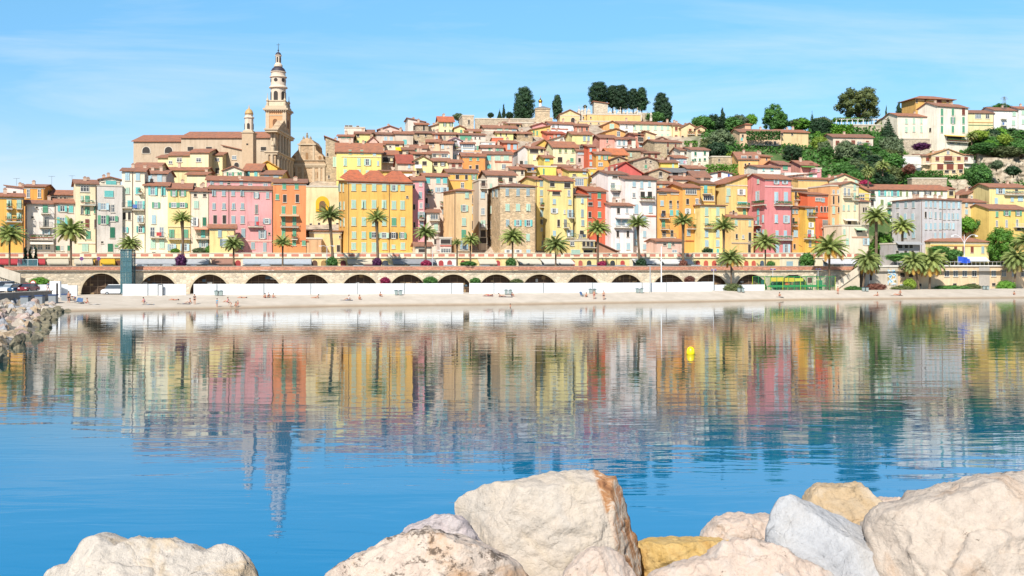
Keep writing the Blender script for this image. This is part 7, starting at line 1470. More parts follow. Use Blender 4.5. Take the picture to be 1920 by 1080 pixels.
# ================================================================== STREET FURNITURE
def pole(label, px, base_py, top_py, off, arm='single', name='lamp_post', cat='lamp post', col='C8CCD0', r=.07):
    Y = QY(px)+off; zb = bz(px, Y)-.1 if off < 0 else 6.0; h = WZ(top_py, Y)-zb; o = thing(name, (WX(px, Y), Y, zb), label, cat, 'lamp posts along the seafront' if cat == 'lamp post' else None); M_ = plain(col, .5, .8); k = MB()
    k.tube([(0, 0, 0), (0, 0, h)], [r*1.4, r*.8], 8); k.build('pole', M_, o)
    k = MB(); k.box(-.22, .22, -.22, .22, 0, .35); k.build('base', plain('B8B4AC', .8, .8), o)
    if arm in ('single', 'double'):
        for sg in ((1,) if arm == 'single' else (-1, 1)):
            k = MB(); k.tube([(0, 0, h-.1), (sg*.6, 0, h+.15), (sg*1.3, 0, h+.1)], .04, 6); k.build('arm', M_, o); k = MB(); k.box(sg*1.3-.3, sg*1.3+.3, -.1, .1, h+.02, h+.14); k.build('lamp_head', plain('D8DCE0', .4, .85), o)
    if arm == 'curve':
        for sg in (-1, 1):
            k = MB(); k.tube([(0, 0, h*.75)]+[(sg*2.2*(i/6), 0, h*.75+h*.25*math.sin(math.pi/2*i/6)**.7) for i in range(1, 7)]+[(sg*3.0, 0, h*.985)], .06, 6); k.build('arm', M_, o); k = MB(); k.box(sg*3.0-.35, sg*3.0+.35, -.12, .12, h*.95, h*.97+.05); k.build('lamp_head', plain('E8ECEC', .4, .85), o)
    if arm == 'flood':
        k = MB(); k.box(-.5, .5, -.12, .12, h, h+.1); k.build('arm', M_, o)
        for sg in (-1, 1): k = MB(); k.box(sg*.4-.16, sg*.4+.16, -.25, -.05, h-.3, h-.02); k.build('floodlight', plain('5A3A8A', .5, .8), o)
    return o
pole('grey double armed lamp post in front of the arched niche', 613, 533, 462, 1.0, 'double')
pole('pale lamp post rising beside the fourth of the middle arches', 811, 530, 470, 1.0, 'single')
pole('thick grey mast with a concrete foot on the sand', 1219, 548, 500, -9.5, 'none', col='B8BCBC', r=.11)
pole('tall white mast behind the hoarding near the white awnings', 1240, 530, 462, -7.5, 'none', 'mast', 'mast', 'F4F6F8', .1)
pole('lamp pole with two purple floodlights at the hoarding end', 1338, 545, 505, -8.3, 'flood')
pole('lamp pole with purple floodlights left of the playground', 1449, 545, 504, -2, 'flood')
pole('lamp pole with purple floodlights behind the playground', 1534, 545, 504, -2, 'flood')
pole('white lamp post with two sweeping arms by the red hipped villa', 1808, 495, 440, 3, 'curve', col='F0F2F4')
pole('thin pole standing in the shade of the mural wall', 1630, 545, 500, -3, 'none')
pole('grey parapet lamp before the blue flags', 1811, 500, 488, 2, 'flood')
for px, lab in ((410, 'below the fourth arch'), (747, 'below the seventh arch'), (953, 'in the centre of the picture'), (1111, 'right of the centre, below the eleventh arch'), (1199, 'left of the thick grey mast'), (1389, 'beside the lone beach palm'), (1622, 'under the leaning palm'), (1848, 'at the beach building hedge')):
    Y = QY(px)-9.6; s = Y/F; o = thing('recycling_bins', (WX(px, Y), Y, bz(px, Y)), 'grey twin recycling bins '+lab, 'bins', 'twin bins along the hoarding')
    for sg in (-1, 1):
        k = MB(); k.prism([(sg*.42-.26, .1), (sg*.42+.26, .1), (sg*.42+.32, .85), (sg*.42-.32, .85)], 'y', -.25, .25); k.build('bin', plain('9AA8A4', .6, .7), o); k = MB(); k.box(sg*.45-.36, sg*.45+.36, -.3, .3, .86, .95); k.box(sg*.45-.1, sg*.45+.1, -.05, .05, .951, 1.02); k.build('lid', plain('3A5A60', .6, .8), o)
    k = MB(); k.box(-.04, .04, -.04, .04, 0, .85); k.build('post', plain('4A5054', .6, .8), o)
for px, lab in ((296, 'dark steel gate frame in the hoarding below the second arch'),):
    Y = QY(px)-8.35; o = thing('gate_frame', (WX(px, Y), Y, bz(px, Y)-.1), lab, 'gate'); hh = WZ(533, Y)-bz(px, Y)+.1; s = Y/F; k = MB()
    k.box(0, .12, -.1, .1, 0, hh); k.box(8.5*s, 8.5*s+.12, -.1, .1, 0, hh); k.box(.12, 8.5*s, -.1, .1, hh-.12, hh); k.build('frame', plain('3A3E40', .6, .8), o); k = MB(); k.box(.12, 8.5*s, -.03, .03, .1, hh-.12); k.build('panel', plain('F4F6F8', .5, .74, name='white_panel', var=.05), o)
# playground frame
x0, x1 = 1434, 1566; Y0, Y1 = QY(x0)-5.5, QY(x1)-5.5; A = Vector((WX(x0, Y0), Y0, bz(x0, Y0)-.1)); B = Vector((WX(x1, Y1), Y1, A.z)); d = B-A; L = d.length
o = thing('playground', A, 'green framed beach playground with netting and yellow panels', 'playground', None, math.atan2(d.y, d.x)); hh = 3.1
for yy in (0, 4.5):
    for i in range(13): x = L*i/12; k = MB(); k.tube([(x, yy, 0), (x, yy, hh)], .06, 6); k.build('post', plain('2E8A4C' if i % 3 else 'B8C830', .5, .8), o)
    for z in (.9, hh-.02): k = MB(); k.box(0, L, yy-.04, yy+.04, z-.05, z+.05); k.build('rail', plain('2E8A4C', .5, .8), o)
for i, (a, c, z0, z1, cc) in enumerate([(.16, .34, 2.0, 2.9, 'E8D040'), (.36, .5, 1.9, 2.8, 'E0C83C'), (.5, .63, 2.0, 2.7, 'D8D850'), (.7, .76, 1.6, 2.8, '6A3A3A'), (.38, .44, 1.2, 1.9, 'D86A3A'), (.15, .97, .75, 1.15, '3AA05A'), (.05, .1, 1.0, 2.4, '2A6A5A'), (.84, .93, .3, 2.2, '3A8A60')]):
    k = MB(); k.box(L*a, L*c, 2.0+.1*i, 2.08+.1*i, z0, z1); k.build('panel', plain(cc, .6, .8), o)
for a, c in ((.2, .6), (.64, .9)):
    k = MB(); k.box(L*a, L*c, 2.2, 3.2, .68, .74)
    for i in range(5): x = L*(a+(c-a)*i/4); k.box(x-.05 if i else x, x+.05, 2.3, 2.4, 0, .679); k.box(x-.05 if i else x, x+.05, 3.0, 3.1, 0, .679)
    k.build('bench', plain('4AA868', .6, .8), o)
nm, t, b = mat_new('green_net'); b.inputs['Base Color'].default_value = lin('3A8A6A'); b.inputs['Alpha'].default_value = .07; b.inputs['Roughness'].default_value = .6
k = MB(); k.box(0, L, -.012, 0, .1, hh); k.box(0, L, 4.5, 4.512, .1, hh); k.build('netting', nm, o)
# flags
for i, (px, w, c, lab) in enumerate(((1796, 2.4, '1E50C0', 'largest blue flag beside the double armed lamp'), (1806, 1.6, '2A5CC8', 'smaller blue flag right of the largest flag'), (1812, .9, '3A66C8', 'smallest blue flag below the lamp post'))):
    Y = QY(px)+2; o = thing('flag', (WX(px, Y), Y, 6.0), lab, 'flag'); h = WZ(480+i*3, Y)-6; k = MB(); k.tube([(0, 0, 0), (0, 0, h)], .04, 6); k.build('pole', plain('D8DCE0', .5, .8), o)
    k = MB(); n = 8; vs = [(w*a/n, .14*math.sin(a*1.1+i), h-.1-zz*w*.62-.03*a) for zz in (0, 1) for a in range(n+1)]; fs = [(a, a+1, n+2+a, n+1+a) for a in range(n)]
    vs += [(x, y+.02, z) for x, y, z in vs]; fs += [tuple(q_+2*(n+1) for q_ in f[::-1]) for f in fs]; k.add(vs, fs); k.build('cloth', plain(c, .8, .85), o)
# glass shelter behind the cypresses, road signs
Y = QY(50)+4; o = thing('glass_shelter', (WX(33, Y), Y, 6.0), 'pale framed glass shelter around the three slim cypresses', 'shelter', None, R(8)); L = 36*Y/F; hh = WZ(487, Y)-6; k = MB()
for x in (0, L/2, L-.08): k.box(x, x+.08, 0, .08, 0, hh)
k.box(0, L, -.02, .1, hh, hh+.1); k.build('frame', plain('C8D4D4', .4, .8), o); k = MB(); k.box(.08, L-.08, .03, .05, .1, hh); k.build('glass', gm, o)
def sign(label, px, py, off, z, c1, c2, rr=.35):
    Y = QY(px)+off; o = thing('road_sign', (WX(px, Y), Y, z), label, 'sign'); h = WZ(py, Y)-z; k = MB(); k.tube([(0, .05, 0), (0, .05, h)], .035, 6); k.build('pole', plain('9A9EA0', .5, .8), o)
    k = MB(); k.prism([(rr*math.cos(2*math.pi*i/18), h+rr*math.sin(2*math.pi*i/18)) for i in range(18)], 'y', -.03, .0, 0); k.prism([(rr*.72*math.cos(2*math.pi*i/18), h+rr*.72*math.sin(2*math.pi*i/18)) for i in range(18)], 'y', -.04, -.031, 1)
    k.box(-rr*.5, rr*.5, -.05, -.041, h-.04, h+.04, 0); k.build('disc', [plain(c1, .5, .85), plain(c2, .5, .85)], o)
sign('round red and white road sign above the parked jetty cars', 62, 531, -8, 2.0, 'C8383C', 'F0F0F0', .5)
sign('round blue sign on the quay before the cream awning', 153, 485, 3, 6.0, '2A3A9A', '8A3A50')
sign('round blue sign on the quay before the yellow shopfront', 185, 485, 3, 6.0, '2A3A9A', '8A3A50')
# antennas on the left roofs
for px, py, h, dy, lab in ((97, 350, 20, 18, 'thin television aerial on the deep orange top storey'), (31, 348, 14, 32, 'thin television aerial above the pale pink gable'), (135, 343, 14, 25, 'short television aerial above the stone house')):
    Y = QY(px)+20+dy; o = thing('roof_aerial', (WX(px, Y), Y, WZ(py, Y)), lab, 'aerial'); s = Y/F; k = MB(); k.tube([(0, 0, 0), (0, 0, h*s)], .03, 5); k.build('mast', plain('6A6E70', .5, .8), o); k = MB()
    k.box(-.7, .7, -.02, .02, h*s-.1, h*s-.06)
    for i in range(5): k.box(-.6+i*.3, -.57+i*.3, -.3, .3, h*s-.095, h*s-.065)
    k.build('elements', plain('6A6E70', .5, .8), o)
Y = 378; o = thing('power_pylon', (WX(1883, Y), Y, WZ(205, Y)), 'small lattice pylon on the right skyline', 'pylon'); k = MB(); h = 24*Y/F
for sx_ in (-1, 1):
    for sy_ in (-1, 1): k.tube([(sx_*.7, sy_*.7, 0), (sx_*.12, sy_*.12, h)], .05, 5)
for i in range(5): z = h*i/5; r_ = .7-.58*i/5; k.tube([(-r_, -r_, z), (r_, -r_, z+h/6)], .035, 4); k.tube([(r_, -r_, z), (-r_, -r_, z+h/6)], .035, 4)
k.build('lattice', plain('7A7E80', .6, .8), o); k = MB(); k.box(-1.3, 1.3, -.06, .06, h*.8, h*.83); k.box(-.9, .9, -.06, .06, h*.93, h*.96); k.build('cross_arm', plain('7A7E80', .6, .8), o)
# the yellow buoy
D = CH*F/(664-HY); o = thing('buoy', (WX(1295, D), D, 0), 'bright yellow buoy floating in the bay', 'buoy'); k = MB(); r_ = 8*D/F
k.lathe([(r_*.55, -r_*.5), (r_*.95, -.1), (r_, r_*.35), (r_*.93, r_*.9), (r_*.78, r_*1.3), (r_*.5, r_*1.62), (r_*.2, r_*1.75)], 24); k.build('float', plain('F5DC10', .35, .95, name='buoy_yellow', var=.02), o, smooth=True)
k = MB(); k.tube([(0, 0, r_*1.7), (0, 0, r_*1.9)], .03, 8); k.build('top_ring', plain('8A8450', .5, .8), o)
# ================================================================== JETTY AND ITS BOULDERS
m, t, b = mat_new('jetty_stone'); b.inputs['Roughness'].default_value = .95
t.links.new(ramp(t, noise_out(t, 1.2, 6, .7), [(.35, (.10, .085, .06, 1)), (.7, (.3, .27, .22, 1))]), b.inputs['Base Color']); bump(t, b, noise_out(t, 2, 6), 1, .3)
def edge_pt(D): return lerp_tab([(60, -30), (92, -43), (120, -53), (142, -62), (158, -68.5), (172, -72.5), (182, -76)], D)
def jet(u, v):
    D = 55+130*v; xe = edge_pt(D)+2.5; X = xe-u*(xe+79.5); f = min(1, u*1.0*(xe+79.5)/14); z = -.9+3.0*f**.8 if u < 1 else 2.3
    return (X, D, min(z, 1.9)+.15*mnoise.noise(Vector((X*.5, D*.5, 0))))
jt = grid('jetty', frange(0, 1, 24), frange(0, 1, 60), jet, m); tag(jt, kind='structure')
jr = MB(); jr.box(-130, -79.6, 50, 186, -1, 2.25); tag(jr.build('jetty_road', plain('A8A29A', .9, .55)), kind='structure')
o = thing('jetty_wall', (-79.6, 60, 0), 'low grey concrete wall along the jetty above the boulders', 'wall'); k = MB(); k.box(0, .7, 0, 123, -.5, 2.9); k.build('wall', wall_mat('9C9690'), o); k = MB(); k.box(-.1, .85, 0, 123.1, 2.9, 3.05); k.build('coping', plain('CFC6BA', .9, .75), o)
for i in range(4):
    o = thing('concrete_block', (-76.6+.2*i, 168+4.6*i, .8), 'grey concrete bollard block with blue cap at the jetty end', 'block', 'blocks at the jetty end'); k = MB(); k.box(-.6, .6, -.5, .5, 0, 1.5); k.build('block', plain('9AA0A4', .8, .7), o); k = MB(); k.box(-.66, .66, -.56, .56, 1.5, 1.72); k.build('cap', plain('3A5078', .7, .8), o)
# rock material and meshes
def rock_mat(name, c0, c1, c2, spots=0.0, crack=1.0, sc=1.0, rust=None):
    m, t, b = mat_new(name); b.inputs['Roughness'].default_value = .88
    tcn = t.nodes.new('ShaderNodeTexCoord'); base = ramp(t, noise_out(t, 1.1*sc, 7, .62, dist=.5), [(.3, lin(c0, .56)), (.48, lin(c1, .62)), (.64, lin(c2, .58)), (.8, lin(c0, .65))])
    gr_ = ramp(t, noise_out(t, 11*sc, 8, .8), [(.3, g(.78)), (.48, g(.98)), (.65, g(1.07))])
    n2 = noise_out(t, 2.6*sc, 8, .72, dist=.9); pit = ramp(t, n2, [(.3, g(.4)), (.37, g(.86)), (.47, g(1))])
    wn = t.nodes.new('ShaderNodeTexNoise'); wn.inputs['Scale'].default_value = 1.6*sc; wn.inputs['Detail'].default_value = 5; t.links.new(tcn.outputs['Object'], wn.inputs['Vector'])
    mv = t.nodes.new('ShaderNodeMix'); mv.data_type = 'RGBA'; mv.inputs[0].default_value = .35; t.links.new(tcn.outputs['Object'], mv.inputs[6]); t.links.new(wn.outputs['Color'], mv.inputs[7])
    ve = N(t, 'ShaderNodeTexVoronoi', Scale=1.5*sc, feature='DISTANCE_TO_EDGE', Randomness=1.0); t.links.new(mv.outputs[2], ve.inputs['Vector'])
    ck = ramp(t, ve.outputs['Distance'], [(0, g(.55)), (.012, g(.85)), (.03, g(1))])
    msk = ramp(t, noise_out(t, .8*sc, 3), [(.5, g(0)), (.6, g(1))])
    x = mulc(t, base, gr_); x = mulc(t, x, pit, .75)
    xm = t.nodes.new('ShaderNodeMix'); xm.data_type = 'RGBA'; xm.blend_type = 'MULTIPLY'; t.links.new(mth_(t, msk, crack*.45), xm.inputs[0]); t.links.new(x, xm.inputs[6]); t.links.new(ck, xm.inputs[7]); x = xm.outputs[2]
    if spots:
        sp = ramp(t, noise_out(t, 2.0*sc, 8, .78, stretch=(1, 1, 1.4)), [(.64-spots*.1, g(1)), (.69-spots*.1, (.16, .14, .12, 1))]); x = mulc(t, x, sp, .9)
    if rust:
        ge = t.nodes.new('ShaderNodeNewGeometry'); se = t.nodes.new('ShaderNodeSeparateXYZ'); t.links.new(tcn.outputs['Object'], se.inputs[0])
        st = ramp(t, noise_out(t, 2.6, 7, .7, stretch=(1.6, 1.6, .45), dist=.6), [(.35, lin('8A5A3A', .8)), (.47, lin('C08A5C', .75)), (.55, lin('E8D8C4', .68)), (.66, lin('B87848', .75)), (.8, lin('F0E4D4', .66))])
        rx_ = t.nodes.new('ShaderNodeMix'); rx_.data_type = 'RGBA'; dt = t.nodes.new('ShaderNodeMath'); dt.operation = 'MULTIPLY_ADD'; t.links.new(se.outputs[2], dt.inputs[0]); dt.inputs[1].default_value = .3; t.links.new(se.outputs[0], dt.inputs[2])
        t.links.new(ramp(t, dt.outputs[0], [(rust, g(0)), (rust+.05, g(1))]), rx_.inputs[0]); t.links.new(x, rx_.inputs[6]); t.links.new(st, rx_.inputs[7]); x = rx_.outputs[2]
    t.links.new(x, b.inputs['Base Color'])
    h1 = mth_(t, noise_out(t, 3.5*sc, 9, .68), 1.0); hh_ = t.nodes.new('ShaderNodeMath'); hh_.operation = 'ADD'; t.links.new(h1, hh_.inputs[0]); c5 = mth_(t, ck, .16); t.links.new(c5, hh_.inputs[1]); h3 = t.nodes.new('ShaderNodeMath'); h3.operation = 'ADD'; t.links.new(hh_.outputs[0], h3.inputs[0]); t.links.new(mth_(t, pit, .3), h3.inputs[1])
    bump(t, b, h3.outputs[0], .95, .09/sc); return m
def mth_(t, a, k):
    n = t.nodes.new('ShaderNodeMath'); n.operation = 'MULTIPLY'; t.links.new(a, n.inputs[0]); n.inputs[1].default_value = k; return n.outputs[0]
def ico(sub_):
    bm = bmesh.new(); bmesh.ops.create_icosphere(bm, subdivisions=sub_, radius=1); v = np.array([x.co[:] for x in bm.verts]); f = [tuple(q_.index for q_ in p.verts) for p in bm.faces]; bm.free(); return v, f
def small_rock(seed):
    v, f = ico(4); r_ = random.Random(seed)
    for _ in range(13):
        n_ = np.array([r_.gauss(0, 1), r_.gauss(0, 1), r_.gauss(0, 1)]); n_ /= np.linalg.norm(n_); d = r_.uniform(.5, .82); e = v@n_-d; v = v-np.outer(np.maximum(e, 0), n_)
    out_ = []
    for p in v: q_ = Vector(p); out_.append(q_*(1+.10*mnoise.fractal(q_*1.7+Vector((seed, 0, 0)), .8, 2.1, 4)))
    me = bpy.data.meshes.new('boulder'); me.from_pydata(out_, [], f); me.materials.append(JR[seed % 4]); me.update(); return me
JR = [rock_mat('jetty_rock_pale', 'D8CCBC', 'C8B8A4', 'E4DACC'), rock_mat('jetty_rock_grey', 'B4B4B8', 'C8C8CC', 'A8A4A0'), rock_mat('jetty_rock_tan', 'C8A888', 'D8C0A0', 'B89878'), rock_mat('jetty_rock_pink', 'D8C0B4', 'CDB0A2', 'E0D2C6')]
JM = [small_rock(i) for i in range(8)]; WETR = rock_mat('wet_weedy_rock', '8E8468', '9E947A', '706650', .4)
rj = random.Random(12); pl = []
for i in range(900):
    D = rj.uniform(78, 184); xe = edge_pt(D); X = rj.uniform(-79, xe+1.0)
    if X < -.485*D-3: continue
    r_ = rj.uniform(.55, 1.15)*(1.0 if D > 110 else .95)
    if any((X-a)**2+(D-c)**2 < (.62*(r_+e))**2 for a, c, e in pl): continue
    pl.append((X, D, r_))
pl.sort(key=lambda q_: -q_[2]/q_[1]); pl = pl[:260]
for X, D, r_ in pl:
    xe = edge_pt(D); dd = xe-X; z = min(1.8, -.25+dd*.17)+rj.uniform(-.1, .35)
    o = link('boulder', rj.choice(JM)); o.location = (X, D, z); o.rotation_euler = (rj.uniform(0, 6), rj.uniform(0, 6), rj.uniform(0, 6)); o.scale = (r_*rj.uniform(.85, 1.25), r_*rj.uniform(.8, 1.2), r_*rj.uniform(.7, 1.0))
    sz_ = 'small' if r_ < .75 else 'medium' if r_ < .95 else 'big'; far_ = 'near' if D < 110 else 'middle' if D < 150 else 'far'
    if dd < .9: o.material_slots[0].link = 'OBJECT'; o.material_slots[0].material = WETR; tag(o, sz_+' wet weedy brown boulder at the water edge, '+far_+' part of the jetty', 'boulder', 'boulders of the jetty')
    else: tag(o, sz_+' dry '+{'p': 'pale cream', 'g': 'grey', 't': 'tan', 'k': 'pinkish'}['k' if 'pink' in o.data.materials[0].name or JR.index(o.data.materials[0]) == 3 else 'pgt'[JR.index(o.data.materials[0])]]+' boulder '+('under the jetty wall' if dd > 7 else 'halfway down the slope' if dd > 3.5 else 'low on the slope')+', '+far_+' part of the jetty', 'boulder', 'boulders of the jetty')
for X, D, r_ in []: pass
# ================================================================== FOREGROUND ROCKS
SEABED = MB(); 
def fg(u, v):
    D = 4+20*v; z = 2.7-max(0, D-7)*.27 if D < 19 else -.54-(D-19)*.3
    X = -14+28*u; return (X, D, z-.5+.25*mnoise.noise(Vector((X*.8, D*.8, 5))))
bw = grid('breakwater', frange(0, 1, 60), frange(0, 1, 50), fg, m); bw.name = 'breakwater'; tag(bw, kind='structure')
def rock(label, outline, Y, depth, mat, planes=(), seed=0, sub_=6, amp=.05, bulge=.75, rough=.03, lean=0.0):
    """a boulder: its real size comes from the outline at distance Y, its thickness from depth"""
    P = [((px-HX)*Y/F, CH+(HY-py)*Y/F) for px, py in outline]; cx = sum(p[0] for p in P)/len(P); cz = (max(p[1] for p in P)+min(p[1] for p in P))/2
    ang = np.array([math.atan2(p[1]-cz, p[0]-cx) for p in P]); rad = np.array([math.hypot(p[0]-cx, p[1]-cz) for p in P])
    # radius per direction by casting rays on the outline
    def ray(a):
        dx_, dz_ = math.cos(a), math.sin(a); best = 0
        for (ax_, az_), (bx_, bz__) in zip(P, P[1:]+P[:1]):
            ex, ez = bx_-ax_, bz__-az_; den = dx_*ez-dz_*ex
            if abs(den) < 1e-9: continue
            t1 = ((ax_-cx)*ez-(az_-cz)*ex)/den; t2 = ((ax_-cx)*dz_-(az_-cz)*dx_)/den
            if t1 > 0 and -1e-6 <= t2 <= 1+1e-6: best = max(best, t1)
        return best
    NA = 720; tab = np.array([ray(-math.pi+2*math.pi*i/NA) for i in range(NA)])
    v, f = ico(sub_); th = np.arctan2(v[:, 2], v[:, 0]); rr = np.hypot(v[:, 0], v[:, 2]); idx = (th+math.pi)/(2*math.pi)*NA; i0 = np.floor(idx).astype(int) % NA; fr = idx-np.floor(idx); rt_ = tab[i0]*(1-fr)+tab[(i0+1) % NA]*fr
    prof = rr**bulge
    X = rt_*prof*np.cos(th); Z = rt_*prof*np.sin(th); Yd = np.sign(v[:, 1])*depth*np.abs(v[:, 1])**.85
    Q = np.stack([X, Yd, Z], 1)
    for n_, d in planes:
        n_ = np.array(n_, float); n_ /= np.linalg.norm(n_); e = Q@n_-d; Q = Q-np.outer(np.maximum(e, 0)*.93, n_)
    rp = random.Random(seed+50)
    for _ in range(16):
        n_ = np.array([rp.gauss(0, .55), -1, rp.gauss(.15, .5)]); n_ /= np.linalg.norm(n_); pr = Q@n_; d_ = np.percentile(pr, 97)*rp.uniform(.86, 1.0); e = pr-d_; Q = Q-np.outer(np.maximum(e, 0)*.96, n_)
    r_ = random.Random(seed); off = Vector((r_.uniform(0, 50), r_.uniform(0, 50), 0)); out_ = []
    rim = np.clip(rr, 0, 1)
    for k_, p in enumerate(Q):
        q_ = Vector(p); n1 = mnoise.fractal(q_*1.1+off, .9, 2.0, 4)*amp*2; ridge = (1-abs(mnoise.noise(q_*1.7+off*2)))**3*amp*.9; n3 = mnoise.fractal(q_*6+off, .8, 2.1, 4)*rough; cel = mnoise.cell(q_*3+off)*rough*.5
        wq = q_+Vector((mnoise.noise(q_*1.3+off), mnoise.noise(q_*1.3-off), mnoise.noise(q_*1.5)))*.35
        vd, vp = mnoise.voronoi(Vector((wq.x*1.5, wq.y*1.5, wq.z*2.2))+off); gap = vd[1]-vd[0]; hsh = math.sin(vp[0].x*12.9+vp[0].z*78.2)*.5+.5
        vd2, vp2 = mnoise.voronoi(wq*5+off); gap2 = vd2[1]-vd2[0]; h2 = math.sin(vp2[0].x*12.9+vp2[0].z*78.2)
        d = q_.normalized(); rm = 1-.75*rim[k_]**6; e_ = n1*.45*rm+n3*.9+(hsh*.06-.022*math.exp(-(gap/.05)**2))*rm*(amp/.05)+(h2*.010-.008*math.exp(-(gap2/.08)**2))*(rough/.03)
        out_.append(q_+Vector((d.x, d.y*1.4, d.z))*e_)
    me = bpy.data.meshes.new('boulder'); me.from_pydata(out_, [], f); me.materials.append(mat); me.update(); me.polygons.foreach_set('use_smooth', [True]*len(me.polygons))
    o = link('boulder', me, None, (cx, Y+depth*.2, cz-.11)); tag(o, label, 'boulder'); return o
cream = rock_mat('cream_limestone', 'ECE0D2', 'E6D6C4', 'F0DCC0', .0, .7, rust=.78); pinkr = rock_mat('pink_limestone', 'ECD0BC', 'F0DCCA', 'E2B080', 1.1, 1.0, 1.2); greyr = rock_mat('grey_limestone', 'CBCBCF', 'D8D7D8', 'DED8D2', .0, .6, .9)
must = rock_mat('ochre_rock', 'E0B460', 'E8C480', 'D8A04C', .2, .8, 1.3); tanr = rock_mat('tan_rock', 'E4CEB0', 'DDBE94', 'EADAC4', .1, .8); bigr = rock_mat('rosy_tan_rock', 'E2CEBC', 'EAD8C6', 'DCB898', .25, 1.0, .9); whiter = rock_mat('white_pink_rock', 'EEDFD2', 'EAD0BC', 'F0E6DC', .35, .9, 1.4)
leftr = rock_mat('pale_left_rock', 'E6DACB', 'ECDFD0', 'E8C89A', .3, .8, 1.0)
rock('wide pale limestone boulder with a double hump at the lower left', [(30, 1085), (60, 1066), (85, 1064), (108, 1048), (128, 1012), (140, 1000), (165, 999), (188, 1006), (207, 1016), (225, 1006), (262, 1007), (300, 1008), (335, 1020), (365, 1036), (385, 1021), (405, 1019), (425, 1026), (448, 1050), (472, 1090), (480, 1230), (300, 1320), (60, 1260)], 12.6, .95, leftr, [((.2, -1, .5), .62), ((-.6, -.8, .5), .8), ((.8, -.6, .3), .95)], 1, amp=.06)
rock('great cream limestone block with a rusty vertical side face', [(835, 950), (842, 938), (870, 926), (900, 912), (935, 900), (975, 897), (1015, 888), (1060, 882), (1100, 881), (1128, 884), (1145, 893), (1160, 893), (1168, 905), (1178, 935), (1188, 975), (1202, 1010), (1210, 1045), (1205, 1110), (1150, 1200), (950, 1210), (860, 1100)], 14.0, 1.15, cream, [((-.05, -1, .30), .62), ((.88, -.55, .25), .80), ((-.8, -.7, .35), .86), ((0, -.25, 1), 1.02), ((-.2, -.8, -.6), .8)], 2, amp=.04, bulge=.6)
rock('pale lilac stone wedged left of the great cream block', [(740, 1000), (760, 978), (790, 965), (812, 956), (838, 953), (865, 962), (885, 985), (905, 1015), (900, 1060), (820, 1090), (750, 1060)], 13.4, .5, rock_mat('lilac_rock', 'E2D6D4', 'D8C8C6', 'EADFDA', 0, .8, 1.3), [((0, -1, .5), .3)], 3, amp=.04)
rock('long pinkish boulder with dark lichen patches sloping to the left', [(540, 1130), (590, 1082), (640, 1048), (690, 1024), (735, 1004), (765, 992), (800, 990), (850, 1000), (890, 1012), (930, 1035), (970, 1055), (1010, 1090), (1020, 1240), (800, 1330), (520, 1240)], 12.0, .95, pinkr, [((-.15, -.9, .62), .52), ((-.7, -.5, .6), .95), ((.5, -.8, .5), .72)], 4, amp=.07, rough=.04)
rock('small rounded cream boulder at the foot of the great block', [(1050, 1090), (1062, 1055), (1085, 1030), (1110, 1013), (1135, 1010), (1160, 1020), (1185, 1045), (1200, 1075), (1205, 1150), (1130, 1220), (1060, 1160)], 11.6, .5, whiter, [((.1, -1, .3), .34)], 5, amp=.05)
rock('flat mustard yellow rock just above the water', [(1195, 1012), (1215, 1006), (1260, 1004), (1310, 1003), (1360, 1004), (1400, 1006), (1410, 1040), (1395, 1090), (1290, 1110), (1200, 1080)], 14.6, .6, must, [((0, -.9, .6), .33), ((0, -.2, 1), .42)], 6, amp=.04)
rock('cream pink boulder behind the mustard rock left of the grey slab', [(1316, 1002), (1330, 985), (1348, 966), (1372, 957), (1400, 955), (1420, 962), (1440, 959), (1460, 962), (1475, 990), (1480, 1050), (1400, 1080), (1330, 1050)], 15.0, .6, whiter, [((.1, -1, .4), .4)], 7, amp=.05)
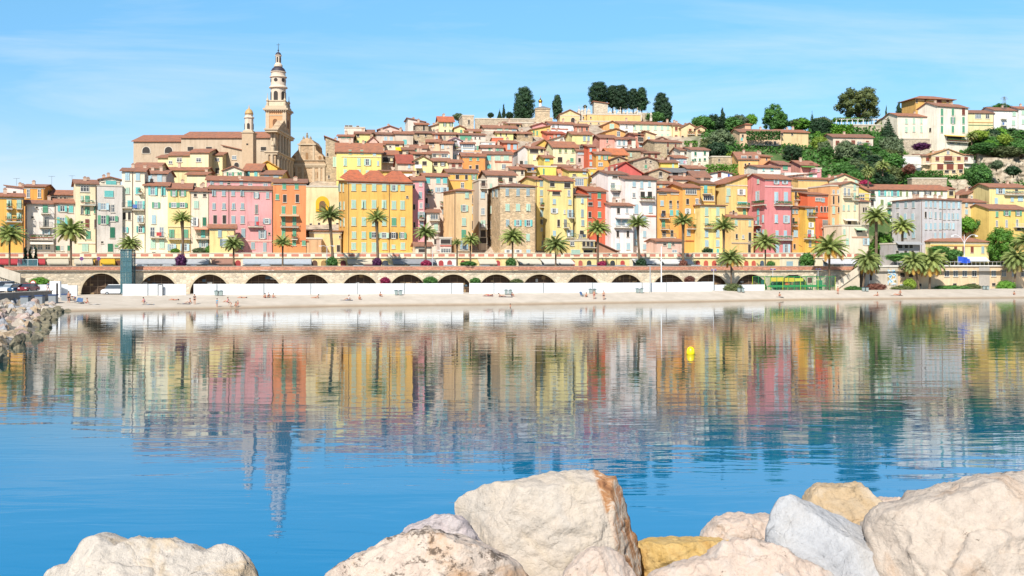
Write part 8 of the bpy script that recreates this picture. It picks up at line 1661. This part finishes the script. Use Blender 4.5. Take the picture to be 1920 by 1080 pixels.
rock('low craggy pink boulder in the bottom centre right', [(1195, 1095), (1230, 1068), (1270, 1052), (1310, 1046), (1345, 1030), (1372, 1012), (1400, 1004), (1430, 1003), (1460, 1012), (1490, 1022), (1510, 1040), (1560, 1062), (1600, 1095), (1590, 1220), (1380, 1290), (1210, 1200)], 11.4, .75, whiter, [((-.1, -.8, .7), .45), ((.5, -.8, .5), .62), ((-.7, -.7, .3), .7)], 8, amp=.07, rough=.045)
rock('big smooth bluish grey slab leaning to the right', [(1447, 1012), (1450, 985), (1460, 955), (1472, 930), (1485, 920), (1510, 921), (1530, 930), (1570, 942), (1610, 955), (1650, 975), (1690, 1003), (1720, 1030), (1760, 1060), (1800, 1100), (1790, 1240), (1560, 1300), (1470, 1130)], 12.2, .8, greyr, [((.25, -1, .45), .34), ((-.9, -.75, .15), .62), ((.5, -.3, .9), .62)], 9, amp=.03, rough=.02, bulge=.6)
rock('sandy yellow boulder behind the grey slab', [(1522, 935), (1535, 915), (1555, 904), (1580, 907), (1610, 902), (1635, 904), (1650, 925), (1690, 960), (1730, 1010), (1720, 1080), (1600, 1080), (1530, 1000)], 14.2, .8, tanr, [((0, -1, .4), .5)], 10, amp=.06)
rock('small cream stone peeking between the sandy boulder and the right rock', [(1645, 945), (1655, 926), (1680, 920), (1705, 924), (1722, 938), (1725, 980), (1690, 1000), (1650, 980)], 15.2, .4, whiter, [((0, -1, .3), .25)], 11, amp=.04)
rock('huge rosy tan boulder filling the lower right corner', [(1660, 1000), (1690, 960), (1725, 948), (1765, 932), (1810, 920), (1855, 906), (1895, 892), (1935, 886), (2010, 886), (2150, 960), (2200, 1150), (2050, 1330), (1780, 1330), (1680, 1180)], 11.8, 1.3, bigr, [((-.1, -1, .5), .72), ((-.9, -.8, .2), 1.05), ((.3, -.5, 1), 1.15)], 12, amp=.08, rough=.035)
rock('large pale slab hidden low between the left and middle boulders', [(440, 1200), (520, 1150), (600, 1140), (680, 1160), (700, 1250), (600, 1330), (450, 1320)], 11.5, .8, leftr, [], 13, amp=.05, sub_=5)
for n_, o in [(n_, o) for n_, o in bpy.data.objects.items() if o.name.startswith('tmp')]: print('TMP', n_)
print('OBJECTS', len(bpy.data.objects))
